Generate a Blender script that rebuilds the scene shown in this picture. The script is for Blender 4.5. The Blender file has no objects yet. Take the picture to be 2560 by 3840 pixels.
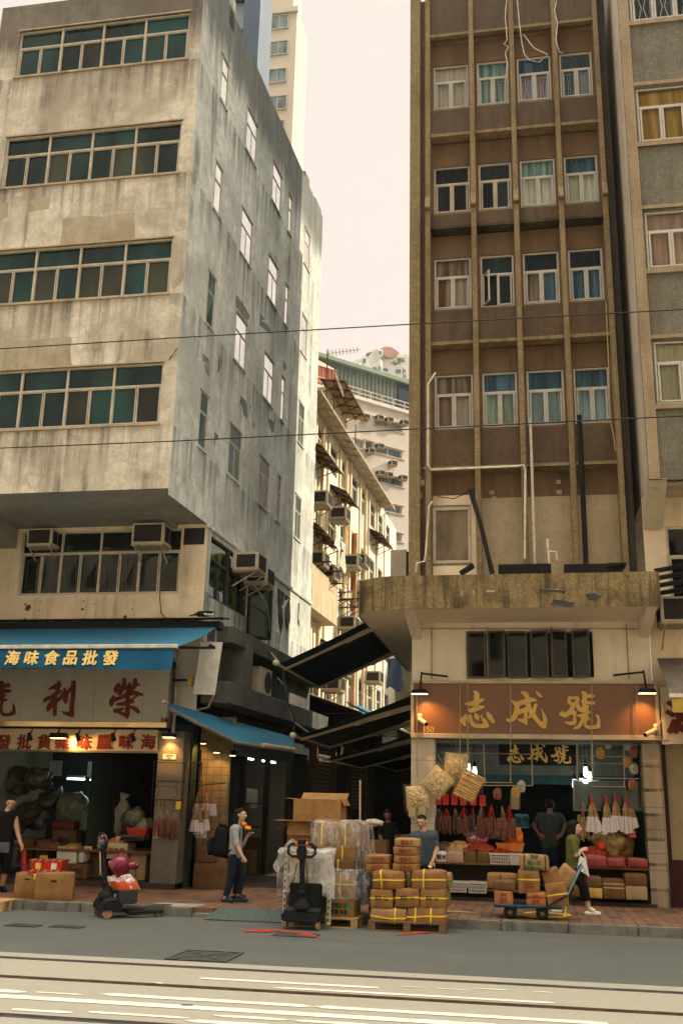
import bpy, bmesh, math, random
from mathutils import Vector, Matrix, noise
random.seed(7)
R = math.radians
SC = bpy.context.scene
COL = SC.collection

# ---------------------------------------------------------------- camera
CAMZ = 1.75
FPX = 2330.0 * 1.63265           # focal length in photo pixels
PITCH, ROLL, YAW = R(16.0429), R(1.29292), R(10.54815)
_f = Vector((-math.sin(YAW) * math.cos(PITCH), math.cos(YAW) * math.cos(PITCH), math.sin(PITCH)))
_r0 = Vector((math.cos(YAW), math.sin(YAW), 0))
_u0 = _r0.cross(_f)
CR = math.cos(ROLL) * _r0 + math.sin(ROLL) * _u0
CU = -math.sin(ROLL) * _r0 + math.cos(ROLL) * _u0
CF = _f
cd = bpy.data.cameras.new('camera')
cd.sensor_fit = 'VERTICAL'
cd.sensor_height = 36.0
cd.lens = FPX / 3840.0 * 36.0
cd.clip_start = 0.1
cd.clip_end = 3000
cam = bpy.data.objects.new('camera', cd)
COL.objects.link(cam)
M = Matrix((CR, CU, -CF)).transposed().to_4x4()
M.translation = (0, 0, CAMZ)
cam.matrix_world = M
SC.camera = cam

# ---------------------------------------------------------------- sky, sun, exposure
SUN_AZ, SUN_EL = R(60), R(31)        # azimuth from +Y towards +X
w = bpy.data.worlds.new('World')
SC.world = w
w.use_nodes = True
nt = w.node_tree
sky = nt.nodes.new('ShaderNodeTexSky')
sky.sky_type = 'NISHITA'
sky.sun_disc = False
sky.sun_elevation = SUN_EL
sky.sun_rotation = SUN_AZ
sky.dust_density = 6.0
sky.air_density = 1.0
mx = nt.nodes.new('ShaderNodeMix')
mx.data_type = 'RGBA'
mx.inputs['Factor'].default_value = 0.9          # thick bright summer haze over the blue
mx.inputs['B'].default_value = (9.0, 7.75, 7.0, 1)
nt.links.new(sky.outputs[0], mx.inputs['A'])
tc = nt.nodes.new('ShaderNodeTexCoord'); sz_ = nt.nodes.new('ShaderNodeSeparateXYZ'); nt.links.new(tc.outputs['Generated'], sz_.inputs[0])
mr = nt.nodes.new('ShaderNodeMapRange'); mr.inputs['From Min'].default_value = 0.7; mr.inputs['From Max'].default_value = 1.0; mr.inputs['To Min'].default_value = 1.0; mr.inputs['To Max'].default_value = 7.0
nt.links.new(sz_.outputs['Z'], mr.inputs['Value'])     # an overcast sky is brightest overhead
bg = nt.nodes['Background']
bg.inputs['Strength'].default_value = 0.0685
vm = nt.nodes.new('ShaderNodeVectorMath'); vm.operation = 'SCALE'; nt.links.new(mx.outputs['Result'], vm.inputs[0]); nt.links.new(mr.outputs[0], vm.inputs['Scale'])
zm = nt.nodes.new('ShaderNodeMix'); zm.data_type = 'RGBA'; zm.blend_type = 'MULTIPLY'; zm.inputs['B'].default_value = (.93, 1.02, .97, 1); mz = nt.nodes.new('ShaderNodeMapRange'); mz.inputs['From Min'].default_value = .5; mz.inputs['From Max'].default_value = .8; nt.links.new(sz_.outputs['Z'], mz.inputs['Value']); nt.links.new(mz.outputs[0], zm.inputs[0]); nt.links.new(vm.outputs[0], zm.inputs['A'])
nt.links.new(zm.outputs['Result'], bg.inputs['Color'])

sl = bpy.data.lights.new('sun', 'SUN')
sl.energy = 3.7
sl.angle = R(0.6)
sl.color = (1.0, 0.86, 0.65)
so = bpy.data.objects.new('sun', sl)
COL.objects.link(so)
sd = Vector((math.cos(SUN_EL) * math.sin(SUN_AZ), math.cos(SUN_EL) * math.cos(SUN_AZ), math.sin(SUN_EL)))
so.rotation_euler = sd.to_track_quat('Z', 'Y').to_euler()
so.location = sd * 80
SC.view_settings.view_transform = 'Standard'
SC.view_settings.look = 'None'
SC.view_settings.gamma = 1
SC.view_settings.exposure = 0.75
SC.render.engine = 'CYCLES'
SC.cycles.max_bounces = 8
SC.cycles.transparent_max_bounces = 16

# ---------------------------------------------------------------- measuring: a photo pixel turned into a point on a known plane
def ray(px, py):
    return CF + CR * ((px - 1280) / FPX) - CU * ((py - 1920) / FPX)
CAM0 = Vector((0, 0, CAMZ))
def PY(px, py, Y):
    d = ray(px, py); return CAM0 + d * (Y / d.y)
def PX(px, py, X):
    d = ray(px, py); return CAM0 + d * (X / d.x)
def PZ(px, py, Z):
    d = ray(px, py); return CAM0 + d * ((Z - CAMZ) / d.z)
AL = R(2.6305)                                   # the alley bends 2.6 degrees from the street's normal
AD = Vector((math.sin(AL), math.cos(AL), 0))
AN = Vector((math.cos(AL), -math.sin(AL), 0))    # out of the left building's side wall, into the alley
A0 = Vector((-6.535, 17.31, 0))
def SP(s, z, out=0.0):                           # point on the left side wall
    return A0 + AD * s + AN * out + Vector((0, 0, z))
def PS(px, py, out=0.0):
    d = ray(px, py); t = (A0 + AN * out - CAM0).dot(AN) / d.dot(AN); q = CAM0 + d * t
    return (q - A0).dot(AD), q.z

# ---------------------------------------------------------------- materials
MATS = {}
def _new(name):
    m = bpy.data.materials.new(name); m.use_nodes = True
    n = m.node_tree; b = n.nodes['Principled BSDF']
    return m, n, b
def lk(n, a, b): n.links.new(a, b)
def pos(n, scale=(1, 1, 1), obj=False):
    if obj:
        g = n.nodes.new('ShaderNodeTexCoord').outputs['Object']
    else:
        g = n.nodes.new('ShaderNodeNewGeometry').outputs['Position']
    mp = n.nodes.new('ShaderNodeMapping'); mp.inputs['Scale'].default_value = scale
    lk(n, g, mp.inputs['Vector']); return mp.outputs[0]
def noi(n, vec, scale, detail=5, rough=0.6, dist=0.0):
    t = n.nodes.new('ShaderNodeTexNoise')
    t.inputs['Scale'].default_value = scale; t.inputs['Detail'].default_value = detail
    t.inputs['Roughness'].default_value = rough; t.inputs['Distortion'].default_value = dist
    lk(n, vec, t.inputs['Vector']); return t.outputs['Fac']
def ramp(n, fac, lo, hi):
    r = n.nodes.new('ShaderNodeMapRange'); r.interpolation_type = 'SMOOTHSTEP'
    r.inputs['From Min'].default_value = lo; r.inputs['From Max'].default_value = hi
    lk(n, fac, r.inputs['Value']); return r.outputs[0]
def mix(n, fac, a, b, blend='MIX'):
    x = n.nodes.new('ShaderNodeMix'); x.data_type = 'RGBA'; x.blend_type = blend
    for s, k in ((fac, 'Factor'), (a, 'A'), (b, 'B')):
        i = x.inputs[k] if k != 'Factor' else x.inputs[0]
        if isinstance(s, (int, float)): i.default_value = s
        elif isinstance(s, tuple): i.default_value = (*s[:3], 1)
        else: lk(n, s, i)
    return x.outputs['Result']
def mth(n, op, a, b=0.0):
    x = n.nodes.new('ShaderNodeMath'); x.operation = op
    for s, i in ((a, x.inputs[0]), (b, x.inputs[1])):
        if isinstance(s, (int, float)): i.default_value = s
        else: lk(n, s, i)
    return x.outputs[0]
def bump(n, b, h, strength=0.3, dist=0.01):
    x = n.nodes.new('ShaderNodeBump'); x.inputs['Strength'].default_value = strength
    x.inputs['Distance'].default_value = dist; lk(n, h, x.inputs['Height'])
    lk(n, x.outputs[0], b.inputs['Normal'])

def plain(name, col, rough=0.7, metal=0.0, var=0.25, scale=6.0, obj=True, coat=0.0, bmp=0.0, spec=None):
    """one colour with soft uneven wear"""
    if name in MATS: return MATS[name]
    m, n, b = _new(name)
    v = pos(n, (1, 1, 1), obj)
    f = noi(n, v, scale, 6, 0.65)
    dk = tuple(c * (1 - var) for c in col); lt = tuple(min(1, c * (1 + var * 0.6)) for c in col)
    lk(n, mix(n, ramp(n, f, 0.3, 0.7), dk, lt), b.inputs['Base Color'])
    b.inputs['Roughness'].default_value = rough; b.inputs['Metallic'].default_value = metal
    b.inputs['Coat Weight'].default_value = coat; b.inputs['Specular IOR Level'].default_value = spec if spec is not None else (.5 if rough < .5 else .12)
    if bmp: bump(n, b, noi(n, v, scale * 4, 4), bmp, 0.01)
    MATS[name] = m; return m

def stained(name, light, dark, grime, streak=0.6, blotch=0.6, k=1.0, rough=0.9, topz=None, lo=0.47, hi=0.72, sills=None):
    """old render: blotches, rain streaks and black mould"""
    if name in MATS: return MATS[name]
    m, n, b = _new(name)
    v = pos(n)
    vs = pos(n, (2.6 * k, 2.6 * k, 0.22 * k))
    big = ramp(n, noi(n, v, 0.55 * k, 7, 0.66, 0.3), 0.38, 0.66)
    mid = ramp(n, noi(n, v, 2.3 * k, 8, 0.7), 0.35, 0.7)
    c = mix(n, mth(n, 'MULTIPLY', big, blotch), light, dark)
    c = mix(n, mth(n, 'MULTIPLY', mid, 0.32), c, dark)
    st = ramp(n, noi(n, vs, 1.0, 6, 0.62, 0.2), lo, hi)
    st = mth(n, 'MULTIPLY', st, mth(n, 'MULTIPLY', ramp(n, noi(n, v, 0.9 * k, 4, 0.6), 0.36, 0.62), streak))
    c = mix(n, st, c, grime)
    if sills:                                    # drips that start under each row of sills
        sx = n.nodes.new('ShaderNodeSeparateXYZ'); lk(n, n.nodes.new('ShaderNodeNewGeometry').outputs['Position'], sx.inputs[0])
        fr_ = mth(n, 'FRACT', mth(n, 'DIVIDE', mth(n, 'SUBTRACT', sills[0], sx.outputs['Z']), sills[1]))
        dr = ramp(n, noi(n, pos(n, (5.5, 5.5, 0.12)), 1.0, 5, .65), .42, .66)
        c = mix(n, mth(n, 'MULTIPLY', mth(n, 'MULTIPLY', ramp(n, fr_, .5, .0), dr), .75), c, grime)
        c = mix(n, mth(n, 'MULTIPLY', ramp(n, noi(n, v, 4.5, 8, .75, .4), .44, .62), .42), c, dark)
        pe = noi(n, v, 1.5, 9, .72, .5)          # flaked spots with a crisp edge
        c = mix(n, mth(n, 'MULTIPLY', ramp(n, pe, .585, .6), .5), c, dark)
        c = mix(n, mth(n, 'MULTIPLY', ramp(n, pe, .40, .385), .35), c, tuple(min(1, q * 1.12) for q in light))
        vo = n.nodes.new('ShaderNodeTexVoronoi'); vo.feature = 'DISTANCE_TO_EDGE'; vo.inputs['Scale'].default_value = .55; dv = n.nodes.new('ShaderNodeVectorMath'); dv.operation = 'ADD'
        ns_ = n.nodes.new('ShaderNodeTexNoise'); ns_.inputs['Scale'].default_value = 2.2; ns_.inputs['Detail'].default_value = 6; lk(n, v, ns_.inputs['Vector']); lk(n, v, dv.inputs[0]); lk(n, ns_.outputs['Color'], dv.inputs[1]); lk(n, dv.outputs[0], vo.inputs['Vector'])
        c = mix(n, mth(n, 'MULTIPLY', ramp(n, vo.outputs['Distance'], .006, .001), .25), c, grime)
    if topz:                                     # black mould along a parapet
        sx = n.nodes.new('ShaderNodeSeparateXYZ'); lk(n, n.nodes.new('ShaderNodeNewGeometry').outputs['Position'], sx.inputs[0])
        zz = mth(n, 'ADD', sx.outputs['Z'], mth(n, 'MULTIPLY', noi(n, vs, 1.7, 6, 0.7), 1.8))
        c = mix(n, mth(n, 'MULTIPLY', ramp(n, zz, topz, topz + 1.1), 0.8), c, grime)
    fine = noi(n, v, 38, 3, 0.7)
    c = mix(n, mth(n, 'MULTIPLY', ramp(n, fine, 0.45, 0.75), 0.22), c, dark)
    lk(n, c, b.inputs['Base Color'])
    b.inputs['Roughness'].default_value = rough; b.inputs['Specular IOR Level'].default_value = 0.25
    bump(n, b, mth(n, 'ADD', mth(n, 'MULTIPLY', fine, 0.5), noi(n, v, 7, 6, 0.7)), 0.5, 0.02)
    MATS[name] = m; return m

def mosaic(name, c1, c2, mortar, tile=0.05, dirt=(0.05, 0.04, 0.03), dirtamt=0.5, rough=0.6, k=1.0, spec=.12):
    """small square glazed tiles, uneven and rain stained"""
    if name in MATS: return MATS[name]
    m, n, b = _new(name)
    g = n.nodes.new('ShaderNodeNewGeometry').outputs['Position']
    sx = n.nodes.new('ShaderNodeSeparateXYZ'); lk(n, g, sx.inputs[0])
    cx = n.nodes.new('ShaderNodeCombineXYZ')
    lk(n, mth(n, 'ADD', sx.outputs['X'], sx.outputs['Y']), cx.inputs[0]); lk(n, sx.outputs['Z'], cx.inputs[1])
    t = n.nodes.new('ShaderNodeTexBrick'); t.offset = 0.0
    t.inputs['Scale'].default_value = 1.0; t.inputs['Brick Width'].default_value = tile; t.inputs['Row Height'].default_value = tile
    t.inputs['Mortar Size'].default_value = tile * 0.075; t.inputs['Mortar Smooth'].default_value = 0.3; t.inputs['Bias'].default_value = 0.0
    t.inputs['Color1'].default_value = (*c1, 1); t.inputs['Color2'].default_value = (*c2, 1); t.inputs['Mortar'].default_value = (*mortar, 1)
    lk(n, cx.outputs[0], t.inputs['Vector'])
    v = pos(n)
    vs = pos(n, (3.0, 3.0, 0.3))
    st = mth(n, 'MULTIPLY', ramp(n, noi(n, vs, 1.3 * k, 6, 0.65), 0.42, 0.74), dirtamt)
    c = mix(n, st, t.outputs['Color'], dirt)
    c = mix(n, mth(n, 'MULTIPLY', ramp(n, noi(n, v, 1.1 * k, 6, 0.7), 0.42, 0.68), dirtamt * 0.7), c, dirt)
    c = mix(n, mth(n, 'MULTIPLY', ramp(n, noi(n, v, 9 * k, 3, 0.7), 0.45, 0.7), 0.25), c, dirt)
    lk(n, c, b.inputs['Base Color'])
    b.inputs['Roughness'].default_value = rough; b.inputs['Specular IOR Level'].default_value = spec
    bump(n, b, mth(n, 'SUBTRACT', 1.0, t.outputs['Fac']), 0.35, 0.004)
    MATS[name] = m; return m

def glass_pane(name, col, rough=0.04, var=0.6, scale=1.2, stretch=0.35, tint2=None, spec=0.3):
    """window glass with a dim room behind it read as one dark uneven colour"""
    if name in MATS: return MATS[name]
    m, n, b = _new(name)
    v = pos(n, (1, 1, stretch))
    f = noi(n, v, scale, 3, 0.5)
    lk(n, mix(n, ramp(n, f, 0.35, 0.65), tuple(c * (1 - var) for c in col), tint2 or tuple(c * (1 + var) for c in col)), b.inputs['Base Color'])
    b.inputs['Roughness'].default_value = rough; b.inputs['Specular IOR Level'].default_value = spec
    bump(n, b, noi(n, pos(n), 1.1, 2), 0.06, 0.02)
    MATS[name] = m; return m

def clear(name, tint=(1, 1, 1), gloss=0.12, rough=0.03):
    """see-through sheet: transparent with a fresnel sheen"""
    if name in MATS: return MATS[name]
    m, n, b = _new(name)
    n.nodes.remove(b)
    out = n.nodes['Material Output']
    tr = n.nodes.new('ShaderNodeBsdfTransparent'); tr.inputs[0].default_value = (*tint, 1)
    gl = n.nodes.new('ShaderNodeBsdfGlossy'); gl.inputs['Roughness'].default_value = rough
    fr = n.nodes.new('ShaderNodeFresnel'); fr.inputs[0].default_value = 1.28
    ms = n.nodes.new('ShaderNodeMixShader')
    lk(n, mth(n, 'MINIMUM', mth(n, 'ADD', fr.outputs[0], gloss), 1.0), ms.inputs[0]); lk(n, tr.outputs[0], ms.inputs[1]); lk(n, gl.outputs[0], ms.inputs[2])
    lk(n, ms.outputs[0], out.inputs['Surface'])
    MATS[name] = m; return m

def film(name, col=(0.75, 0.75, 0.72), opac=0.45, rough=0.25, scale=14):
    """crinkled plastic film: partly milky, partly clear"""
    if name in MATS: return MATS[name]
    m, n, b = _new(name)
    out = n.nodes['Material Output']
    v = pos(n, (1, 1, 0.45), True)
    f = noi(n, v, scale, 6, 0.7, 0.6)
    b.inputs['Base Color'].default_value = (*col, 1); b.inputs['Roughness'].default_value = rough
    bump(n, b, f, 0.6, 0.03)
    tr = n.nodes.new('ShaderNodeBsdfTransparent')
    ms = n.nodes.new('ShaderNodeMixShader')
    lk(n, mth(n, 'MULTIPLY', ramp(n, f, 0.3, 0.75), opac * 1.6), ms.inputs[0]); lk(n, tr.outputs[0], ms.inputs[1]); lk(n, b.outputs[0], ms.inputs[2])
    lk(n, ms.outputs[0], out.inputs['Surface'])
    MATS[name] = m; return m

def emit(name, col, strength):
    if name in MATS: return MATS[name]
    m, n, b = _new(name)
    b.inputs['Base Color'].default_value = (*col, 1)
    b.inputs['Emission Color'].default_value = (*col, 1); b.inputs['Emission Strength'].default_value = strength
    MATS[name] = m; return m

# ---------------------------------------------------------------- mesh building
LOC = {}
class MB:
    def __init__(s): s.v = []; s.f = []
    def add(s, vs, fs):
        o = len(s.v); s.v += [Vector(q) for q in vs]; s.f += [tuple(i + o for i in q) for q in fs]; return s
    def quad(s, a, b, c, d): return s.add((a, b, c, d), ((0, 1, 2, 3),))
    def box(s, x0, y0, z0, x1, y1, z1):
        return s.hexa([(x0, y0, z0), (x1, y0, z0), (x1, y1, z0), (x0, y1, z0), (x0, y0, z1), (x1, y0, z1), (x1, y1, z1), (x0, y1, z1)])
    def hexa(s, p):
        return s.add(p, ((3, 2, 1, 0), (4, 5, 6, 7), (0, 1, 5, 4), (1, 2, 6, 5), (2, 3, 7, 6), (3, 0, 4, 7)))
    def obox(s, o, ax, ay, az):                       # origin corner + three edge vectors
        o, ax, ay, az = Vector(o), Vector(ax), Vector(ay), Vector(az)
        return s.hexa([o, o + ax, o + ax + ay, o + ay, o + az, o + ax + az, o + ax + ay + az, o + ay + az])
    def bar(s, a, b, wd, ht, up=(0, 0, 1)):           # rectangular bar between two points
        a, b = Vector(a), Vector(b); d = (b - a)
        if d.length < 1e-6: return s
        d.normalize(); u = Vector(up)
        if abs(d.dot(u)) > 0.95: u = Vector((0, 1, 0))
        sd_ = d.cross(u).normalized(); u = sd_.cross(d).normalized()
        return s.obox(a - sd_ * wd / 2 - u * ht / 2, b - a, sd_ * wd, u * ht)
    def tube(s, pts, r, n=8, caps=True):
        pts = [Vector(p) for p in pts]; rs = r if isinstance(r, (list, tuple)) else [r] * len(pts)
        o = len(s.v); prev = None
        for i, p in enumerate(pts):
            t = (pts[min(i + 1, len(pts) - 1)] - pts[max(i - 1, 0)]).normalized()
            if prev is None:
                a = Vector((0, 0, 1)) if abs(t.z) < 0.9 else Vector((1, 0, 0)); prev = t.cross(a).normalized()
            u = (prev - t * prev.dot(t)); u = u.normalized() if u.length > 1e-6 else t.orthogonal().normalized()
            prev = u; v_ = t.cross(u)
            for k in range(n):
                a = 2 * math.pi * k / n; s.v.append(p + (u * math.cos(a) + v_ * math.sin(a)) * rs[i])
        for i in range(len(pts) - 1):
            for k in range(n):
                a = o + i * n + k; b = o + i * n + (k + 1) % n; s.f.append((a, b, b + n, a + n))
        if caps:
            s.f.append(tuple(o + k for k in reversed(range(n)))); e = o + (len(pts) - 1) * n; s.f.append(tuple(e + k for k in range(n)))
        return s
    def cap(s, a, b, ra, rb, n=12):                   # tapered capsule, closed
        a, b = Vector(a), Vector(b); d = b - a; L = d.length; t = d.normalized() if L > 1e-6 else Vector((0, 0, 1))
        ps, rr = [], []
        for q in (0.05, 0.35, 0.7, 0.92): ps.append(a - t * ra * math.cos(q * math.pi / 2)); rr.append(ra * math.sin(q * math.pi / 2))
        ps += [a, b]; rr += [ra, rb]
        for q in (0.92, 0.7, 0.35, 0.05): ps.append(b + t * rb * math.cos(q * math.pi / 2)); rr.append(rb * math.sin(q * math.pi / 2))
        return s.tube(ps, rr, n)
    def ball(s, c, r, n=14, m=9, rot=None):
        c = Vector(c); r = r if isinstance(r, (list, tuple)) else (r, r, r); o = len(s.v)
        def P(x, y, z):
            q = Vector((x * r[0], y * r[1], z * r[2])); return c + (rot @ q if rot else q)
        s.v.append(P(0, 0, 1))
        for i in range(1, m):
            th = math.pi * i / m
            for k in range(n):
                a = 2 * math.pi * k / n; s.v.append(P(math.sin(th) * math.cos(a), math.sin(th) * math.sin(a), math.cos(th)))
        s.v.append(P(0, 0, -1)); e = len(s.v) - 1
        for k in range(n):
            s.f.append((o, o + 1 + k, o + 1 + (k + 1) % n)); b = o + 1 + (m - 2) * n; s.f.append((e, b + (k + 1) % n, b + k))
        for i in range(m - 2):
            for k in range(n):
                a = o + 1 + i * n + k; b = o + 1 + i * n + (k + 1) % n; s.f.append((a, a + n, b + n, b))
        return s
    def lathe(s, c, prof, axis='z', n=20, ax=None):   # prof: (radius, height)
        c = Vector(c); A = Vector(ax).normalized() if ax else {'x': Vector((1, 0, 0)), 'y': Vector((0, 1, 0)), 'z': Vector((0, 0, 1))}[axis]
        u = A.orthogonal().normalized(); v_ = A.cross(u); o = len(s.v)
        for r, h_ in prof:
            for k in range(n):
                a = 2 * math.pi * k / n; s.v.append(c + A * h_ + (u * math.cos(a) + v_ * math.sin(a)) * max(r, 1e-4))
        for i in range(len(prof) - 1):
            for k in range(n):
                a = o + i * n + k; b = o + i * n + (k + 1) % n; s.f.append((a, b, b + n, a + n))
        s.f.append(tuple(o + k for k in reversed(range(n)))); e = o + (len(prof) - 1) * n; s.f.append(tuple(e + k for k in range(n)))
        return s
    def prism(s, pts, ext):                           # planar polygon extruded by a vector
        pts = [Vector(p) for p in pts]; ext = Vector(ext); n = len(pts)
        return s.add(pts + [p + ext for p in pts], [tuple(reversed(range(n))), tuple(range(n, 2 * n))] + [(i, (i + 1) % n, n + (i + 1) % n, n + i) for i in range(n)])
    def grid(s, fn, nu, nv, both=False):
        o = len(s.v)
        for i in range(nu + 1):
            for j in range(nv + 1): s.v.append(Vector(fn(i / nu, j / nv)))
        for i in range(nu):
            for j in range(nv):
                a = o + i * (nv + 1) + j; s.f.append((a, a + nv + 1, a + nv + 2, a + 1))
        return s
    def rot(s, m, start=0):
        for i in range(start, len(s.v)): s.v[i] = m @ s.v[i]
        return s
    def build(s, name, mat, parent=None, smooth=False, bevel=0.0, seg=1, solid=0.0, fix=True):
        me = bpy.data.meshes.new(name)
        if parent is None:
            xs = [v.x for v in s.v]; ys = [v.y for v in s.v]; zs = [v.z for v in s.v]
            L = Vector(((min(xs) + max(xs)) / 2, (min(ys) + max(ys)) / 2, min(zs)))
        else:
            L = LOC.get(parent.name, Vector())
        me.from_pydata([v - L for v in s.v], [], s.f)
        bm = bmesh.new(); bm.from_mesh(me)
        if solid:                                  # give a sheet its thickness
            bmesh.ops.recalc_face_normals(bm, faces=bm.faces[:]); bm.normal_update()
            nv = {v: v.normal.copy() for v in bm.verts}; old = bm.faces[:]; ed = [e for e in bm.edges if e.is_boundary]
            cp = {v: bm.verts.new(v.co - nv[v] * solid) for v in bm.verts[:]}
            for f in old: bm.faces.new([cp[v] for v in reversed(f.verts)])
            for e in ed: a, b = e.verts; bm.faces.new((a, b, cp[b], cp[a]))
        if fix: bmesh.ops.recalc_face_normals(bm, faces=bm.faces[:])
        if bevel:
            ed = [e for e in bm.edges if len(e.link_faces) == 2 and e.calc_face_angle(0) > 0.5]
            bmesh.ops.bevel(bm, geom=ed, offset=bevel, segments=seg, affect='EDGES', clamp_overlap=True)
        if smooth:
            for f in bm.faces: f.smooth = True
            for e in bm.edges:
                if len(e.link_faces) == 2 and e.calc_face_angle(0) > 0.9: e.smooth = False
        bm.to_mesh(me); bm.free()
        for m in (mat if isinstance(mat, (list, tuple)) else [mat]): me.materials.append(m)
        o = bpy.data.objects.new(name, me); COL.objects.link(o)
        if parent is None: o.location = L
        else: o.parent = parent
        LOC[o.name] = L
        return o

def tag(o, label=None, cat=None, group=None, kind=None):
    if label: o['label'] = label
    if cat: o['category'] = cat
    if group: o['group'] = group
    if kind: o['kind'] = kind
    return o
def thing(name, label, cat, loc=(0, 0, 0), group=None, rz=None):   # rz given: parts come in local coordinates
    o = bpy.data.objects.new(name, None); COL.objects.link(o); o.location = loc; o.empty_display_size = 0.2
    o.rotation_euler.z = rz or 0.0
    LOC[o.name] = Vector(loc) if rz is None else Vector()
    return tag(o, label, cat, group)
def struct(mb, name, mat, **k): return tag(mb.build(name, mat, **k), kind='structure')
def copy_tree(o, parent=None):
    c = o.copy(); COL.objects.link(c)
    if parent: c.parent = parent
    for ch in o.children: copy_tree(ch, c)
    return c
def put(proto, used, loc, rz=0.0, label=None, group=None, rot=None, scale=None):
    """first use moves the prototype itself, later uses copy it with its parts"""
    o = proto if proto.name not in used else copy_tree(proto)
    used.add(proto.name)
    o.location = loc; o.rotation_euler = rot if rot else (0, 0, rz)
    if scale: o.scale = scale
    if label: o['label'] = label
    if group: o['group'] = group
    return o
USED = set()

def text_mb(txt, size, extr=0.004, bold=0.0, sx=1.0, rough=0.0, space=1.0):
    """lettering as an MB lying in local XZ, centred, facing -Y"""
    cu = bpy.data.curves.new('lettering', 'FONT'); cu.body = txt; cu.size = size
    cu.extrude = extr; cu.align_x = 'CENTER'; cu.align_y = 'CENTER'; cu.space_character = space
    cu.resolution_u = 3
    o = bpy.data.objects.new('lettering', cu); COL.objects.link(o)
    dg = bpy.context.evaluated_depsgraph_get()
    me = bpy.data.meshes.new_from_object(o.evaluated_get(dg))
    mb = MB()
    vs = [Vector((v.co.x * sx, -v.co.z, v.co.y)) for v in me.vertices]
    if vs:
        cx = (min(v.x for v in vs) + max(v.x for v in vs)) / 2; cz = (min(v.z for v in vs) + max(v.z for v in vs)) / 2
        for v in vs:
            v.x -= cx; v.z -= cz
            if rough:
                nv = noise.noise_vector(Vector((v.x, 0, v.z)) * (2.6 / size) + Vector((len(txt), 3.3, 0)))
                v.x += nv.x * rough * size; v.z += nv.y * rough * size
    fs = [tuple(p.vertices) for p in me.polygons]
    for k in range(8 if bold > .006 else 4 if bold else 1):          # heavier strokes: shifted copies, each a hair in front of the last
        a = math.pi * 2 * k / (8 if bold > .006 else 4)
        mb.add([v + Vector((bold * 1.35 * math.cos(a), -.0004 * k, bold * math.sin(a))) if bold else v for v in vs], fs)
    bpy.data.objects.remove(o); bpy.data.meshes.remove(me); bpy.data.curves.remove(cu)
    return mb
def brush(strokes, org, sc, Y, dy=.012, map_=None):
    """brush lettering: each stroke a centre line with half widths, swept into a raised shape"""
    mb = MB()
    for si, st in enumerate(strokes.split(';')):
        v = [float(q) for q in st.split()]; P = [tuple(v[i:i + 3]) for i in range(0, len(v), 3)]; S = []
        for i in range(len(P) - 1):
            p0, p1, p2, p3 = P[max(i - 1, 0)], P[i], P[i + 1], P[min(i + 2, len(P) - 1)]
            for k in range(6):
                t = k / 6; S.append(tuple(.5 * (2 * b + (c - a) * t + (2 * a - 5 * b + 4 * c - d) * t * t + (3 * b - a - 3 * c + d) * t ** 3) for a, b, c, d in zip(p0, p1, p2, p3)))
        S.append(P[-1]); y = Y - .0005 * si; L, R_ = [], []
        def W(x, z, o=0.0):
            q = PY(org[0] + x * sc, org[1] + z * sc, Y); q.y = y - o; return map_(q) if map_ else q
        for i, q in enumerate(S):
            a, b = S[max(i - 1, 0)], S[min(i + 1, len(S) - 1)]; dx, dz = b[0] - a[0], b[1] - a[1]; l = math.hypot(dx, dz) or 1
            L.append((q[0] - dz / l * q[2], q[1] + dx / l * q[2])); R_.append((q[0] + dz / l * q[2], q[1] - dx / l * q[2]))
        n = len(S); T_ = [W(*q) for q in L] + [W(*q) for q in R_]; D = Vector((0, dy, 0))
        mb.add(T_ + [q + D for q in T_], [(i, i + 1, n + i + 1, n + i) for i in range(n - 1)] + [(i, i + 1, 2 * n + i + 1, 2 * n + i) for i in range(n - 1)] + [(n + i, n + i + 1, 3 * n + i + 1, 3 * n + i) for i in range(n - 1)])
        for q, o in ((S[0], .00015), (S[-1], .0003)): mb.prism([W(q[0] + q[2] * math.cos(a * .5236), q[1] + q[2] * math.sin(a * .5236), o) for a in range(12)], D)
    return mb
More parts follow.
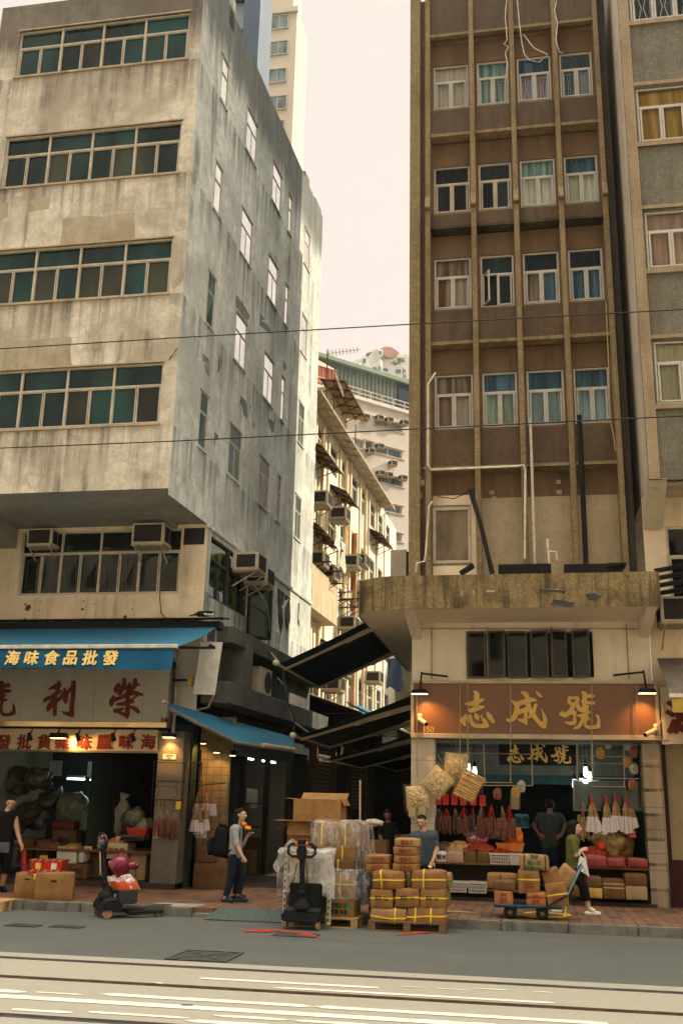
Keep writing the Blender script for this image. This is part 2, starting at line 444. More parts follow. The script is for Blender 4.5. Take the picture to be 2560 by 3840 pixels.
BR = dict(
 zhi='385 75 28 430 140 58 420 230 52 415 330 58 430 400 50;185 330 14 300 330 48 420 300 55 550 245 32;240 430 10 310 470 48 430 425 58 560 395 32;190 560 18 175 640 62 140 690 58 180 780 24;290 590 35 305 690 44 380 780 44 500 800 42 610 790 52 660 780 30;640 790 45 590 690 42 530 620 18 515 590 12;510 590 14 550 555 8;400 545 25 430 610 58 450 660 25;640 505 14 690 590 52 770 710 35',
 cheng='350 90 28 420 120 48 450 200 46 450 300 50;150 245 12 230 310 42 380 275 50 520 235 46 630 240 18;250 330 48 240 450 52 200 570 52 120 640 40 60 625 26;290 480 46 380 440 42 460 390 36;430 420 38 420 540 36 410 640 40 430 710 22;420 660 42 330 640 32 275 625 16;450 250 50 490 400 46 570 530 46 660 650 43 750 740 46 800 780 24;780 750 48 800 620 43 780 540 28 745 450 12 722 412 10;620 335 35 590 420 38 560 500 40 480 580 26;640 85 20 690 140 32 735 165 16',
 hao='265 165 22 260 250 36 300 300 28;300 190 22 400 180 28 430 220 28 370 290 36 320 360 40;330 350 42 270 440 38 200 500 48 110 480 34;120 470 20 145 430 12;330 430 36 310 480 24;370 450 28 362 560 24 360 640 36 290 660 34 195 640 14;505 85 22 550 110 42 550 200 42 540 300 42;560 150 36 680 150 38 715 150 24;520 250 36 620 275 30 720 280 28;420 300 30 440 380 42 520 400 54 600 350 36;570 420 42 640 455 20;420 510 16 500 520 34 580 480 42;530 520 38 500 620 32 440 720 32 360 750 20;570 520 36 620 580 28;575 570 28 560 680 26 620 735 32 740 730 36 820 715 28;800 720 38 815 620 26 800 540 22 770 505 16',
 rong='375 100 36 360 230 48 270 400 42;250 215 40 200 300 52 185 360 24;200 330 46 330 280 46 480 250 46;485 170 18 470 280 44 450 380 46;605 100 38 590 220 52 520 310 42 430 400 46;600 225 38 690 205 16;150 450 22 110 560 56 100 640 30;130 530 56 250 500 38 400 440 42 560 380 46 740 420 28;230 620 30 350 610 42 480 580 42 560 570 26;440 420 46 440 600 42 440 800 48 430 910 20;190 760 52 300 730 33 370 700 10;260 790 28 360 830 38 430 890 28;500 670 28 600 720 48 660 780 38;500 560 42 580 480 20 640 440 28',
 li='400 100 30 380 170 66 270 220 38 195 245 18;370 230 38 350 330 42 220 420 40 110 470 38 100 510 24;440 290 26 370 330 38;300 470 48 210 600 56 170 680 38;330 450 56 315 600 43 315 780 40;330 520 38 430 430 36 500 340 38;520 240 24 540 350 48 535 480 48 535 530 24;570 330 38 660 220 28 710 130 28;710 110 46 700 350 43 675 600 44 670 800 43;670 760 52 560 760 40 460 715 10',
 hao2='60 180 76 60 400 86 40 700 76;120 280 56 270 250 70;100 420 66 250 430 62 350 430 30;100 600 56 180 570 24;80 730 48 200 700 33;60 800 43 40 1000 38 90 1150 52 250 1180 52 420 1120 76;450 1080 56 440 950 38 420 820 12;-120 250 60 -80 420 60 -140 620 50 -260 760 40;-300 200 40 -180 220 50')
def place(mb, M_):
    mb.v = [M_ @ v for v in mb.v]; return mb
def T(x, y, z): return Matrix.Translation((x, y, z))
def RZ(a): return Matrix.Rotation(a, 4, 'Z')
def RX(a): return Matrix.Rotation(a, 4, 'X')
def RY(a): return Matrix.Rotation(a, 4, 'Y')

def holed_wall(mb, O, U, w0, w1, z0, z1, holes, depth, N):
    """flat wall with rectangular openings and their reveals; O origin, U along, N outward; holes (u0,u1,z0,z1)"""
    O, U, N = Vector(O), Vector(U), Vector(N)
    us = sorted({w0, w1} | {q for h in holes for q in h[:2]}); zs = sorted({z0, z1} | {q for h in holes for q in h[2:]})
    P = lambda u, z, d=0.0: O + U * u + Vector((0, 0, z)) - N * d
    idx = {}
    def V(u, z):
        k = (u, z)
        if k not in idx: idx[k] = len(mb.v); mb.v.append(P(u, z))
        return idx[k]
    for i in range(len(us) - 1):
        for j in range(len(zs) - 1):
            a, b, c, d = us[i], us[i + 1], zs[j], zs[j + 1]
            if any(h[0] <= a + 1e-6 and h[1] >= b - 1e-6 and h[2] <= c + 1e-6 and h[3] >= d - 1e-6 for h in holes): continue
            mb.f.append((V(a, c), V(b, c), V(b, d), V(a, d)))
    for a, b, c, d in holes:
        for (p, q) in (((a, c), (b, c)), ((b, c), (b, d)), ((b, d), (a, d)), ((a, d), (a, c))):
            mb.quad(P(*p), P(*p, depth), P(*q, depth), P(*q))
    return mb
# ================================================================ ground
def m_asphalt():
    m, n, b = _new('asphalt')
    v = pos(n)
    f1 = noi(n, v, 160, 2, 0.8); f2 = noi(n, v, 0.7, 6, 0.7); f3 = noi(n, pos(n, (0.25, 2.2, 1)), 1.0, 5, 0.65)
    c = mix(n, ramp(n, f1, 0.3, 0.75), (0.045, 0.047, 0.041), (0.165, 0.168, 0.145))
    c = mix(n, mth(n, 'MULTIPLY', ramp(n, f2, 0.4, 0.7), 0.35), c, (0.14, 0.14, 0.12))
    c = mix(n, mth(n, 'MULTIPLY', ramp(n, f3, 0.52, 0.75), 0.4), c, (0.06, 0.061, 0.054))
    lk(n, c, b.inputs['Base Color']); b.inputs['Roughness'].default_value = 0.9; b.inputs['Specular IOR Level'].default_value = 0.2
    bump(n, b, f1, 0.5, 0.01); return m
def m_concrete():
    m, n, b = _new('tram_concrete')
    v = pos(n)
    f1 = noi(n, v, 120, 2, 0.8); f2 = noi(n, v, 0.9, 7, 0.7); f3 = noi(n, pos(n, (0.18, 1.6, 1)), 1.3, 6, 0.7)
    c = mix(n, ramp(n, f1, 0.3, 0.75), (0.26, 0.236, 0.184), (0.42, 0.383, 0.305))
    c = mix(n, mth(n, 'MULTIPLY', ramp(n, f2, 0.42, 0.7), 0.5), c, (0.31, 0.28, 0.21))
    c = mix(n, mth(n, 'MULTIPLY', ramp(n, f3, 0.5, 0.75), 0.45), c, (0.29, 0.265, 0.2))
    lk(n, c, b.inputs['Base Color']); b.inputs['Roughness'].default_value = 0.9; b.inputs['Specular IOR Level'].default_value = 0.2
    bump(n, b, f1, 0.3, 0.008); return m
def m_paving():
    m, n, b = _new('brick_paving')
    v = pos(n)
    mp = n.nodes.new('ShaderNodeMapping'); mp.inputs['Rotation'].default_value = (0, 0, R(90)); lk(n, v, mp.inputs[0])
    t = n.nodes.new('ShaderNodeTexBrick'); t.offset = 0.5
    t.inputs['Scale'].default_value = 1; t.inputs['Brick Width'].default_value = 0.33; t.inputs['Row Height'].default_value = 0.165
    t.inputs['Mortar Size'].default_value = 0.008; t.inputs['Bias'].default_value = 0.0
    t.inputs['Color1'].default_value = (0.21, 0.098, 0.05, 1); t.inputs['Color2'].default_value = (0.145, 0.072, 0.04, 1); t.inputs['Mortar'].default_value = (0.035, 0.025, 0.02, 1)
    lk(n, mp.outputs[0], t.inputs['Vector'])
    # every now and then a dark brick: rows of them
    wn = n.nodes.new('ShaderNodeTexWhiteNoise'); wn.noise_dimensions = '2D'
    sx = n.nodes.new('ShaderNodeSeparateXYZ'); lk(n, v, sx.inputs[0])
    cx = n.nodes.new('ShaderNodeCombineXYZ')
    row = mth(n, 'FLOOR', mth(n, 'DIVIDE', sx.outputs['X'], 0.165))
    col_ = mth(n, 'FLOOR', mth(n, 'ADD', mth(n, 'DIVIDE', sx.outputs['Y'], 0.33), mth(n, 'MULTIPLY', mth(n, 'MODULO', mth(n, 'ABSOLUTE', row), 2.0), 0.5)))
    lk(n, row, cx.inputs[0]); lk(n, col_, cx.inputs[1]); lk(n, cx.outputs[0], wn.inputs['Vector'])
    dk = mth(n, 'MULTIPLY', mth(n, 'GREATER_THAN', wn.outputs['Value'], 0.9), mth(n, 'LESS_THAN', t.outputs['Fac'], 0.5))
    c = mix(n, mth(n, 'MULTIPLY', dk, 0.75), t.outputs['Color'], (0.04, 0.035, 0.033))
    c = mix(n, mth(n, 'MULTIPLY', ramp(n, noi(n, v, 1.3, 7, 0.7), 0.4, 0.72), 0.55), c, (0.075, 0.05, 0.035))
    c = mix(n, mth(n, 'MULTIPLY', ramp(n, noi(n, v, 30, 3, 0.7), 0.45, 0.75), 0.2), c, (0.3, 0.2, 0.13))
    lk(n, c, b.inputs['Base Color']); b.inputs['Roughness'].default_value = 0.8; b.inputs['Specular IOR Level'].default_value = 0.3
    bump(n, b, mth(n, 'SUBTRACT', 1, t.outputs['Fac']), 0.5, 0.006); return m
ASPH, TCON, PAVE = m_asphalt(), m_concrete(), m_paving()
KERBM = stained('kerb_stone', (0.2, 0.19, 0.155), (0.07, 0.066, 0.056), (0.025, 0.025, 0.022), 0.8, 0.8, 2.0)
PZT = 0.13
CURB = 16.26
TRAMY = 11.9
struct(MB().box(-400, -300, -0.6, 400, 700, -0.02), 'ground', ASPH)
struct(MB().quad((-60, -2, 0.0), (60, -2, 0.0), (60, CURB + 0.05, 0.0), (-60, CURB + 0.05, 0.0)), 'road', ASPH)
struct(MB().quad((-60, -2, 0.004), (60, -2, 0.004), (60, TRAMY, 0.004), (-60, TRAMY, 0.004)), 'tram_bed', TCON)
pv = MB().box(-60, CURB + 0.16, -0.1, -6.0, 19.6, PZT).box(-6.0, CURB + 0.16, -0.1, 60, 20.6, PZT)
struct(pv, 'pavement', PAVE)
struct(MB().box(-6.95, 19.6, -0.1, -6.0, 30, PZT - 0.002).box(-6.0, 20.6, -0.1, -1.5, 90, PZT - 0.004), 'alley_floor', plain('alley_ground', (0.06, 0.05, 0.04), 0.85, obj=False, scale=3))
kb = MB(); x = -30.0
random.seed(3)
while x < 30:
    L = 0.95 + random.uniform(-.04, .04); dz = random.uniform(-.008, .006); dy = random.uniform(-.012, .012)
    low = (-5.9 < x < -4.2)
    kb.box(x + 0.006, CURB + dy, -0.1, x + L - 0.006, CURB + 0.17 + dy, (0.06 if low else PZT + 0.006) + dz); x += L
struct(kb, 'kerb', KERBM, bevel=0.018, seg=2)
STEEL = plain('rail_steel', (0.16, 0.15, 0.17), 0.35, 0.9, 0.3, 3, False)
RUST = plain('rust_iron', (0.075, 0.04, 0.025), 0.75, 0.2, 0.5, 8, False)
IRON = plain('cast_iron', (0.1, 0.098, 0.09), 0.6, 0.4, 0.4, 9, False)
for i, (y, lab) in enumerate(((11.52, 'bright steel tram rail nearest the shops'), (10.36, 'rusty steel tram rail between the bright rail and the white lines'), (8.62, 'grooved tram rail lowest in the foreground'))):
    t = thing('tram_rail', lab, 'tram rail', (0, y, 0), 'tram rails set in the concrete')
    gm = MB().box(-40, y - 0.075, 0.004, 40, y - 0.035, 0.0085).box(-40, y + 0.035, 0.004, 40, y + 0.06, 0.0085)
    gm.build('groove', RUST if i == 1 else IRON, t)
    MB().box(-40, y - 0.034, 0.004, 40, y + 0.034, 0.012).build('rail_head', STEEL if i != 1 else RUST, t)
# worn white lines on the tram bed, each with ragged ends and gaps
PAINT = plain('road_paint', (0.72, 0.67, 0.56), 0.85, 0, 0.18, 7, False)
def worn_line(mb, x0, x1, y, wd, seed, gaps=0.0):
    random.seed(seed); x = x0; prev = None; top = []
    while x < x1:
        e = min(1.0, (x - x0) / 0.12 + 0.15, (x1 - x) / 0.12 + 0.15)
        nz = noise.noise(Vector((x * 2.3, y * 3, seed))); n2 = noise.noise(Vector((x * 7.1, y * 5, seed + 9)))
        hw = wd / 2 * max(0.0, e * (1 + 0.25 * n2))
        if gaps and nz > 0.55 - gaps: hw *= max(0.0, 1 - (nz - 0.55 + gaps) * 9)
        top.append((x, y - hw + 0.012 * n2, y + hw - 0.01 * nz)); x += 0.05
    for a, b in zip(top, top[1:]):
        if a[2] - a[1] > 0.012 and b[2] - b[1] > 0.012:
            mb.quad((a[0], a[1], 0.0085), (b[0], b[1], 0.0085), (b[0], b[2], 0.0085), (a[0], a[2], 0.0085))
pm = MB()
def wl(p0, p1, wd, seed, gaps=0.0):
    a, b = PZ(*p0, 0.0085), PZ(*p1, 0.0085); worn_line(pm, a.x, b.x, (a.y + b.y) / 2, wd, seed, gaps)
wl((712, 3675), (1440, 3695), 0.1, 1); wl((1010, 3710), (2090, 3752), 0.085, 2, 0.12)
wl((1480, 3700), (1770, 3710), 0.035, 12, 0.3); wl((1765, 3707), (2080, 3720), 0.04, 13, 0.25)
wl((-40, 3715), (110, 3718), 0.13, 14); wl((110, 3722), (330, 3727), 0.05, 15, 0.3)
wl((380, 3728), (2300, 3838), 0.13, 3, 0.1); wl((-60, 3735), (1900, 3843), 0.16, 4, 0.05)
wl((15, 3786), (290, 3794), 0.085, 5); wl((305, 3795), (720, 3815), 0.08, 6, 0.1); wl((790, 3812), (1400, 3838), 0.09, 7, 0.1); wl((680, 3832), (1200, 3850), 0.11, 8)
wl((565, 3690), (640, 3682), 0.1, 9)
struct(pm, 'road_marking', PAINT)

def cover(name, label, cat, px, py, wx, wy, rz, bars, group=None, z=0.004, metal=IRON):
    p = PZ(px, py, z)
    t = thing(name, label, cat, (p.x, p.y, z), group, rz)
    fr = MB(); a, b = wx / 2, wy / 2
    for q in ((-a, -b, a, -b + .035), (-a, b - .035, a, b), (-a, -b + .035, -a + .035, b - .035), (a - .035, -b + .035, a, b - .035)):
        fr.box(q[0], q[1], 0, q[2], q[3], 0.012)
    fr.build('frame', metal, t)
    g = MB()
    g.box(-a + .036, -b + .036, 0, a - .036, b - .036, 0.003)
    for k in range(bars):
        x_ = -a + .05 + (wx - .1) * (k + .5) / bars; g.box(x_ - .012, -b + .05, 0.003, x_ + .012, b - .05, 0.009)
    if bars == 0:
        g.bar((-a + .05, -b + .05, .006), (a - .05, b - .05, .006), .03, .008); g.bar((-a + .05, b - .05, .006), (a - .05, -b + .05, .006), .03, .008)
        for k in range(6):
            g.bar((-a + .06, -b + wy * (k + .7) / 7, .005), (a - .06, -b + wy * (k + .7) / 7, .005), .014, .005)
    g.build('grate', metal, t)
    return t
cover('manhole_cover', 'dark iron manhole cover with a diagonal cross, in the asphalt beside the tram concrete', 'manhole cover', 770, 3586, 0.72, 0.78, 0, 0)
cover('drain_grating', 'small drain grating in the road at the far left, below the wooden pallet', 'drain grating', 88, 3471, 0.46, 0.26, 0, 9, 'drain gratings in the gutter')
cover('drain_grating', 'drain grating in the road just below the black pallet truck with the red hydrant behind', 'drain grating', 253, 3476, 0.46, 0.24, 0, 9, 'drain gratings in the gutter')
cover('drain_grating', 'drain grating under the red tape in front of the plastic covered pallet truck', 'drain grating', 1110, 3507, 0.6, 0.36, 0, 10, 'drain gratings in the gutter')
cover('pavement_cover', 'small metal cover in a pale concrete frame set in the brick pavement', 'cover plate', 600, 3396, 0.3, 0.3, 0, 4, z=PZT + 0.004)
struct(MB().box(-6.05, 16.44, PZT, -5.25, 16.95, PZT + 0.004), 'cover_surround', plain('pale_cement', (0.3, 0.26, 0.2), 0.9, 0, 0.2, 5, False))
# steel ramp plate over the dropped kerb
a, b, c_, d_ = PZ(765, 3447, 0.012), PZ(1160, 3456, 0.012), PZ(1160, 3418, 0.13), PZ(800, 3416, 0.13)
tag(MB().prism([(a.x, a.y, 0.006), (b.x, a.y, 0.006), (b.x, 16.34, 0.143), (d_.x, 16.34, 0.143)], (0, 0, 0.012)).build('ramp_plate', plain('checker_plate', (0.085, 0.105, 0.097), 0.6, 0.2, 0.3, 22, False, bmp=0.5)), 'grey green steel ramp plate laid over the kerb by the woman with the backpack', 'ramp plate')
# ================================================================ shared facade pieces
ALU = plain('window_paint', (0.5, 0.44, 0.33), 0.5, 0.0, 0.2, 5, False)
ALUD = plain('window_steel_dark', (0.06, 0.06, 0.055), 0.5, 0.2, 0.3, 5, False)
ALUW = plain('window_white', (0.5, 0.46, 0.38), 0.45, 0.0, 0.12, 5, False)
GRN = [glass_pane('green_glass', (0.007, 0.026, 0.02)), glass_pane('olive_glass', (0.03, 0.034, 0.017)), glass_pane('teal_glass', (0.006, 0.036, 0.03))]
DARKG = glass_pane('black_glass', (0.008, 0.011, 0.010))
def strip_window(parent, O, U, N, u0, u1, z0, z1, depth, groups, frac, fmat, pmats, fw=0.035, seed=0, skip=(), divs=2, prot=0.03):
    """a framed window: top lights over casements; frame is the part, panes its sub-parts"""
    O, U, N = Vector(O), Vector(U), Vector(N); rnd = random.Random(seed)
    zt = z0 + (z1 - z0) * (1 - frac)
    P = lambda u, z, d: O + U * u + Vector((0, 0, z)) - N * d
    fr = MB()
    def bx(ua, ub, za, zb, da, db): fr.obox(P(ua, za, db), U * (ub - ua), Vector((0, 0, zb - za)), N * (db - da))
    dd = min(.02, prot * 1.5)
    da, db = depth - prot, depth + 0.04
    bx(u0, u1, z1 - fw, z1, da, db); bx(u0, u1, z0, z0 + fw, da, db)
    bx(u0, u0 + fw, z0 + fw, z1 - fw, da, db); bx(u1 - fw, u1, z0 + fw, z1 - fw, da, db)
    if frac: bx(u0 + fw, u1 - fw, zt - fw / 2, zt + fw / 2, da + .003, db)
    cells = []
    gw = (u1 - u0 - 2 * fw) / groups
    for g in range(groups):
        a = u0 + fw + gw * g
        if g: bx(a - fw * .6, a + fw * .6, z0 + fw, z1 - fw, da - .004, db)
        if frac: cells.append((a, a + gw, zt, z1 - fw))
        for k in range(divs):
            b0 = a + gw * k / divs; b1 = a + gw * (k + 1) / divs
            # each casement has its own sash
            zz = zt - fw / 2 if frac else z1 - fw
            for (p, q, r_, s_) in ((b0 + .008, b0 + .03, z0 + fw, zz), (b1 - .03, b1 - .008, z0 + fw, zz), (b0 + .03, b1 - .03, z0 + fw, z0 + fw + .022), (b0 + .03, b1 - .03, zz - .022, zz)):
                bx(p, q, r_, s_, da + .012, db - .01)
            cells.append((b0, b1, z0 + fw, zz))
    w_ = fr.build('window', fmat, parent)
    by = {}
    for i, c in enumerate(cells):
        if i in skip: continue
        m = rnd.choice(pmats); pb = by.setdefault(m.name, (m, MB()))[1]
        tl = rnd.uniform(-.006, .006)
        pb.quad(P(c[0], c[2], depth + dd + tl), P(c[1], c[2], depth + dd), P(c[1], c[3], depth + dd), P(c[0], c[3], depth + dd - tl))
    for m, pb in by.values(): pb.build('pane', m, w_)
    return w_

# ================================================================ left corner block
CONF = stained('cream_render', (0.75, 0.68, 0.545), (0.36, 0.31, 0.23), (0.06, 0.05, 0.037), 0.9, 0.9, 1.0, topz=17.95, lo=0.46, hi=0.72, sills=(17.03, 2.786))
CONS = stained('cool_side_render', (0.78, 0.81, 0.74), (0.36, 0.38, 0.345), (0.06, 0.065, 0.06), 0.85, 0.7, 1.0, topz=18.6, lo=0.47, hi=0.72, sills=(17.02, 2.786))  # front render again, with the side's cooler skylight put into the colour
CONL = stained('low_render', (0.8, 0.66, 0.47), (0.56, 0.43, 0.27), (0.12, 0.085, 0.05), 0.6, 0.6, 1.3)
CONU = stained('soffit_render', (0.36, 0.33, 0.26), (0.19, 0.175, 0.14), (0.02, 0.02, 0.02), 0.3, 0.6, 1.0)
CONT = stained('trim_render', (0.5, 0.41, 0.28), (0.28, 0.21, 0.13), (0.08, 0.06, 0.04), 0.5, 0.6, 2.0)
XL, FY, GY = -11.32, 17.31, 19.5
lb = thing('corner_building', 'weathered grey concrete corner block with rows of dark green strip windows', 'building', (-9, 19, 0))
WZ = ((17.06, 18.28), (14.24, 15.5), (11.47, 12.72), (8.7, 9.97))
WX0, WX1 = -10.8, -6.82
OVZ = 7.38
F0, FU, FN = Vector((0, FY, 0)), Vector((1, 0, 0)), Vector((0, -1, 0))
wf = MB(); holed_wall(wf, F0, FU, XL, A0.x, OVZ, 19.0, [(WX0, WX1, a, b) for a, b in WZ], 0.16, FN)
wf.build('front_wall', CONF, lb)
# roof, back and far side close the block
SE = 10.72
PE = SP(SE, 0)
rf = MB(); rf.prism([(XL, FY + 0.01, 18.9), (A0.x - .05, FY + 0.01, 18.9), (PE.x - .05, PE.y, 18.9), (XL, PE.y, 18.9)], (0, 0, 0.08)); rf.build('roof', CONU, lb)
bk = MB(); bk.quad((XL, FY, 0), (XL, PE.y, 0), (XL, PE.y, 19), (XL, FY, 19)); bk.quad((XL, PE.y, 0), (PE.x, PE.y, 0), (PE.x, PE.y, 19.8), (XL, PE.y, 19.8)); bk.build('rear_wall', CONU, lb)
# side wall with its own staggered windows
SC_ = ((1.30, 1.76, 1), (3.15, 3.98, 2), (5.37, 6.21, 2), (6.93, 7.27, 1), (8.7, 9.3, 2))
SZ = ((17.05, 18.22), (14.22, 15.42), (11.46, 12.68), (8.7, 9.92))
ws = MB(); holed_wall(ws, A0, AD, 0, SE, OVZ - .12, 19.82, [(c[0], c[1], a, b) for c in SC_ for a, b in SZ], 0.13, AN)
o0 = len(ws.v)
ws.build('side_wall', CONS, lb)
# the low end of the parapet near the street
top = MB()
top.obox(SP(1.55, 19.3, -0.3), AD * .42, AN * .3, (0, 0, .95)); top.obox(SP(1.97, 19.4, -.22), AD * (SE - 1.97), AN * .2, (0, 0, .42)); top.obox(SP(8.6, 19.82, -.35), AD * .5, AN * .33, (0, 0, .28)); top.obox(SP(9.9, 19.82, -.4), AD * .8, AN * .36, (0, 0, .22))
top.build('parapet', CONS, lb, bevel=0.02)
SKYG = [glass_pane('side_glass', (0.02, 0.055, 0.048), 0.08, 0.4, spec=.05), glass_pane('side_glass_teal', (0.012, 0.06, 0.035), 0.08, 0.5, spec=.05)]
BRIGHTG = plain('side_glass_bright', (0.75, 0.78, 0.74), 0.05, 0.9, 0.2, 1.5, False)     # brighter copy of the side glass, puts stronger sky reflection into upper panes
for c in SC_:
    for j, (a, b) in enumerate(SZ):
        strip_window(lb, A0, AD, AN, c[0], c[1], a, b, 0.0, 1, 0.36, ALU, [BRIGHTG] if (j < 2 or (j == 2 and 3 < c[0] < 8)) else SKYG, 0.035, seed=j, divs=c[2], prot=.006)
for j, (a, b) in enumerate(WZ):
    strip_window(lb, F0, FU, FN, WX0, WX1, a, b, 0.07, 4, 0.36, ALU, GRN, 0.035, seed=j + 3)
# thin brown lintel and cill trims
tr = MB()
for a, b in WZ:
    tr.box(WX0 - .03, FY - .03, b, WX1 + .03, FY + .02, b + .03); tr.box(WX0 - .03, FY - .045, a - .045, WX1 + .03, FY + .02, a)
tr.build('sill', CONT, lb)
tr = MB()
for c in SC_:
    for a, b in SZ: tr.obox(SP(c[0] - .03, a - .04, 0), AD * (c[1] - c[0] + .06), AN * .035, (0, 0, .04)); tr.obox(SP(c[0] - .03, b, 0), AD * (c[1] - c[0] + .06), AN * .025, (0, 0, .035))
tr.build('sill', CONS, lb)
# bare patches where the render has fallen off or been made good
PAT = stained('bare_cement', (0.46, 0.39, 0.275), (0.3, 0.25, 0.165), (0.08, 0.06, 0.04), 0.4, 0.7, 3.0)
PATD = stained('bare_cement_grey', (0.26, 0.265, 0.23), (0.15, 0.16, 0.14), (0.06, 0.06, 0.05), 0.4, 0.7, 3.0)
def ragged(corners, seed, amp=0.05, n=9):
    out = []
    for i in range(len(corners)):
        p, q = Vector(corners[i]), Vector(corners[(i + 1) % len(corners)]); d = q - p
        for k in range(n):
            t = k / n; s = p + d * t; nv = noise.noise_vector(s * 3.1 + Vector((seed, 0, 0))) * amp
            out.append(s + Vector((nv.x, 0, nv.z)))
    return out
pt = MB()
for i, cs in enumerate((((237, 818), (505, 800), (505, 893), (228, 918)), ((112, 748), (186, 742), (182, 783), (110, 790)), ((-20, 765), (36, 760), (30, 815), (-20, 825)), ((18, 1278), (268, 1266), (268, 1375), (8, 1388)), ((345, 1277), (386, 1275), (382, 1308), (343, 1311)), ((645, 1060), (692, 1010), (690, 1045), (650, 1085)), ((632, 1350), (655, 1340), (675, 1280), (668, 1330)))):
    MB().prism(ragged([PY(*q, FY - .002) for q in cs], i, 0.05 if i < 4 else .02), (0, -0.004, 0)).build('plaster_patch', PAT, lb)
pt = MB()
def sidepatch(cs, seed, amp=.03, nm='plaster_patch', mt=None):
    P = []
    for q in cs:
        s, z = PS(*q); P.append(SP(s, z, 0.003))
    MB().prism(ragged(P, seed, amp), AN * .005).build(nm, mt or PATD, lb)
k_ = .8163
for i, cs in enumerate((((925, 440), (960, 480), (958, 548), (928, 500)), ((1003, 455), (1016, 470), (1012, 555), (1000, 530)), ((1103, 640), (1138, 680), (1135, 748), (1103, 700)), ((1147, 680), (1170, 712), (1168, 790), (1147, 745)), ((1083, 178), (1145, 270), (1142, 325), (1083, 240)), ((985, 805), (1000, 825), (998, 885), (983, 860)), ((1300, 480), (1318, 505), (1316, 535), (1300, 510)), ((1232, 740), (1256, 765), (1255, 815), (1232, 790)), ((1195, 262), (1245, 340), (1225, 380), (1192, 320)))):
    sidepatch([(x * k_, 960 + y * k_) for x, y in cs], i + 20, 0.035)
# underside of the overhang, the recessed first floor and its low side wall
PI_ = SP(2.195, 0)
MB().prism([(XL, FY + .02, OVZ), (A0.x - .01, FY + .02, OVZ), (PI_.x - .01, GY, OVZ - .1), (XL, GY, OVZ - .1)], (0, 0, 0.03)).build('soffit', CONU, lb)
cb = MB()
cb.prism([(XL + .25, 18.1, OVZ - .02), (XL + .25, GY, OVZ - .1), (XL + .25, GY, 6.85)], (0.4, 0, 0)); cb.prism([(-7.3, 18.9, OVZ - .02), (-7.3, GY, OVZ - .1), (-7.3, GY, 7.2)], (0.2, 0, 0))
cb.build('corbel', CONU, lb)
wf = MB(); holed_wall(wf, (0, GY, 0), FU, XL, PI_.x, 4.2, OVZ, [(-10.56, -6.99, 5.82, 7.2)], 0.16, FN); wf.build('first_floor_wall', CONL, lb)
strip_window(lb, (0, GY, 0), FU, FN, -10.56, -6.99, 5.82, 7.2, 0.07, 4, 0.34, ALU, [DARKG], 0.035, seed=9)
gr = MB()                                                       # pale grilles seen through the glass
for k in range(8):
    a = -10.52 + .446 * k; c0, c1 = a + .11, a + .33
    if k == 6: continue
    for q in ((c0, 5.93, c0, 6.62), (c1, 5.93, c1, 6.62), (c0, 5.93, c1, 5.93), (c0 - .02, 6.58, c1 + .02, 6.58)): gr.bar((q[0], GY + .083, q[1]), (q[2], GY + .083, q[3]), .012, .004, (0, 1, 0))
gr.build('window_grille', plain('grille_teal', (0.07, 0.1, 0.085), 0.6, obj=False), lb)
MB().box(-6.95, GY - .004, 6.84, -6.5, GY, 7.2).build('blocked_vent', plain('soot', (0.03, 0.028, 0.025), 0.9, obj=False), lb, bevel=.002)
# rust marks and nail holes below that window
nh = MB(); random.seed(5)
for (px, py, r_) in ((106, 2280, .07), (97, 2265, .025), (152, 2256, .018), (316, 2252, .02), (356, 2267, .018), (497, 2284, .018), (472, 2315, .05), (310, 2286, .03), (500, 2252, .014), (147, 2290, .018), (180, 2335, .02), (97, 2325, .05), (732, 2210, .014), (728, 2245, .012), (732, 2300, .014), (313, 2320, .016)):
    p = PY(px, py, GY); nh.prism(ragged([p + Vector((math.cos(a) * r_, 0, math.sin(a) * r_)) for a in (0, 1.2, 2.4, 3.6, 4.9)], px, r_ * .7, 4), (0, -.003, 0))
nh.build('rust_mark', plain('rust_stain', (0.13, 0.05, 0.018), 0.9, 0, 0.6, 12, False), lb)
# lower side wall: plane runs on at street level, s from 2.2
lo = MB(); holed_wall(lo, A0, AD, 2.195, SE, 3.95, OVZ - .12, [(2.42, 4.95, 5.8, 7.08), (5.0, 5.62, 5.35, 6.9)], 0.13, AN); lo.build('lower_side_wall', CONS, lb)
MB().obox(SP(2.1, OVZ - .2, 0), AD * (SE - 2.1), AN * .05, (0, 0, .1)).build('string_course', CONS, lb, bevel=.015)
GREENG = glass_pane('green_reflection', (0.03, 0.11, 0.02), 0.05, 0.9, 1.8, 0.8, (0.09, 0.15, 0.03))
strip_window(lb, A0, AD, AN, 2.42, 4.95, 5.8, 7.08, 0.06, 2, 0.36, ALUD, [GREENG, GRN[2], GRN[0]], 0.035, seed=2)
ow = MB()                                                       # dark casement swung out over the alley
for s0, rz, d in ((5.05, R(58), .46), (5.55, R(80), .4)):
    p = SP(s0, 5.38, .02); U = (AD * math.cos(rz) + AN * math.sin(rz)); z = Vector((0, 0, 1)); V = U.cross(z) * .035
    for q in (ow.obox(p, U * .04, V, z * 1.45), ow.obox(p + U * (d - .04), U * .04, V, z * 1.45), ow.obox(p + U * .04, U * (d - .08), V, z * .04), ow.obox(p + U * .04 + z * 1.41, U * (d - .08), V, z * .04)): pass
cw = ow.build('casement', ALUD, lb)
pn = MB()
for s0, rz, d in ((5.05, R(58), .46), (5.55, R(80), .4)):
    p = SP(s0, 5.38, .02); U = (AD * math.cos(rz) + AN * math.sin(rz)); z = Vector((0, 0, 1)); V = U.cross(z) * .018
    pn.quad(p + U * .03 + z * .03 + V, p + U * (d - .03) + z * .03 + V, p + U * (d - .03) + z * 1.42 + V, p + U * .03 + z * 1.42 + V)
